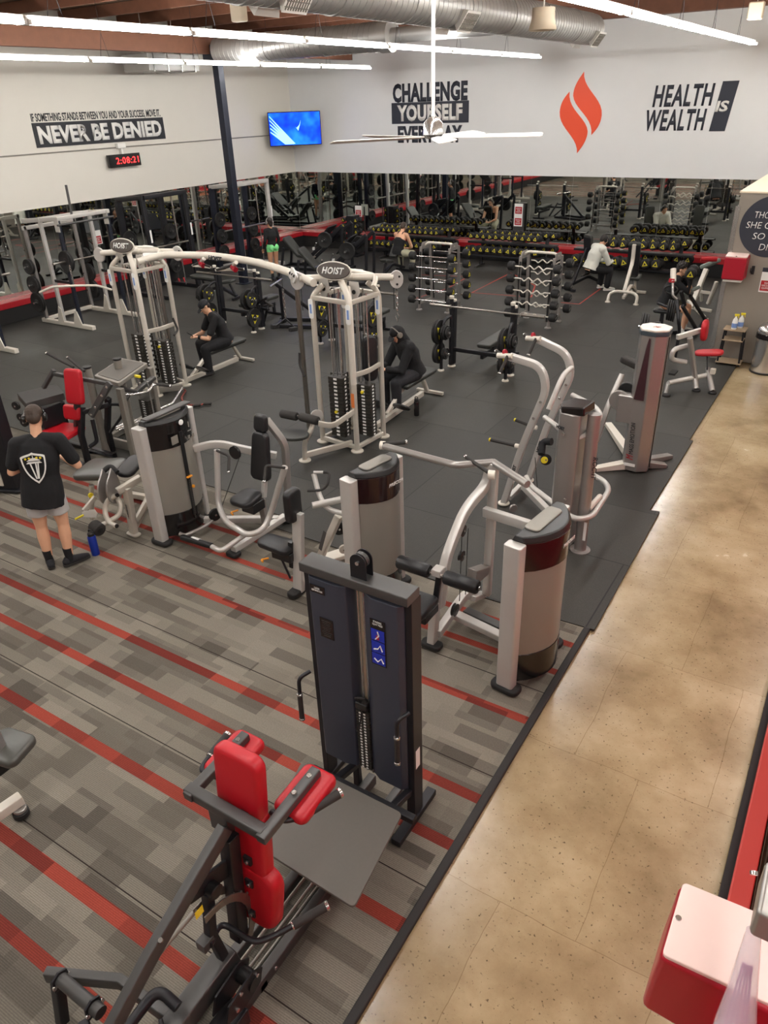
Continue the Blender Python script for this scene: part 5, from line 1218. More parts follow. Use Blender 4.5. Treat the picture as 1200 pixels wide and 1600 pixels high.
G().box(P2['front']+V((.0,-.045,.78)), (.05, .004, .20)).build('warning_label', 'orange_label', t2)
# low row bench of the middle station (a man sits on it)
G().beam([(-5.62, 8.5, .09), (-5.70, 10.05, .09)], .07, .08).build('bench_rail', 'warm_silver', t2, bevel=.008)
def row_bench(t, x, y0, y1):
    G().pad(frame((x, (y0+y1)/2, .44), Y_, Z_), y1-y0, .28, .06, .06, .025).build('bench_pad', 'grey_vinyl', t, ang=60)
    G().box((x, (y0+y1)/2, .40), (.2, (y1-y0)*.9, .03)).build('bench_board', 'black_plastic', t)
    G().beam([(x, y1-.12, .09), (x, y1-.3, .40)], .07, .05, (0,1,0)).build('bench_leg', 'warm_silver', t, bevel=.008)
    G().beam([(x-.25, y1-.02, .05), (x+.25, y1-.02, .05)], .06, .05).build('bench_foot', 'warm_silver', t, bevel=.008)
    G().beam([(x-.02, y0-.38, .10), (x+.0, y0+.1, .40)], .06, .06, (0,1,0)).build('bench_strut', 'warm_silver', t, bevel=.008)
    for s_ in (-1, 1):
        G().prism(circ(.15, 20, .11), .025, frame((x+s_*.2, y0-.30, .24), (1,0,0), (0, .65, .75))).build('foot_plate', 'black_plastic', t, bevel=.004)
row_bench(t2, -5.68, 9.32, 10.3)
G().beam([(-9.78, 8.6, .09), (-9.80, 10.1, .09)], .07, .08).build('bench_rail', 'warm_silver', t1, bevel=.008)
row_bench(t1, -9.80, 9.28, 10.3)
# left station extras
G().tube([at(242, 408, z=2.04), V((*at(242, 408, z=2.04).xy, .05))], .045, 0, 16).build('slide_column', 'steel', t1)
sc = at(242, 408, z=2.04); G().box((sc.x+.02, sc.y-.08, .30), (.13, .13, .22)).build('slide_block', 'silver', t1, bevel=.01)
G().box((sc.x+.11, sc.y-.1, .30), (.05, .08, .14)).build('block_pulley', 'black_plastic', t1, bevel=.02)
G().tube([at(270, 497, z=1.25), at(278, 515, z=1.05), at(272, 524, z=1.0)], .018, .04).build('hook_handle', 'grip_rubber', t1)
G().beam([at(286, 604, z=.14), at(240, 610, z=.10)], .07, .10).build('front_cross', 'dull_grey', t1, bevel=.006)
G().tube([at(248, 640, z=.3), at(270, 630, z=.3), at(285, 606, z=.3)], .02, .05).build('handle_rail', 'chrome', t1)
# crossover bar
cb = thing('crossover_bar', 'long curved white crossover bar with red tipped grips joining the two cable stations', 'exercise machine', (-8, 8.4, 0))
arc_pts = [at(215, 409, z=2.30), at(252, 398, z=2.36), at(330, 399, z=2.40), at(400, 409, z=2.38), at(455, 426, z=2.32), at(490, 442, z=2.28)]
G().tube(arc_pts, .052, .3, 18).build('bar_tube', 'pale_silver', cb)
for a, b in (((232, 402), (250, 398)), ((450, 420), (474, 438))):
    p = at(*a, z=2.34); q = at(*b, z=2.34); mm = frame((p+q)/2+V((0,-.04,0)), q-p, (.2,-1,.2))
    o = G().prism(round_poly([(-.20, -.06), (.14, -.10), (.2, .02), (-.14, .09)], .06), .03, mm).build('end_plate', 'silver', cb, bevel=.004)
    for x in (-.12, .0, .11): G().disc(mm @ V((x, 0, .018)), (.2,-1,.2), .02, .006, 12).build('plate_hole', 'black_plastic', o)
text('HOIST', frame(at(340, 403, z=2.40)+V((0,-.055,0)), at(360, 406, z=2.4)-at(320, 400, z=2.4), (.1,-1,.3)), .30, .07, 'ink_black', cb, depth=.004, bold=.05)
for j, g1, g2 in (((315, 408), (302, 415), (330, 418)), ((365, 414), (338, 422), (380, 421))):
    J = at(*j, z=2.30); a = at(*g1, z=2.22); b = at(*g2, z=2.22)
    G().tube([at(j[0]+4, j[1]-4, z=2.36), J, J+V((0,0,-.05))], .03, .03).build('grip_bracket', 'pale_silver', cb)
    G().tube([a, b], .02, 0).build('grip_bar', 'pale_silver', cb)
    G().tube([J+V((-.03,0,-.03)), J+V((.06,-.03,-.06))], .04, 0).build('red_joint', 'red_plastic', cb)
    grip(cb, [J, a], .02, 0); grip(cb, [J+V((0,0,-.04)), b], .02, 0)
# hanging attachments
def chain(name, label, top, n, extra):
    t = thing(name, label, 'attachment', top)
    G().tube([V(top) + V((0, 0, .02)), V((top[0], top[1], 2.28))], .005, 0, 6).build('cable', 'black_rubber', t)
    for k in range(n):
        c = V(top) - V((0, 0, .045*k)); e = [(0,0,.028), (.012,0,.018), (.012,0,-.018), (0,0,-.028), (-.012,0,-.018), (-.012,0,.018)]
        if k % 2: e = [(0, x, z) for x, _, z in e]
        G().tube([c+V(p) for p in e], .005, 0, 6, closed=True).build('chain_link', 'chrome', t)
    extra(t, V(top) - V((0, 0, .045*n))); return t
e1 = C1 + V((math.cos(R(205))*.66, math.sin(R(205))*.66, 2.18))
def lat_bar(t, p):
    G().tube([at(62, 457, z=1.62), at(82, 448, z=1.72), p+V((0,0,.0)), at(152, 446, z=1.72), at(175, 453, z=1.62)], .020, .06, 12).build('lat_bar', 'pale_silver', t)
pb_ = at(116, 447, z=1.70); chain('lat_pull_bar', 'long bent white pulldown bar hanging from the left cable station', (pb_.x, pb_.y, 2.02), 7, lat_bar)
def tri(t, p):
    G().tube([p, p+V((-.14,-.05,-.10))], .012, 0).build('handle_arm', 'black_metal', t); G().tube([p, p+V((.14,.02,-.12))], .012, 0).build('handle_arm', 'black_metal', t)
    for s_ in (-1, 1): G().beam([p+V((s_*.17-.03, -.10, -.12)), p+V((s_*.17-.03, .05, -.14))], .05, .06).build('hand_grip', 'black_rubber', t, bevel=.01)
pt_ = at(447, 503, z=1.55); chain('double_cable_handle', 'small black double handle hanging on a chain from the middle cable station', (pt_.x, pt_.y, 2.0), 9, tri)
def hook(t, p): G().tube([p, p+V((.03,0,-.04)), p+V((0,0,-.12)), p+V((-.03,0,-.04))], .007, 0, 8, closed=True).build('snap_hook', 'chrome', t)
e2 = C2 + V((math.cos(R(30))*.66, math.sin(R(30))*.66, 2.1)); chain('snap_hook_chain', 'short chain and snap hook hanging from the right arm of the middle cable station', tuple(e2), 6, hook)
t = thing('pull_rope', 'red and black twisted pull rope lying on the rubber floor by the left cable station', 'rope', at(305, 628, z=.02))
rp_ = [at(*p, z=.045) for p in ((290, 610), (283, 622), (290, 633), (312, 633), (322, 630))]
mr = mat('rope_red', (120, 60, 50), .8); nt_, b_ = nodes(mr); wv_ = N(nt_, 'ShaderNodeTexWave'); wv_.inputs['Scale'].default_value = 12; tc_n = N(nt_, 'ShaderNodeTexCoord'); nt_.links.new(tc_n.outputs['Object'], wv_.inputs['Vector'])
rr_ = ramp(nt_, [(.45, (30, 26, 26)), (.55, (170, 80, 66))]); nt_.links.new(wv_.outputs['Fac'], rr_.inputs[0]); nt_.links.new(rr_.outputs[0], b_.inputs['Base Color'])
G().tube(rp_, .016, .1, 10).build('rope_strand', 'rope_red', t); G().tube([rp_[0], at(284, 606, z=.2)], .012, 0, 8).build('rope_strand', 'rope_red', t)
for a, b in (((302, 634), (312, 633)), ((318, 631), (329, 631))): grip(t, [at(*a, z=.045), at(*b, z=.045)], .022, 0, cap='black_rubber')

# ================================================================== plates, bars, dumbbells (kinds)
mat('plate_yellow', (214, 200, 40), .5)
def weight_disc(t, c, ax, r, th=.035, accent=True, name='weight_plate'):
    """olympic plate: rim, dish, hub and yellow flashes"""
    c, ax = V(c), V(ax).normalized(); m = frame(c, ax.orthogonal(), ax)
    o = G().lathe([(.027, -th/2), (.06, -th/2), (.07, -th*.25), (r*.78, -th*.25), (r*.84, -th/2), (r*.97, -th/2), (r, -th*.35), (r, th*.35), (r*.97, th/2), (r*.84, th/2), (r*.78, th*.25), (.07, th*.25), (.06, th/2), (.027, th/2)], m, 26).build(name, 'black_rubber', t)
    G().disc(c, ax, .026, th*1.1, 12).build('hub_ring', 'chrome', o)
    if accent and r > .15:
        for s_ in (-1, 1):
            G().prism([(-r*.55, -r*.36), (r*.55, -r*.36), (0, r*.66)], .004, m @ Matrix.Translation((0, 0, s_*th*.26)) @ Matrix.Translation((0, 0, 0))).build('yellow_mark', 'plate_yellow', o)
            G().disc(c + ax*s_*(th*.27), ax, r*.20, .006, 16).build('hub_cover', 'black_rubber', o)
    return o
def bench_station(label, x0, x1, y, benchdir=1, plates=(3, 2), bar=True, grp='benches'):
    """olympic flat bench: two uprights with plate horns behind, flat pad in front"""
    t = thing('bench_press', label, 'bench', ((x0+x1)/2, y, 0))
    for x, s_ in ((x0, -1), (x1, 1)):
        G().beam([(x, y, .05), (x, y+.02, 1.18)], .075, .12, (0,1,0)).build('upright', 'black_metal', t, bevel=.01)
        G().tube([(x, y-.09, .06), (x, y-.07, 1.25)], .035, 0, 14).build('catch_post', 'black_metal', t)
        G().disc((x, y-.07, 1.27), Z_, .042, .05).build('post_cap', 'pale_silver', t); G().disc((x, y+.03, 1.20), Z_, .045, .04).build('post_cap', 'pale_silver', t)
        G().tube([(x, y-.05, .95), (x+s_*.04, y-.28, .92), (x+s_*.05, y-.36, .70), (x+s_*.05, y-.36, .05)], .03, .16, 14).build('horn_tube', 'black_metal', t)
        foot(t, (x+s_*.05, y-.36, .011), .06, 'pale_silver', .03, 'foot_disc'); foot(t, (x, y-.04, .011), .075, 'pale_silver', .03, 'foot_disc')
        for z in (.72, .34):
            G().tube([(x+s_*.05-.17, y-.36, z), (x+s_*.05+.17, y-.36, z)], .022, 0, 12).build('plate_horn', 'chrome', t)
        for z in (.55, .75): bolt(t, (x+s_*.05, y-.06, z), X_, .014)
    G().beam([(x0, y-.02, .33), (x1, y-.02, .33)], .06, .07).build('cross_beam', 'black_metal', t, bevel=.008)
    xm = (x0+x1)/2
    G().beam([(xm, y, .25), (xm, y+benchdir*1.15, .25)], .06, .08).build('bench_spine', 'black_metal', t, bevel=.008)
    G().beam([(xm, y+benchdir*1.1, .25), (xm, y+benchdir*1.12, .04)], .06, .06, (0,1,0)).build('front_leg', 'black_metal', t, bevel=.008)
    G().beam([(xm-.25, y+benchdir*1.12, .04), (xm+.25, y+benchdir*1.12, .04)], .06, .05).build('front_foot', 'black_metal', t, bevel=.008)
    G().pad(frame((xm, y+benchdir*.62, .43), X_, Z_), .27, 1.15, .08, .05, .025).build('bench_pad', 'grey_vinyl', t, ang=60)
    G().box((xm, y+benchdir*.62, .36), (.12, .5, .08)).build('pad_bracket', 'black_metal', t)
    return t
def barbell(label, c, L=2.1, load=(), rz=0):
    t = thing('barbell', label, 'barbell', c, rz); m = wm(t)
    G().tube([m @ V((-L*.32, 0, 0)), m @ V((L*.32, 0, 0))], .015, 0, 10).build('bar_shaft', 'steel', t)
    for s_ in (-1, 1):
        G().tube([m @ V((s_*L*.31, 0, 0)), m @ V((s_*L*.5, 0, 0))], .026, 0, 12).build('bar_sleeve', 'steel', t)
        G().disc(m @ V((s_*L*.312, 0, 0)), m.to_3x3() @ X_, .034, .02).build('collar', 'steel', t)
    return t
yb = 11.78
bA = bench_station('black bench press with barbell and stored plates in front of the barbell racks', -6.03, -4.87, yb)
barbell('steel barbell racked on the bench press in front of the barbell racks', (-5.35, yb-.13, 1.12), 2.15)
pk = 0
def plates_on(x, y, z, n, r0, s_, where):
    """separate plates hung on a horn"""
    for k in range(n):
        t = thing('weight_plate', 'black and yellow weight plate, number %s of those on %s' % (('one', 'two', 'three', 'four')[k], where), 'weight plate', (x + s_*(.035 + k*.04), y, z - r0 + .03), 0, 'weight plates stored on bench horns')
        t['label'] = 'black and yellow weight plate on ' + where
        o = weight_disc(t, (x + s_*(.035 + k*.04), y, z - .0), X_, r0 if k < 2 else r0*.8, .034, accent=(k == n-1 or k == 0), name='plate_disc')
for x, s_, w_ in ((-6.08, -1, 'left'), (-4.82, 1, 'right')):
    plates_on(x, yb-.36, .72, 2, .21, -1, 'the outer upper %s horn, bench before the barbell racks' % w_); plates_on(x+.02, yb-.36, .72, 3, .13, 1, 'the inner upper %s horn, bench before the barbell racks' % w_)
    plates_on(x, yb-.36, .34, 2, .19, -1, 'the lower %s horn, bench before the barbell racks' % w_); plates_on(x+.02, yb-.36, .34, 2, .10, 1, 'the inner lower %s horn, bench before the barbell racks' % w_)
bB = bench_station('black bench press station behind the seated man in the cap', -12.15, -11.0, 12.25)
for x, s_, w_ in ((-12.2, -1, 'left'), (-10.95, 1, 'right')):
    plates_on(x, 11.89, .72, 4 if s_ < 0 else 2, .22, -1, 'the upper %s horn, bench behind the capped man' % w_); plates_on(x+.02, 11.89, .72, 1, .17, 1, 'the inner %s horn, bench behind the capped man' % w_)
    plates_on(x, 11.89, .34, 1 if s_ < 0 else 2, .20, 1, 'the lower %s horn, bench behind the capped man' % w_)
bC = bench_station('black bench press station behind the middle cable station', -9.05, -7.92, 12.20)
barbell('steel barbell racked on the bench press behind the middle cable station', (-8.45, 12.07, 1.12), 2.15)
barbell('steel barbell racked on the bench behind the man in the cap', (-11.57, 12.12, 1.12), 2.15)
for x, s_, w_ in ((-9.1, -1, 'left'), (-7.87, 1, 'right')):
    plates_on(x, 11.84, .72, 2, .21, 1, 'the upper %s horn, bench behind the middle cable station' % w_); plates_on(x, 11.84, .34, 2, .17, 1, 'the lower %s horn, bench behind the middle cable station' % w_)

# ------------------------------------------------------------------ fixed barbell racks
def bar_rack(label, c, rz):
    t = thing('barbell_rack', label, 'rack', c, rz); m = wm(t)
    W_ = .74; D = .62; H = 1.42
    for sx in (-1, 1):
        x = sx*W_/2
        for sy in (-1, 1):
            G().beam([m @ V((x, sy*D/2, .02)), m @ V((x, sy*(D/2-.10), H))], .055, .05, (m.to_3x3() @ Y_)).build('rack_upright', 'satin_grey', t, bevel=.008)
            foot(t, tuple((m @ V((x, sy*D/2, 0))).xy) + (.011,), .07, 'satin_grey', .03, 'foot_disc')
        G().prism(round_poly([(-.22, -.07), (.22, -.07), (.16, .08), (-.16, .08)], .06), .012, m @ frame((x, 0, H), (0,1,0), (1,0,0))).build('top_plate', 'satin_grey', t, bevel=.003)
        G().beam([m @ V((x, -D/2+.02, .16)), m @ V((x, D/2-.02, .16))], .04, .05).build('base_rail', 'satin_grey', t, bevel=.005)
        for sy in (-1, 1):
            G().beam([m @ V((x*.93, sy*(D/2+.045), .16)), m @ V((x*.93, sy*(D/2-.035), H-.10))], .03, .035, (m.to_3x3() @ Y_)).build('hook_strip', 'black_rubber', t)
    G().tube([m @ V((-W_/2, 0, H)), m @ V((-W_/2+.08, 0, H+.06)), m @ V((W_/2-.08, 0, H+.06)), m @ V((W_/2, 0, H))], .028, .08, 14).build('top_handle', 'pale_silver', t)
    G().beam([m @ V((-W_/2, 0, .18)), m @ V((W_/2, 0, .18))], .05, .05).build('base_cross', 'satin_grey', t, bevel=.005)
    return t
def fixed_bar(ez):
    t = thing('fixed_barbell', '', 'barbell', (0, 0, 0), 0, 'x')
    p = [(-.48, 0, 0), (.48, 0, 0)] if not ez else [(-.48, 0, 0), (-.26, 0, 0), (-.20, 0, -.05), (-.10, 0, .035), (0, 0, -.045), (.10, 0, .035), (.20, 0, -.05), (.26, 0, 0), (.48, 0, 0)]
    G().tube(p, .014, .03, 8).build('bar_shaft', 'pale_silver' if ez else 'chrome', t)
    for s_ in (-1, 1):
        G().lathe([(.07, -.075), (.092, -.05), (.092, .05), (.07, .075)], frame((s_*.50, 0, 0), Y_, X_), 18).build('weight_head', 'black_rubber', t)
        q = frame((s_*.577, 0, 0), (0, s_*1, 0), (s_, 0, 0))
        if not ez: G().prism([(-.052, -.038), (.052, -.038), (0, .058)], .004, q).build('yellow_badge', 'plate_yellow', t); G().prism([(-.028, -.024), (.028, -.024), (0, .03)], .006, q).build('badge_centre', 'black_rubber', [o for o in kids(t) if o.name.startswith('yellow')][-1])
        else: G().box((0, 0, 0), (.09, .012, .004), q @ Matrix.Rotation(.5, 4, 'Z')).build('badge_bar', 'dull_grey', t)
    return t
nice = ['top', 'second', 'third', 'fourth', 'bottom']
for ez, (cx_, cy_), rn in ((0, (-8.28, 15.45), 'left rack of straight barbells'), (1, (-5.75, 15.2), 'right rack of wavy curl bars')):
    bar_rack('grey rack holding ten %s' % ('straight fixed barbells with yellow badges' if not ez else 'wavy curl bars'), (cx_, cy_, 0), 0)
    f0 = fixed_bar(ez); f0['group'] = 'fixed barbells on the %s' % rn; ft_ = tree(f0); first = True
    for sy, side in ((-1, 'near'), (1, 'far')):
        for k in range(5):
            z = 1.24 - k*.24; yy = cy_ + sy*(.36 + .015*k)
            lb = '%s bar on the %s side of the %s' % (nice[k], side, rn)
            if first: f0.location = (cx_, yy, z); f0['label'] = lb; first = False
            else: dup(ft_, (cx_, yy, z), 0, lb)
# ------------------------------------------------------------------ dumbbells
def dumbbell():
    t = thing('dumbbell', '', 'dumbbell', (0, 0, 0), 0, 'x')
    G().tube([(0, -.08, 0), (0, .08, 0)], .016, 0, 8).build('handle', 'chrome', t)
    for s_ in (-1, 1):
        G().lathe([(.06, -.06), (.084, -.035), (.084, .04), (.062, .06)], frame((0, s_*.12, 0), X_, (0, s_, 0)), 14).build('head', 'black_rubber', t)
        q = frame((0, s_*.182, 0), (-s_, 0, 0), (0, s_, 0)); o = G().prism([(-.046, -.034), (.046, -.034), (0, .05)], .004, q).build('yellow_badge', 'plate_yellow', t); G().prism([(-.024, -.021), (.024, -.021), (0, .024)], .006, q).build('badge_centre', 'black_rubber', o)
    return t
def db_rack(label, x0, x1, y, tiers):
    t = thing('dumbbell_rack', label, 'rack', ((x0+x1)/2, y, 0))
    for z, dy in tiers:
        G().box(((x0+x1)/2, y+dy, z-.118), (x1-x0, .30, .02), None).build('shelf_tray', 'black_metal', t, bevel=.004)
        G().beam([(x0, y+dy-.16, z-.13), (x1, y+dy-.16, z-.13)], .03, .06).build('shelf_lip', 'black_metal', t)
    for x in (x0+.35, x1-.35):
        G().beam([(x, y-.25, .04), (x, y+.35, .04)], .07, .06).build('rack_foot', 'grey_metal', t, bevel=.01)
        G().beam([(x, y+.12, .04), (x, y+.28, .86)], .09, .07, (0,1,0)).build('rack_post', 'black_metal', t, bevel=.01)
    return t
d0 = dumbbell(); dt = tree(d0); dfirst = True; random.seed(3)
def row_of(x0, x1, y, z, s_, where, n=None):
    where = where.replace('the front row of ', 'front of ').replace('the back row of ', 'back of ')
    global dfirst
    stp = .165*s_; n = n or int((x1-x0)/stp)
    for k in range(n):
        x = x0 + (x1-x0)*(k+.5)/n
        if dfirst: o = d0; o.location = (x, y, z); dfirst = False
        else: o = dup(dt, (x, y, z))
        o.rotation_euler = (R(-6), random.uniform(-1.2, 1.2)*.35, random.uniform(-.05, .05)); o.scale = (s_, s_, s_)
        o['label'] = 'black dumbbell with yellow badge, %s' % where; o['group'] = 'dumbbells on %s' % where
YD = 20.35
db_rack('long black dumbbell rack in front of the mirror behind the barbell racks', -9.95, -7.30, YD, ((.82, .12), (.50, -.12)))
row_of(-9.9, -7.75, YD+.02, .86, 1.05, 'the front row of the middle rack top shelf', 11); row_of(-9.75, -7.35, YD+.36, .92, 1.0, 'the back row of the middle rack top shelf', 11)
row_of(-9.95, -7.65, YD-.12, .52, 1.15, 'the lower shelf of the middle rack', 11); row_of(-9.6, -7.3, YD+.26, .58, 1.0, 'the back of the lower shelf of the middle rack', 9)
db_rack('black dumbbell rack in front of the mirror at the right behind the bench', -6.75, -3.7, YD-.05, ((.82, .10), (.44, -.1)))
row_of(-6.05, -4.05, YD-.02, .88, 1.25, 'the front row of the right rack top shelf', 8); row_of(-5.9, -3.85, YD+.30, .94, 1.15, 'the back row of the right rack top shelf', 8)
row_of(-6.7, -4.35, YD-.22, .48, 1.5, 'the lower shelf of the right rack', 9); row_of(-5.0, -3.7, YD+.22, .56, 1.2, 'the back of the right rack lower shelf', 5)
db_rack('black dumbbell rack in front of the mirror behind the man in the tank top', -13.35, -10.45, YD+.15, ((.82, .10), (.44, -.1)))
row_of(-13.3, -10.9, YD+.12, .86, .95, 'the front row of the left rack top shelf', 13); row_of(-13.2, -10.5, YD+.44, .92, .9, 'the back row of the left rack top shelf', 14)
row_of(-13.3, -10.9, YD+.0, .48, 1.1, 'the lower shelf of the left rack', 12); row_of(-12.2, -10.5, YD+.36, .56, .95, 'the back of the left rack lower shelf', 8)
# dumbbell tree in the corner
t = thing('dumbbell_tree', 'black upright dumbbell tower near the back left corner', 'rack', (-14.1, 20.5, 0))
G().box((-14.1, 20.5, .62), (.28, .34, 1.2)).build('tower_body', 'black_metal', t, bevel=.01); G().box((-14.1, 20.5, .03), (.6, .6, .06)).build('tower_base', 'black_metal', t, bevel=.01)
for k in range(6):
    for s_ in (-1, 1):
        x = -14.1 + s_*.24; o = dup(dt, (x, 20.42, .25+.17*k)); o.rotation_euler = (0, 0, 0); o.scale = (.85,)*3
        o['label'] = 'small dumbbell on the %s side of the upright dumbbell tower' % ('left' if s_ < 0 else 'right'); o['group'] = 'dumbbells on the upright tower'
# ------------------------------------------------------------------ adjustable benches
def adj_bench(label, c, rz, angle=75, leg='arch', pale=True):
    """adjustable bench: seat at +y, back hinged at y=0 leaning towards -y"""
    t = thing('adjustable_bench', label, 'bench', c, rz); m = wm(t); ms = 'pale_silver' if pale else 'black_metal'; rt = m.to_3x3()
    a = R(angle); d = V((0, -math.cos(a), math.sin(a))); n = V((0, math.sin(a), math.cos(a)))
    bc = V((0, -.04, .48)) + d*.42
    G().pad(m @ frame(bc, X_, n), .29, .82, .07, .06, .025, .85).build('back_pad', 'grey_vinyl', t, ang=60)
    G().box((0, 0, -.045), (.27, .7, .012), m @ frame(bc, X_, n)).build('back_board', 'black_metal', t)
    G().pad(m @ frame((0, .22, .44), X_, (0, -.15, 1)), .28, .34, .07, .05, .025, .9).build('seat_pad', 'grey_vinyl', t, ang=60)
    G().beam([m @ V((0, .42, .08)), m @ V((0, -.05, .30)), m @ V((0, -.62, .12))], .07, .07, bend=.1).build('spine', ms, t, bevel=.01)
    if leg == 'arch':
        G().tube([m @ V((-.33, -.72, .03)), m @ V((-.33, -.66, .2)), m @ V((-.2, -.62, .26)), m @ V((.2, -.62, .26)), m @ V((.33, -.66, .2)), m @ V((.33, -.72, .03))], .035, .14, 16).build('arched_leg', ms, t)
        for s_ in (-1, 1): foot(t, tuple((m @ V((s_*.33, -.72, 0))).xy)+(.011,), .06, ms, .03, 'foot_disc')
        G().beam([m @ V((0, -.62, .26)), m @ V((0, -.2, .85)), m @ (bc+d*.38-n*.06)], .06, .08, rt @ X_, bend=.1).build('back_strut', ms, t, bevel=.01)
    else:
        G().beam([m @ V((-.28, -.62, .05)), m @ V((.28, -.62, .05))], .06, .06).build('rear_foot', ms, t, bevel=.01)
        G().beam([m @ V((0, -.5, .12)), m @ (bc+d*.1-n*.06)], .04, .05, rt @ X_).build('back_strut', ms, t, bevel=.006)
    G().beam([m @ V((-.25, .45, .05)), m @ V((.25, .45, .05))], .06, .06).build('front_foot', ms, t, bevel=.01)
    G().beam([m @ V((0, .40, .08)), m @ V((0, .25, .38))], .05, .05, rt @ X_).build('seat_strut', ms, t, bevel=.006)
    return t
adj_bench('adjustable bench with white arched legs in the middle of the floor, backrest upright', (-4.62, 18.35, 0), 0, 80)
adj_bench('black adjustable bench under the man in the grey hoodie', (-5.85, 18.95, 0), R(-35), 82, 'flat', False)
adj_bench('black inclined bench under the man in the tank top', (-11.35, 18.3, 0), R(175), 50, 'flat', False)
# ------------------------------------------------------------------ preacher curl bench by the wall
mat('pad_highlight', (132, 142, 136), .35, noise=.05, bump=.2, bscale=50)  # pale seafoam tone is the head pad's highlight, painted into the base colour
t = thing('preacher_bench', 'white framed bench with grey arm pads beside the taupe wall, partly hidden by the man lifting a dumbbell', 'bench', (-2.6, 16.4, 0))
t['label'] = 'white framed inclined bench with grey pads against the taupe wall corner'
G().pad(frame(at(1110, 412, z=1.05), (.3, 1, 0), (-.6, -.5, .8)), .34, .34, .09, .05, .03).build('head_pad', 'pad_highlight', t, ang=60)
G().beam([at(1104, 420, z=1.0), at(1080, 480, z=.25)], .10, .07).build('long_rail', 'pale_silver', t, bevel=.01)
G().beam([at(1120, 440, z=.75), at(1106, 475, z=.25)], .07, .06).build('side_rail', 'pale_silver', t, bevel=.01)
for a, b in (((1068, 452, .45), (1110, 458, .45)), ((1066, 478, .18), (1112, 486, .15)), ((1075, 470, .06), (1105, 500, .05))): G().beam([at(*a[:2], z=a[2]), at(*b[:2], z=b[2])], .06, .06).build('cross_tube', 'pale_silver', t, bevel=.01)
G().tube([at(1095, 405, z=1.2), at(1120, 405, z=1.2)], .05, 0).build('red_roller', 'red_vinyl', t)
G().tube([at(1095, 445, z=.45), at(1096, 470, z=.05)], .035, 0).build('post', 'pale_silver', t)
t = thing('preacher_curl_stand', 'black framed stand with a pale pad in front of the man lifting a dumbbell', 'bench', (-2.6, 14.7, 0))
G().pad(frame(at(1078, 455, z=.85), (.2, 1, 0), (-.5, -.6, .6)), .36, .30, .07, .04, .02).build('arm_pad', 'pad_highlight', t, ang=60)
for a, b in (((1078, 462, .8), (1102, 500, .1)), ((1066, 478, .8), (1090, 518, .1)), ((1064, 455, 1.0), (1070, 478, .7)), ((1085, 520, .08), (1104, 496, .08)), ((1040, 520, .1), (1090, 516, .1))):
    G().beam([at(*a[:2], z=a[2]), at(*b[:2], z=b[2])], .05, .06).build('frame_bar', 'black_metal', t, bevel=.006)
G().tube([at(1028, 474, z=.75), at(1062, 486, z=.75)], .026, 0).build('plate_horn', 'black_metal', t)
for k in range(4): 
    q = thing('weight_plate', 'black weight plate on the horn behind the tall column trainer', 'weight plate', at(1044+k*3.2, 484+k*.8, z=.75), 0, 'weight plates behind the tall column trainer')
    weight_disc(q, at(1044+k*3.2, 484+k*.8, z=.75), (1, .15, 0), .19, .03, False, 'plate_disc')
t = thing('hand_wheel_stand', 'chrome adjustable arm with a black wheel in front of the man lifting a dumbbell', 'exercise machine', (-2.6, 13.7, 0))
G().tube([at(1052, 420, z=1.55), at(1052, 440, z=1.35)], .05, 0).build('label_tube', 'pale_silver', t)
G().tube([at(1051, 440, z=1.35), at(1051, 462, z=1.12), at(1058, 468, z=1.05)], .025, .04).build('chrome_tube', 'chrome', t)
G().box(at(1050, 438, z=1.37), (.10, .08, .07)).build('red_block', 'red_paint', t, bevel=.01)
G().tube([at(1058, 468, z=1.05), at(1060, 500, z=.75), at(1062, 515, z=.55), V((*at(1062, 515, z=.55).xy, .04))], .03, .1).build('stand_tube', 'black_metal', t)
w_ = at(1048, 453, z=1.2); G().tube([w_+V((.11*math.cos(R(a)), .02, .07*math.sin(R(a)))) for a in range(0, 360, 24)], .018, 0, 8, closed=True).build('hand_wheel', 'black_rubber', t)
# plates just behind the column trainer
for k in range(3):
    q = thing('weight_plate', 'black weight plate leaning on a post left of the tall column trainer', 'weight plate', at(1003+k*4, 508+k*1.0, z=.9), 0, 'weight plates left of the column trainer head'); weight_disc(q, at(1003+k*4, 509+k*1.0, z=.9), (1, .2, 0), .21, .034, False, 'plate_disc')
t = thing('plate_post', 'short black post holding plates left of the tall column trainer', 'rack', (-2.4, 12.6, 0)); p_ = at(1009, 511, z=.9)
G().tube([p_+V((-.12,-.02,0)), p_+V((.2,.03,0))], .026, 0).build('plate_horn', 'chrome', t); G().beam([p_+V((.18,.03,.1)), V((p_.x+.18, p_.y+.03, .02))], .07, .07, (0,1,0)).build('post', 'black_metal', t, bevel=.006)
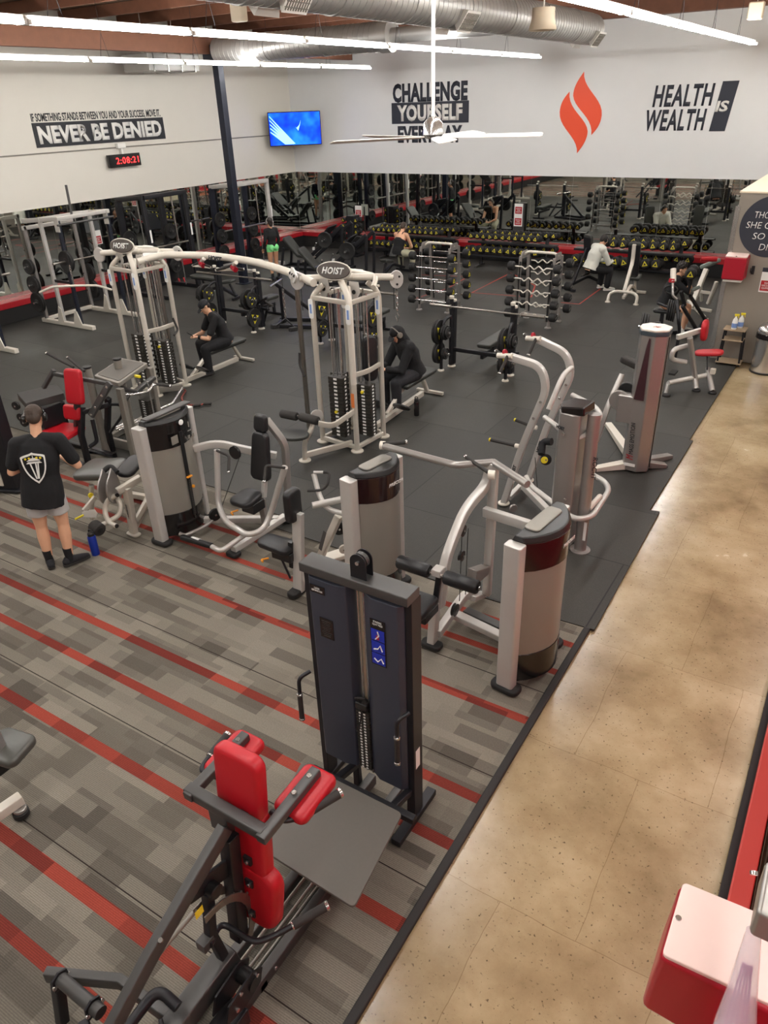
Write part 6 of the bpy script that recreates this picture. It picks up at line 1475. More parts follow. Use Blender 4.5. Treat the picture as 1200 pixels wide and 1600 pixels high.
# ------------------------------------------------------------------ power racks along the left wall
def power_rack(label, x0, x1, y0, y1, H=2.36, bary=None):
    t = thing('power_rack', label, 'rack', ((x0+x1)/2, (y0+y1)/2, 0))
    for y in (y0, y1):
        G().beam([(x1, y, .05), (x1, y, H)], .075, .075, (0,1,0)).build('front_upright', 'navy_metal', t, bevel=.006)
        G().beam([(x1-.62, y, .05), (x1-.62, y, H-.04)], .075, .075, (0,1,0)).build('rear_upright', 'silver', t, bevel=.006)
        G().beam([(x0+.1, y, .05), (x0+.1, y, H-.2)], .07, .07, (0,1,0)).build('storage_upright', 'satin_grey', t, bevel=.006)
        G().beam([(x0-.05, y, .06), (x1+.42, y, .06)], .10, .09).build('base_rail', 'pale_silver', t, bevel=.01)
        G().beam([(x0+.1, y, H-.1), (x1+.05, y, H)], .07, .09).build('top_rail', 'silver', t, bevel=.008)
        G().prism([(-.14, 0), (.16, 0), (.05, .30), (-.03, .30)], .02, frame((x1-.05, y-.05, .10), (1,0,0), (0,-1,0))).build('gusset', 'pale_silver', t, bevel=.003)
        G().prism([(-.16, .0), (.06, .0), (.05, .30), (-.03, .36)], .02, frame((x1-.60, y-.05, .10), (1,0,0), (0,-1,0))).build('gusset', 'pale_silver', t, bevel=.003)
        G().box((x1+.0, y-.045, H-.12), (.15, .015, .3)).build('top_plate', 'silver', t, bevel=.004)
        g = G()
        for k in range(20): g.box((x1+.039, y, .4+.085*k), (.004, .025, .03))
        g.build('peg_strip', 'black_plastic', t)
        for z in (.5, .9, 1.3):
            G().tube([(x0+.1, y-.04, z), (x0+.1, y+(-.24 if y == y0 else .24), z)], .024, 0, 10).build('plate_horn', 'chrome', t)
        G().beam([(x1-.62, y, 1.02), (x1, y, 1.02)], .04, .06).build('safety_bar', 'black_metal', t)
        G().box((x1+.07, y, 1.42), (.10, .05, .10)).build('bar_hook', 'black_metal', t, bevel=.01)
    for x, z in ((x1+.02, H), (x1-.62, H-.04), (x0+.1, H-.25)): G().beam([(x, y0-.05, z), (x, y1+.05, z)], .07, .08).build('top_beam', 'silver', t, bevel=.008)
    G().tube([(x1+.10, y0-.1, H-.12), (x1+.10, y1+.1, H-.12)], .022, 0).build('chin_bar', 'grey_metal', t)
    G().beam([(x0+.1, y0, .1), (x0+.1, y1, .1)], .07, .08).build('rear_cross', 'pale_silver', t, bevel=.008)
    return t
def loaded_bar(label, x, y, z, L=2.15, n=1, r=.225):
    b = barbell(label, (x, y, z), L, rz=PI/2)
    for s_, w_ in ((-1, 'near'), (1, 'far')):
        for k in range(n):
            c = (x, y + s_*(L*.33 + .04*k), z); q = thing('weight_plate', 'black weight plate on the %s end of %s' % (w_, label.replace('steel ', '', 1).replace('behind the left cable station', 'at left').replace('at the left edge', 'cut off by the edge').replace(' racked', '').replace('on the power rack cut', 'in rack cut')), 'weight plate', c, 0, 'plates on racked barbells')
            weight_disc(q, c, Y_, r, .035, False, 'plate_disc')
racks = ((-16.2, -14.85, 10.45, 11.75, 'first', 'silver and navy power rack behind the left cable station'), (-16.2, -14.85, 7.35, 8.5, 'second', 'silver and navy power rack cut off by the left edge'),)
for x0, x1, y0, y1, nm, lb in racks:
    power_rack(lb, x0, x1, y0, y1)
    ym = (y0+y1)/2
    loaded_bar('steel barbell racked on the %s' % ('power rack behind the left cable station' if nm == 'first' else 'power rack at the left edge'), x1+.10, ym, 1.50, n=2)
    for y, s_, wv in ((y0, -1, 'near'), (y1, 1, 'far')):
        for z, zn in ((.5, 'lowest'), (.9, 'middle'), (1.3, 'highest')):
            for k in range(2):
                c = (x0+.1, y+s_*(.10+.045*k), z); q = thing('weight_plate', 'black weight plate on the %s %s horn of the %s rack' % (zn, wv, 'cut off' if nm == 'second' else 'left'), 'weight plate', c, 0, 'plates stored on the power racks')
                weight_disc(q, c, Y_, (.225, .2, .17)[int((z-.5)/.4+.01)], .038, False, 'plate_disc')
t = [o for o in bpy.data.objects if o.get('label', '').startswith('silver and navy power rack behind')][0]
G().tube([at(112, 335, X=-15.1), at(103, 289, X=-15.1)], .028, 0, 10).build('band_post', 'grey_metal', t)
# black half rack and silver smith machine further along the left wall
def smith(label, x, y0, y1, m1, m2, H=2.3):
    t = thing('smith_machine', label, 'exercise machine', (x, (y0+y1)/2, 0))
    for y in (y0, y1):
        G().beam([(x, y, .04), (x-.05, y, H)], .09, .12, (0,1,0)).build('upright', m1, t, bevel=.01)
        G().beam([(x-1.0, y, .04), (x-.95, y, H-.1)], .10, .16, (0,1,0)).build('rear_upright', m2, t, bevel=.01)
        G().beam([(x-1.1, y, .06), (x+.35, y, .06)], .10, .10).build('base_rail', m1, t, bevel=.01)
        G().beam([(x-1.0, y, H-.08), (x+.0, y, H)], .09, .10).build('top_rail', m1, t, bevel=.01)
        G().tube([(x-.35, y+(.12 if y == y0 else -.12), .1), (x-.40, y+(.12 if y == y0 else -.12), H-.05)], .017, 0, 10).build('guide_rod', 'chrome', t)
        for z in (.55, 1.0, 1.45): G().tube([(x-.96, y, z), (x-.66, y, z)], .025, 0, 10).build('plate_horn', 'chrome', t)
        G().box((x+.052, y, 1.55), (.01, .05, .3)).build('white_label_strip', 'white_label', t)
    for xx, zz_ in ((x, H), (x-1.0, H-.08)): G().beam([(xx, y0, zz_), (xx, y1, zz_)], .10, .10).build('top_beam', m1, t, bevel=.01)
    G().tube([(x-.3, y0-.35, 1.2), (x-.3, y1+.35, 1.2)], .02, 0).build('smith_bar', 'steel', t)
    G().beam([(x-1.0, y0, .1), (x-1.0, y1, .1)], .08, .08).build('rear_cross', m1, t, bevel=.01)
    for y in (y0, y1):
        for z, zn in ((.55, 'low'), (1.0, 'middle'), (1.45, 'high')):
            q = thing('weight_plate', 'black weight plate on the %s horn of the %s' % (zn, 'black lever rack' if m1 == 'black_metal' else 'silver smith machine'), 'weight plate', (x-.76, y, z), 0, 'plates stored on the smith machines'); weight_disc(q, (x-.76, y, z), X_, .2, .07, False, 'plate_disc')
    return t
smith('tall black lever rack in front of the left mirror, left of the column', -15.4, 13.35, 14.75, 'black_metal', 'black_metal', 2.45)
smith('silver smith machine in front of the left mirror, behind the column', -15.6, 16.9, 18.3, 'silver', 'navy_metal', 2.4)
adj_bench('flat grey bench standing between the racks, left of the column', (-13.9, 14.1, 0), R(-80), 4, 'flat', False)
t = thing('red_wedge', 'small red metal wheel chocks on the floor beside the flat bench', 'wedge', at(285, 443, z=0))
G().beam([at(279, 435, z=.15), at(283, 446, z=.02)], .05, .03).build('red_bar', 'red_paint', t); G().beam([at(287, 434, z=.15), at(291, 444, z=.02)], .05, .03).build('red_bar', 'red_paint', t); G().beam([at(281, 445, z=.03), at(292, 443, z=.03)], .05, .03).build('red_bar', 'red_paint', t)
# ------------------------------------------------------------------ leg press machines at back left
def leg_press(label, c, rz):
    t = thing('leg_press', label, 'exercise machine', c, rz); m = wm(t)
    q = lambda x, y, z: m @ V((x, y, z))
    G().pad(m @ frame((0, -.75, .62), X_, (0, .75, .66)), .46, .72, .09, .09, .03, .85).build('back_pad', 'grey_vinyl', t, ang=60)
    G().pad(m @ frame((0, -.38, .38), X_, (0, .1, 1)), .44, .34, .08, .06, .03).build('seat_pad', 'grey_vinyl', t, ang=60)
    for s_ in (-1, 1):
        G().beam([q(s_*.32, -.3, .20), q(s_*.32, 1.05, 1.30)], .05, .10).build('slide_rail', 'black_metal', t, bevel=.006)
        G().beam([q(s_*.34, -1.15, .06), q(s_*.34, 1.1, .06)], .08, .08).build('base_rail', 'black_metal', t, bevel=.008)
        G().beam([q(s_*.34, 1.0, .06), q(s_*.34, 1.05, 1.28)], .07, .07, m.to_3x3() @ Y_).build('front_post', 'black_metal', t, bevel=.008)
        G().beam([q(s_*.3, -1.05, .08), q(s_*.26, -.95, .62)], .06, .06, m.to_3x3() @ Y_).build('rear_post', 'black_metal', t, bevel=.008)
        G().tube([q(s_*.36, .55, .92), q(s_*.66, .55, .92)], .025, 0).build('plate_horn', 'chrome', t)
        grip(t, [q(s_*.30, -.25, .5), q(s_*.42, -.2, .66)], .02, 0)
        for k in range(2):
            w_ = thing('weight_plate', 'black weight plate on the %s side of the %s' % ('left' if s_ < 0 else 'right', label), 'weight plate', q(s_*(.46+.045*k), .55, .92), 0, 'plates on the leg press machines')
            w_['label'] = 'black weight plate loaded on the ' + ('leg press nearest the middle cable station' if 'oval' in label else 'leg press in the far left corner')
            weight_disc(w_, q(s_*(.46+.045*k), .55, .92), m.to_3x3() @ X_, .22, .036, False, 'plate_disc')
    G().prism(rrect(.62, .62, .04), .03, m @ frame((0, .38, 1.02), X_, (0, -.72, .70))).build('foot_board', 'black_metal', t, bevel=.006)
    G().beam([q(-.3, .5, .98), q(.3, .5, .98)], .08, .08).build('sled_beam', 'black_metal', t, bevel=.006)
    for y in (-1.1, 1.05): G().beam([q(-.4, y, .05), q(.4, y, .05)], .07, .07).build('base_cross', 'black_metal', t, bevel=.008)
    G().tube([q(-.5, -.2, .3), q(.5, -.2, .3)], .022, 0).build('lock_bar', 'dull_grey', t)
    G().box(q(.35, .1, .65), (.03, .08, .08)).build('white_tag', 'white_label', t)
    return t
leg_press('black leg press with grey pads behind the oval sign of the middle cable station', (-12.3, 16.9, 0), R(-75))
leg_press('black leg press in the far left corner behind the woman', (-13.9, 18.2, 0), R(-80))
t = thing('incline_bench', 'black inclined bench frame right of the column behind the curved crossover bar', 'bench', (-10.6, 13.2, 0)); m = Matrix.Translation((-10.3, 12.9, 0)) @ Matrix.Rotation(R(20), 4, 'Z')
for a, b in (((-.6, 0, .9), (.5, 0, .10)), ((-.5, 0, .85), (-.5, 0, .05)), ((-.7, .3, .05), (.6, .3, .05)), ((-.7, -.3, .05), (.6, -.3, .05))): G().beam([m @ V(a), m @ V(b)], .08, .08).build('frame_bar', 'black_metal', t, bevel=.008)
for x in (-.6, .55): G().beam([m @ V((x, -.35, .05)), m @ V((x, .35, .05))], .08, .08).build('cross_bar', 'black_metal', t, bevel=.008)
G().tube([m @ V((-.6, -.4, .92)), m @ V((-.6, .4, .92))], .025, 0).build('top_bar', 'chrome', t)
t = thing('curl_stand', 'small black folding stand between the cable stations', 'rack', (-9.0, 12.2, 0)); b_ = at(404, 505, z=.02)
for a, b in (((397, 476, .5), (404, 503, .02)), ((418, 480, .5), (412, 505, .02)), ((403, 474, .6), (418, 465, .75)), ((397, 480, .45), (420, 484, .45))): G().beam([at(*a[:2], z=a[2]), at(*b[:2], z=b[2])], .05, .05).build('frame_bar', 'black_metal', t, bevel=.006)
grip(t, [at(412, 470, z=.6), at(426, 478, z=.6)], .03, 0, cap=None)
# ------------------------------------------------------------------ red tape outlines and mirror notices
def tape(pts, label):
    pts = [V((p[0], p[1], .0125)) for p in pts]; g = G()
    for a, b in zip(pts, pts[1:]): g.bar(a, b, .035, .002)
    tag(g.build('floor_tape', 'tape_red'), label, 'floor marking')
A = [at(*p, z=0) for p in ((706, 433), (738, 462), (812, 472), (838, 445), (706, 433))]; tape([at(656, 430, z=0), at(731, 433, z=0), at(700, 451, z=0), at(640, 470, z=0)], 'thin red tape outline on the rubber floor between rack and mirror, left one')
tape([at(836, 447, z=0), at(798, 427, z=0), at(737, 458, z=0), at(830, 465, z=0), at(836, 447, z=0)], 'thin red tape outline on the rubber floor between the two barbell racks')
tape([at(938, 452, z=0), at(905, 476, z=0), at(860, 472, z=0)], 'thin red tape outline on the rubber floor beside the man in the hoodie')
def mirror_notice(label, Pt, m, two=False):
    t = thing('notice_sheet', label, 'notice', Pt); h = .62 if two else .34
    G().box((0, 0, 0), (.26, h, .006), m).build('paper', 'white_label', t)
    for dy in ((.15, -.16) if two else (-.04,)):
        G().box((0, dy-.02, .004), (.21, .19, .003), m).build('red_panel', 'red_paint', t); text('RE-RACK\nYOUR\nWEIGHTS', m @ Matrix.Translation((0, dy-.02, .006)), .16, .13, 'white_label', t, depth=.002)
q = at(810, 336, Y=21.55); mirror_notice('tall white and red notice standing behind the middle dumbbell rack', q, frame(q, X_, (0,-1,0)), True)
G().box((q.x, q.y+.04, q.z-.35), (.34, .03, 1.3)).build('notice_board', 'grey_metal', [o for o in bpy.data.objects if o.get('label', '').startswith('tall white and red')][0])
q = at(560, 330, Y=21.5); mirror_notice('white and red notice on a post above the dumbbell tower in the corner', q, frame(q, X_, (0,-1,0)))
G().tube([q + V((0, .03, .1)), (q.x, q.y+.03, .5)], .02, 0, 8).build('sign_post', 'grey_metal', [o for o in bpy.data.objects if o.get('label', '').startswith('white and red notice on a post')][0])
q = at(152, 371, X=-17.18); mirror_notice('white and red notice on the left mirror above the power rack', q, frame(q, Y_, (1,0,0)))
# water bottles
def flask(label, c, m_, r=.038, h=.20):
    t = thing('water_bottle', label, 'bottle', c); mm = Matrix.Translation(c)
    G().lathe([(r*.95, 0), (r, .006), (r, h), (r*.8, h+.015)], mm).build('bottle_body', m_, t, bevel=0)
    G().lathe([(r*.82, h+.012), (r*.82, h+.045), (r*.6, h+.055)], mm).build('lid', 'black_plastic', t)
    G().tube([V(c)+V((-r*.6, 0, h+.03)), V(c)+V((-r*.6, 0, h+.085)), V(c)+V((r*.6, 0, h+.085)), V(c)+V((r*.6, 0, h+.03))], .007, .02, 8).build('carry_loop', 'black_plastic', t)
flask('bright blue water bottle with black lid on the carpet by the standing man', (*at(150, 866, z=0).xy, 0.001), 'bottle_blue', .045, .23)
flask('black water bottle on the rubber floor beside the man in the black hood', (*at(651, 650, z=0).xy, 0.012), 'gloss_black', .042, .22)
# ================================================================== people
TEX = bpy.data.textures.new('cloth_folds', 'CLOUDS'); TEX.noise_scale = 0.11; TEX.noise_depth = 2
def fuse(o, vox, smooth=4, folds=0.0):
    r = o.modifiers.new('remesh', 'REMESH'); r.mode = 'VOXEL'; r.voxel_size = vox; r.use_smooth_shade = True
    if folds:
        d = o.modifiers.new('folds', 'DISPLACE'); d.texture = TEX; d.strength = folds; d.mid_level = .5; d.texture_coords = 'LOCAL'
    s = o.modifiers.new('smooth', 'SMOOTH'); s.factor = .6; s.iterations = smooth
    return o
def hand(g, w, d, n, side, k=1.0, curl=.5, r0=1.0):
    """w wrist, d direction of the hand, n back-of-hand normal, side +1/-1 thumb side"""
    w, d, n = V(w), V(d).normalized(), V(n).normalized(); s = d.cross(n).normalized() * side; n = s.cross(d).normalized() * (1 if s.cross(d).dot(n) > 0 else -1)
    L = .085*k
    g.loft([w - d*.01, w + d*.03*k, w + d*L*.75, w + d*L], [(.026*k, .018*k), (.038*k, .017*k), (.042*k, .015*k), (.038*k, .012*k)], up=n, n=12)
    for i, (off, ln) in enumerate(((.030, .072), (.010, .080), (-.010, .074), (-.030, .058))):
        p = w + d*L*.92 + s*off*k; a = curl*(.6 + .12*i)
        q = p + (d*math.cos(a*.6) - n*math.sin(a*.6))*ln*.45*k; e = q + (d*math.cos(a*1.7) - n*math.sin(a*1.7))*ln*.33*k; f = e + (d*math.cos(a*2.5) - n*math.sin(a*2.5))*ln*.24*k
        g.limb([p, q, e, f], [.0095*k, .0088*k, .0080*k, .0070*k], 8)
    p = w + d*.028*k + s*.028*k; q = p + (d*.6 + s*.7 - n*.25).normalized()*.035*k; e = q + (d*.9 + s*.15 - n*.35).normalized()*.032*k
    g.limb([w + d*.015*k + s*.012*k, p, q, e], [.015*k, .014*k, .0105*k, .0085*k], 8)
def person(label, loc, rz, J, skin='skin', hair='hair_dark', top=None, top_len='short', pants=None, legs='long', shoes='black_plastic', socks=None, build=1.0, voxel=.0085, hood=False, cap=False, phones=None, female=False, hairstyle='short', phone=False, wristband=False):
    t = thing('person', label, 'person', loc, rz); m = wm(t)
    for k in J:
        if k not in ('curl', 'hem'): J[k] = V(J[k])
    q = lambda p: m @ V(p); rt = m.to_3x3(); B = build
    P, C, N_, H = J['pelvis'], J['chest'], J['neck'], J['head']; fd = V(J.get('face', (0, 1, -.2))).normalized()
    spine_up = (0, 1, 0)
    def torso(g, e, low=None, tank=False):
        w_ = .9 if female else 1.0
        mid = P.lerp(C, .5)
        pts = [low if low is not None else P - (C-P)*.25, P, mid, C, C.lerp(N_, .62), N_ - (N_-C)*.06]
        rr = [(.150*B + (.035 if e and not female else 0), .105*B + (.035 if e and not female else 0)), ((.165 + (.012 if e and not female else 0))*B, (.115 + (.012 if e else 0))*B), ((.135 + (.02 if e else 0) if not female else .115)*B, .10*B), (.170*B*w_, .118*B), (.150*B*w_, .090*B), (.065, .06)]
        g.loft([q(p) for p in pts], [(a+e, b+e) for a, b in rr], up=rt @ V(spine_up), n=22)
        for s_, k in ((-1, 'L'), (1, 'R')):
            sh = J['sh'+k]; g.limb([q(N_.lerp(sh, .25) - V((0,0,.03))), q(sh)], [.055+e, .055+e], 14)
    g = G(); torso(g, 0)
    for s_, k in ((-1, 'L'), (1, 'R')):
        g.limb([q(J['sh'+k]), q(J['sh'+k].lerp(J['el'+k], .45)), q(J['el'+k])], [.054*B, .048*B, .038*B])
        g.limb([q(J['el'+k]), q(J['el'+k].lerp(J['wr'+k], .3)), q(J['wr'+k])], [.038*B, .040*B, .025*B])
        hd = V(J.get('hd'+k, J['wr'+k] - J['el'+k])); hn = V(J.get('hn'+k, (0, 0, 1)))
        hand(g, q(J['wr'+k]), rt @ hd, rt @ hn, s_ * (-1 if J.get('flip') else 1), 1.0 if not female else .9, J.get('curl', .6))
        g.limb([q(J['hip'+k]), q(J['hip'+k].lerp(J['kn'+k], .5)), q(J['kn'+k])], [.095*B, .082*B, .056*B], 16)
        g.limb([q(J['kn'+k]), q(J['kn'+k].lerp(J['an'+k], .32)), q(J['an'+k])], [.054*B, .060*B, .036*B], 14)
        td = V(J.get('toe'+k, (s_*.2, 1, 0))).normalized()
        g.limb([q(J['an'+k]) - V((0,0,.02)), q(J['an'+k] + td*.14 - V((0,0,.05)))], [.036, .03], 10)
    # head
    sd = fd.cross(Z_).normalized(); hu = sd.cross(fd).normalized(); hm = Matrix((rt @ sd, rt @ fd, rt @ hu)).transposed().to_4x4(); hm.translation = q(H)
    g.limb([q(N_ - V((0,0,.05))), q(N_.lerp(H, .55))], [.058, .054], 14)
    g.ell((0, -.012, .03), (.076, .094, .092), hm); g.ell((0, .018, -.035), (.060, .072, .078), hm)
    g.limb([hm @ V((0, .085, .02)), hm @ V((0, .110, -.022))], [.009, .014], 8); g.ell((0, .078, -.062), (.024, .014, .008), hm); g.ell((0, .070, -.088), (.026, .022, .018), hm)
    for s_ in (-1, 1): g.ell((s_*.078, -.012, -.005), (.010, .020, .032), hm)
    fuse(g.build('body', skin, t), voxel)
    for s_ in (-1, 1):
        G().ell((s_*.031, .079, .012), (.013, .008, .007), hm, 10, 6).build('eye', 'white_label', t); G().ell((s_*.031, .0865, .012), (.006, .003, .006), hm, 8, 5).build('iris', 'hair_dark', [o for o in kids(t) if o.name.startswith('eye')][-1])
        G().box((s_*.032, .086, .033), (.030, .008, .006), hm).build('eyebrow', hair, t)
    G().box((0, .0915, -.062), (.040, .006, .004), hm).build('lips', 'tape_red', t, bevel=.001)
    # hair, hat, hood
    if hood:
        g = G(); g.ell((0, -.020, .025), (.105, .112, .118), hm); g.limb([hm @ V((0, -.03, -.02)), q(N_)], [.10, .115], 14); o = g.build('hood', top, t); fuse(o, .009, 5, .006)
        # the face opening is cut out by the face pushing through: bring the visor over it
        G().ell((0, .075, -.03), (.062, .05, .065), hm).build('face_shadow_mask', 'cloth_black', t) if hood == 'mask' else None
    elif not cap:
        g = G(); g.ell((0, -.024, .046), (.085, .094, .088), hm); g.ell((0, -.058, .0), (.072, .055, .072), hm)
        if hairstyle == 'curly':
            for i in range(26):
                a = i*2.4; z = .03 + .08*(i/26); rr_ = math.sqrt(max(0, 1-(z/.14)**2)); g.ell((.075*rr_*math.cos(a), -.015+.08*rr_*math.sin(a), z+.03), (.028, .028, .026), hm, 8, 6)
        if hairstyle == 'bun': g.ell((0, -.11, .03), (.040, .04, .04), hm); g.ell((0, -.07, -.04), (.06, .04, .07), hm)
        fuse(g.build('hair', hair, t), .006, 2, .008)
    if cap:
        g = G(); g.ell((0, -.012, .050), (.086, .104, .078), hm); g.prism([(.078*math.cos(R(a)), .085+.085*math.sin(R(a))) for a in range(0, 181, 12)], .012, hm @ Matrix.Translation((0, 0, .035)) @ Matrix.Rotation(R(-12), 4, 'X')); fuse(g.build('cap', 'cloth_charcoal', t), .005, 2)
        g = G(); g.ell((0, -.055, -.01), (.070, .05, .06), hm); fuse(g.build('hair', hair, t), .006, 2, .006)
    if phones:
        o = G().tube([hm @ V((.098*math.cos(R(a)), -.01, .01+.115*math.sin(R(a)))) for a in range(0, 181, 15)], .010, 0, 8).build('headphones', phones, t)
        for s_ in (-1, 1): G().lathe([(.02, -.018), (.042, -.014), (.044, .01), (.036, .02)], frame(hm @ V((s_*.094, -.008, -.002)), hm.to_3x3() @ Y_, hm.to_3x3() @ V((s_, 0, 0))), 18).build('ear_cup', phones, o)
    # clothes
    if top:
        g = G(); bag = .022 if top_len == 'long' else 0; low = P - (C-P)*(J.get('hem', .40) if top_len != 'crop' else -.05); torso(g, .018 + bag if not female else .010, low)
        for s_, k in ((-1, 'L'), (1, 'R')):
            if top_len == 'short': g.limb([q(J['sh'+k]), q(J['sh'+k].lerp(J['el'+k], .72))], [.072*B, .066*B])
            elif top_len in ('long', 'crop'): e_ = .030 if top_len == 'long' else .010; g.limb([q(J['sh'+k]), q(J['el'+k]), q(J['el'+k].lerp(J['wr'+k], .90))], [.054*B+e_, .040*B+e_, .028*B+e_])
        if top_len == 'tank':
            g = G(); g.loft([q(P - (C-P)*.3), q(P), q(P.lerp(C, .5)), q(C), q(C.lerp(N_, .25))], [(.17*B, .125*B), (.18*B, .13*B), (.15*B, .115*B), (.182*B, .132*B), (.13*B, .115*B)], up=rt @ V(spine_up), n=22)
            for s_, k in ((-1, 'L'), (1, 'R')):
                for f_ in (-.105, .08): g.tube([q(C.lerp(N_, .15) + V((s_*.08, f_*.9, 0))), q(C.lerp(N_, .9) + V((s_*.075, f_*.5, .02))), q(N_ + V((s_*.075, 0, .005)))], .016, .04, 8)
        fuse(g.build('shirt' if top_len in ('short', 'tank') else 'sweatshirt', top, t), .010, 3, .010 if top_len != 'tank' else .004)
    if pants:
        g = G(); e_ = .024
        g.loft([q(P + (C-P)*.22), q(P), q(P - (C-P)*.12 + V((0, .02 if legs != 'none' else 0, 0)))], [(.160*B, .118*B), (.180*B, .130*B), (.165*B, .120*B)], up=rt @ V(spine_up), n=20)
        for s_, k in ((-1, 'L'), (1, 'R')):
            hp_, kn, an = J['hip'+k], J['kn'+k], J['an'+k]
            if legs == 'long': g.limb([q(hp_), q(kn)], [.100*B+e_*.6, .066*B+e_], 16); g.limb([q(kn), q(kn.lerp(an, .92))], [.066*B+e_, .046*B+e_], 14)
            elif legs == 'short': g._cone([q(hp_ + V((0,0,.03))), q(hp_.lerp(kn, .3)), q(hp_.lerp(kn, .66))], [.095*B, .098*B, .10*B], 18)
            else: g._cone([q(hp_ + V((0,0,.03))), q(hp_.lerp(kn, .26))], [.104*B, .094*B], 18)
        if female:
            for s_ in (-1, 1): g.ell(tuple(P + V((s_*.07, -.07, -.03))), (.085, .085, .09), m)
        fuse(g.build('trousers' if legs == 'long' else 'shorts', pants, t), .010, 3, .008 if legs != 'mini' else .0)
    for s_, k in ((-1, 'L'), (1, 'R')):
        an = J['an'+k]; td = V(J.get('toe'+k, (s_*.2, 1, 0))).normalized(); pitch = V((0, 0, an.z - .075))
        if socks: G()._cone([q(an + V((0,0,.13))), q(an + V((0,0,.02))), q(an - V((0,0,.03)))], [.045*B, .042, .044], 14).build('sock', socks, t)
        base = an - V((0, 0, .075)); fr = frame(q(base), rt @ td.cross(Z_)*-1 if False else rt @ V((td.y, -td.x, 0)), (0, 0, 1))
        g = G(); g.limb([fr @ V((0, -.045, .045)), fr @ V((0, .04, .050)), fr @ V((0, .13, .036)), fr @ V((0, .185, .030))], [.040, .043, .038, .028], 14); g.limb([fr @ V((0, -.03, .07)), fr @ V((0, .02, .075))], [.038, .036], 12)
        o = fuse(g.build('shoe', shoes, t), .007, 3)
        G().prism(round_poly([(-.036, -.085), (.036, -.085), (.046, .10), (.03, .215), (-.03, .215), (-.044, .10)], .03), .022, fr @ Matrix.Translation((0, 0, .011))).build('sole', 'grip_rubber' if shoes != 'cloth_pale' else 'white_label', o)
    if wristband: k = 'L'; a, b = J['wrL'].lerp(J['elL'], .08), J['wrL'].lerp(J['elL'], .32); G()._cone([q(a), q(b)], [.034, .038], 14).build('wrist_wrap', 'cloth_black', t)
    return t
def phone(label, c, d, up):
    t = thing('mobile_phone', label, 'phone', c)
    o = G().pad(frame(c, d, up), .075, .15, .010, .012, .003).build('phone_case', 'gloss_black', t)
    return t
# standing man seen from behind
lx, ly = .05, .04
std = dict(pelvis=(.03, .0, .95), chest=(.07, .02, 1.26), neck=(.10, .05, 1.50), head=(.12, .10, 1.665), face=(0, 1, -.5),
           shL=(-.10, .04, 1.43), shR=(.30, .04, 1.43), elL=(-.22, .02, 1.14), elR=(.42, .04, 1.13), wrL=(-.06, .24, 1.14), wrR=(.24, .26, 1.14),
           hdL=(.6, .7, .1), hdR=(-.6, .7, .1), hem=.62, hipL=(-.06, 0, .92), hipR=(.12, 0, .92), knL=(-.09, .01, .50), knR=(.13, .02, .50),
           anL=(-.10, -.02, .085), anR=(.11, -.03, .085), toeL=(-.3, 1, 0), toeR=(.95, .55, 0))
mx, my = at(96, 882, z=0).xy
MAN = person('standing man in black t-shirt and grey shorts seen from behind, wearing black headphones', (mx, my, .001), R(44), std, 'skin', 'hair_brown', 'cloth_black', 'short', 'cloth_grey', 'short', 'cloth_charcoal', 'cloth_black', 1.08, .007, phones='gloss_black')
mM = wm(MAN)
# back print: shield with a white tower, following the back
bk = mM @ frame((.065, -.150, 1.235), (1, 0, 0), (0, -1, .06))
def ringpoly(outer, inner, th, mtx):
    n = len(outer); g = G(); vs = [mtx @ V((x, y, z)) for z in (0, th) for p in (outer, inner) for x, y in p]
    fs = []
    for k in range(n):
        j = (k+1) % n; fs += [(2*n+k, 2*n+j, 3*n+j, 3*n+k), (k, n+k, n+j, j), (k, j, 2*n+j, 2*n+k), (n+k, 3*n+k, 3*n+j, n+j)]
    return g.add(vs, fs)
sh = bez([((0, .16), (.03, .14), (.09, .14), (.115, .12)), ((.115, .12), (.115, .02), (.10, -.09), (0, -.17)), ((0, -.17), (-.10, -.09), (-.115, .02), (-.115, .12)), ((-.115, .12), (-.09, .14), (-.03, .14), (0, .16))], 8)
pr_ = ringpoly(sh, [(x*.87, y*.87) for x, y in sh], .006, bk).build('shirt_print', 'white_label', [o for o in kids(MAN) if o.name.startswith('shirt')][0])
g = G()
for x0, x1 in ((-.03, -.012), (.012, .012), (.03, .012)): g.prism([(x0*1.3-.006, .06), (x0*1.3+.006, .06), (x0*.35+.006, -.12), (x0*.35-.006, -.12)], .006, bk)
g.prism([(-.075, .045), (.075, .045), (.055, .062), (-.055, .062)], .006, bk); g.prism([(-.065, .072), (.065, .072), (.02, .10), (-.02, .10)], .006, bk); g.prism([(-.004, .095), (.004, .095), (0, .15)], .006, bk)
g.build('shirt_print', 'white_label', [o for o in kids(MAN) if o.name.startswith('shirt')][0])
for x in (-.07, -.035, .035, .07): G().disc(bk @ V((x, .105 - abs(x)*.1, .003)), bk.to_3x3() @ Z_, .011, .006, 10).build('print_dot', 'yellow_paint', [o for o in kids(MAN) if o.name.startswith('shirt')][0])
phone('black phone held by the standing man', mM @ V((.09, .36, 1.16)), mM.to_3x3() @ X_, mM.to_3x3() @ V((0, -.6, .8)))
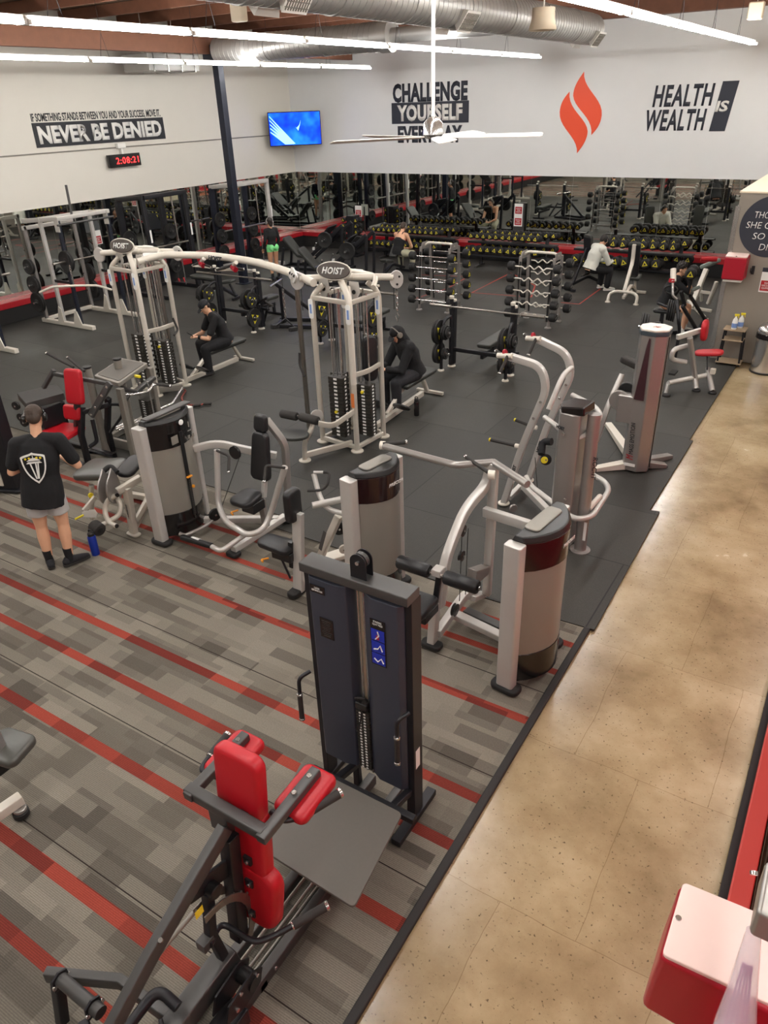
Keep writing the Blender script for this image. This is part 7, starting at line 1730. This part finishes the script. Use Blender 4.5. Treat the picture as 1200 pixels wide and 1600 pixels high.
# seated people
def sit(dz=0.0, spread=.15, kneez=.50, rest='phone', lean=0.0):
    J = dict(pelvis=(0, 0, .575+dz), hem=.1, chest=(0, .10+lean, .87+dz), neck=(0, .21+lean, 1.08+dz), head=(0, .30+lean, 1.20+dz), face=(0, 1, -.75),
        hipL=(-.10, .03, .56+dz), hipR=(.10, .03, .56+dz), knL=(-spread-.05, .44, kneez), knR=(spread+.05, .44, kneez), anL=(-spread-.04, .42, .095), anR=(spread+.04, .42, .095),
        shL=(-.19, .18+lean, 1.02+dz), shR=(.19, .18+lean, 1.02+dz), elL=(-.23, .36, .68+dz), elR=(.23, .36, .68+dz), wrL=(-.08, .52, .70+dz), wrR=(.08, .52, .70+dz), hdL=(.7, .6, .1), hdR=(-.7, .6, .1), toeL=(-.2, 1, 0), toeR=(.2, 1, 0))
    return J
p1 = at(353, 533, z=.54); p2 = at(647, 583, z=.54)
A1 = person('man in black cap and black clothes sitting at the left cable station with a phone', (p1.x, p1.y, .012), R(148), sit(), 'skin', 'hair_dark', 'cloth_black', 'short', 'cloth_black', 'long', 'cloth_charcoal', None, 1.0, .009, cap=True, wristband=True)
m_ = wm(A1); phone('phone held by the seated man in the black cap', m_ @ V((0, .62, .74)), m_.to_3x3() @ X_, m_.to_3x3() @ V((0, -.6, .8)))
A2 = person('man in black hood sitting at the middle cable station with a phone', (p2.x, p2.y, .012), R(150), sit(), 'skin', 'hair_dark', 'cloth_black', 'long', 'cloth_charcoal', 'long', 'cloth_charcoal', None, 1.05, .009, cap=True, phones='dull_grey')
m_ = wm(A2); phone('phone held by the seated man in the black hood', m_ @ V((0, .62, .74)), m_.to_3x3() @ X_, m_.to_3x3() @ V((0, -.6, .8)))
o = [x for x in kids(A2) if x.name.startswith('cap')][0]; o.data.materials[0] = MT['cloth_black']
hm_ = m_ @ V((0, .26, 1.21)); fuse(G().ell(hm_, (.10, .10, .11)).limb([hm_, m_ @ V((0, .18, 1.06))], [.09, .11]).build('hood', 'cloth_black', A2), .01, 4, .006)
p3 = at(621, 414, z=.5); p3 = V((-11.25, 18.35, 0))
J = sit(.02, .16); J['face'] = (0, 1, -.5); J['wrL'] = V((-.06, .46, .62)); J['wrR'] = V((.06, .46, .62))
person('man in black tank top and headphones sitting with his back to us before the mirror', (-11.25, 18.5, .012), R(-4), J, 'skin', 'hair_brown', 'cloth_black', 'tank', 'cloth_stone', 'long', 'cloth_charcoal', None, 1.05, .012, phones='satin_grey')
p4 = at(920, 425, z=.5)
J = sit(.0, .12); J['face'] = (0, 1, -.5)
person('man in pale grey hoodie sitting on the black bench beside the right dumbbell rack', (-5.72, 18.52, .012), R(-42), J, 'skin', 'hair_dark', 'cloth_pale', 'long', 'cloth_black', 'long', 'cloth_pale', None, 1.02, .012, phones='black_plastic')
J = sit(.03, .12, .52); J.update(chest=V((0, .08, .88)), neck=V((0, .16, 1.12)), head=V((0, .22, 1.26)), face=V((0, 1, -.15)), shL=V((-.19, .15, 1.05)), shR=V((.19, .15, 1.05)),
    elL=V((-.2, .42, .86)), elR=V((.17, .42, .88)), wrL=V((-.12, .30, 1.08)), wrR=V((.10, .40, 1.13)), hdL=V((0, 0, 1)), hdR=V((0, .1, 1)), hnL=V((0, 1, 0)), hnR=V((0, 1, 0)), curl=1.2)
p5 = at(1038, 482, z=.5)
A5 = person('seated man with curly dark hair and black top lifting a dumbbell near the taupe wall', (p5.x, p5.y, .012), R(-86), J, 'skin', 'hair_dark', 'cloth_black', 'long', 'cloth_olive', 'short', 'cloth_pale', 'white_label', 1.0, .012, hairstyle='curly')
st_ = thing('low_stool', 'small black stool under the man lifting a dumbbell', 'bench', (p5.x, p5.y, 0))
G().pad(frame((p5.x-.02, p5.y, .46), X_, Z_), .34, .30, .07, .06, .025).build('seat_pad', 'black_vinyl', st_, ang=60); G().beam([(p5.x-.02, p5.y, .05), (p5.x-.02, p5.y, .43)], .07, .07, (0,1,0)).build('seat_post', 'black_metal', st_); G().beam([(p5.x-.2, p5.y, .045), (p5.x+.5, p5.y, .045)], .07, .06).build('base_rail', 'black_metal', st_)
o = dup(dt, wm(A5) @ V((.10, .42, 1.24)), R(4), 'large dumbbell with yellow triangle badge held up by the seated man with curly hair'); o.scale = (1.3,)*3; o['group'] = 'dumbbell in hand'
W = dict(pelvis=(0, 0, .93), chest=(0, -.01, 1.20), neck=(0, .0, 1.40), head=(0, .03, 1.54), face=(0, 1, -.05), shL=(-.16, 0, 1.34), shR=(.16, 0, 1.34), elL=(-.22, -.02, 1.08), elR=(.22, -.02, 1.08), wrL=(-.21, .12, .87), wrR=(.21, .10, .86),
    hipL=(-.085, 0, .89), hipR=(.085, 0, .89), knL=(-.09, .02, .48), knR=(.09, .01, .48), anL=(-.09, -.02, .085), anR=(.10, -.04, .085), toeL=(-.2, 1, 0), toeR=(.2, 1, 0))
person('woman in black long sleeve top and bright green shorts standing at the back left', (-14.0, 16.35, .012), R(72), W, 'skin_tan', 'hair_dark', 'cloth_black', 'crop', 'cloth_green', 'mini', 'cloth_charcoal', 'cloth_black', .92, .010, female=True, hairstyle='bun', phones='satin_grey')
# ------------------------------------------------------------------ holder with clear sleeve at the right edge
mc = mat('clear_film', (236, 226, 236), .08); b_ = mc.node_tree.nodes['Principled BSDF']; b_.inputs['Alpha'].default_value = .42; b_.inputs['Coat Weight'].default_value = 1
mat('film_pink', (176, 84, 150), .3)
t = thing('sleeve_holder', 'grey holder with a hanging clear plastic sleeve above the large red dispenser', 'holder', (.30, 1.6, 2.1))
G().box(at(1190, 1412, z=2.12) + V((.03, .02, 0)), (.09, .20, .12)).build('holder_body', 'satin_grey', t, bevel=.015)
G().box((.32, 1.66, 2.10), (.16, .08, .05)).build('wall_arm', 'satin_grey', t, bevel=.004); bolt(t, at(1178, 1364, z=2.16), (-.3, .8, .5), .012)
a = at(1178, 1455, z=2.06); b = at(1150, 1600, z=1.72)
G()._cone([a, a.lerp(b, .35), a.lerp(b, .7), b, b + (b-a)*.15], [.022, .034, .046, .06, .064], 24).build('clear_sleeve', 'clear_film', t)
g = G()
for k in range(5): g.bar(a.lerp(b, .35) + V((-.012+.006*k, .0, 0)), b + (b-a)*.1 + V((-.03+.015*k, 0, 0)), .006, .004)
g.build('inner_leaf', 'film_pink', t)
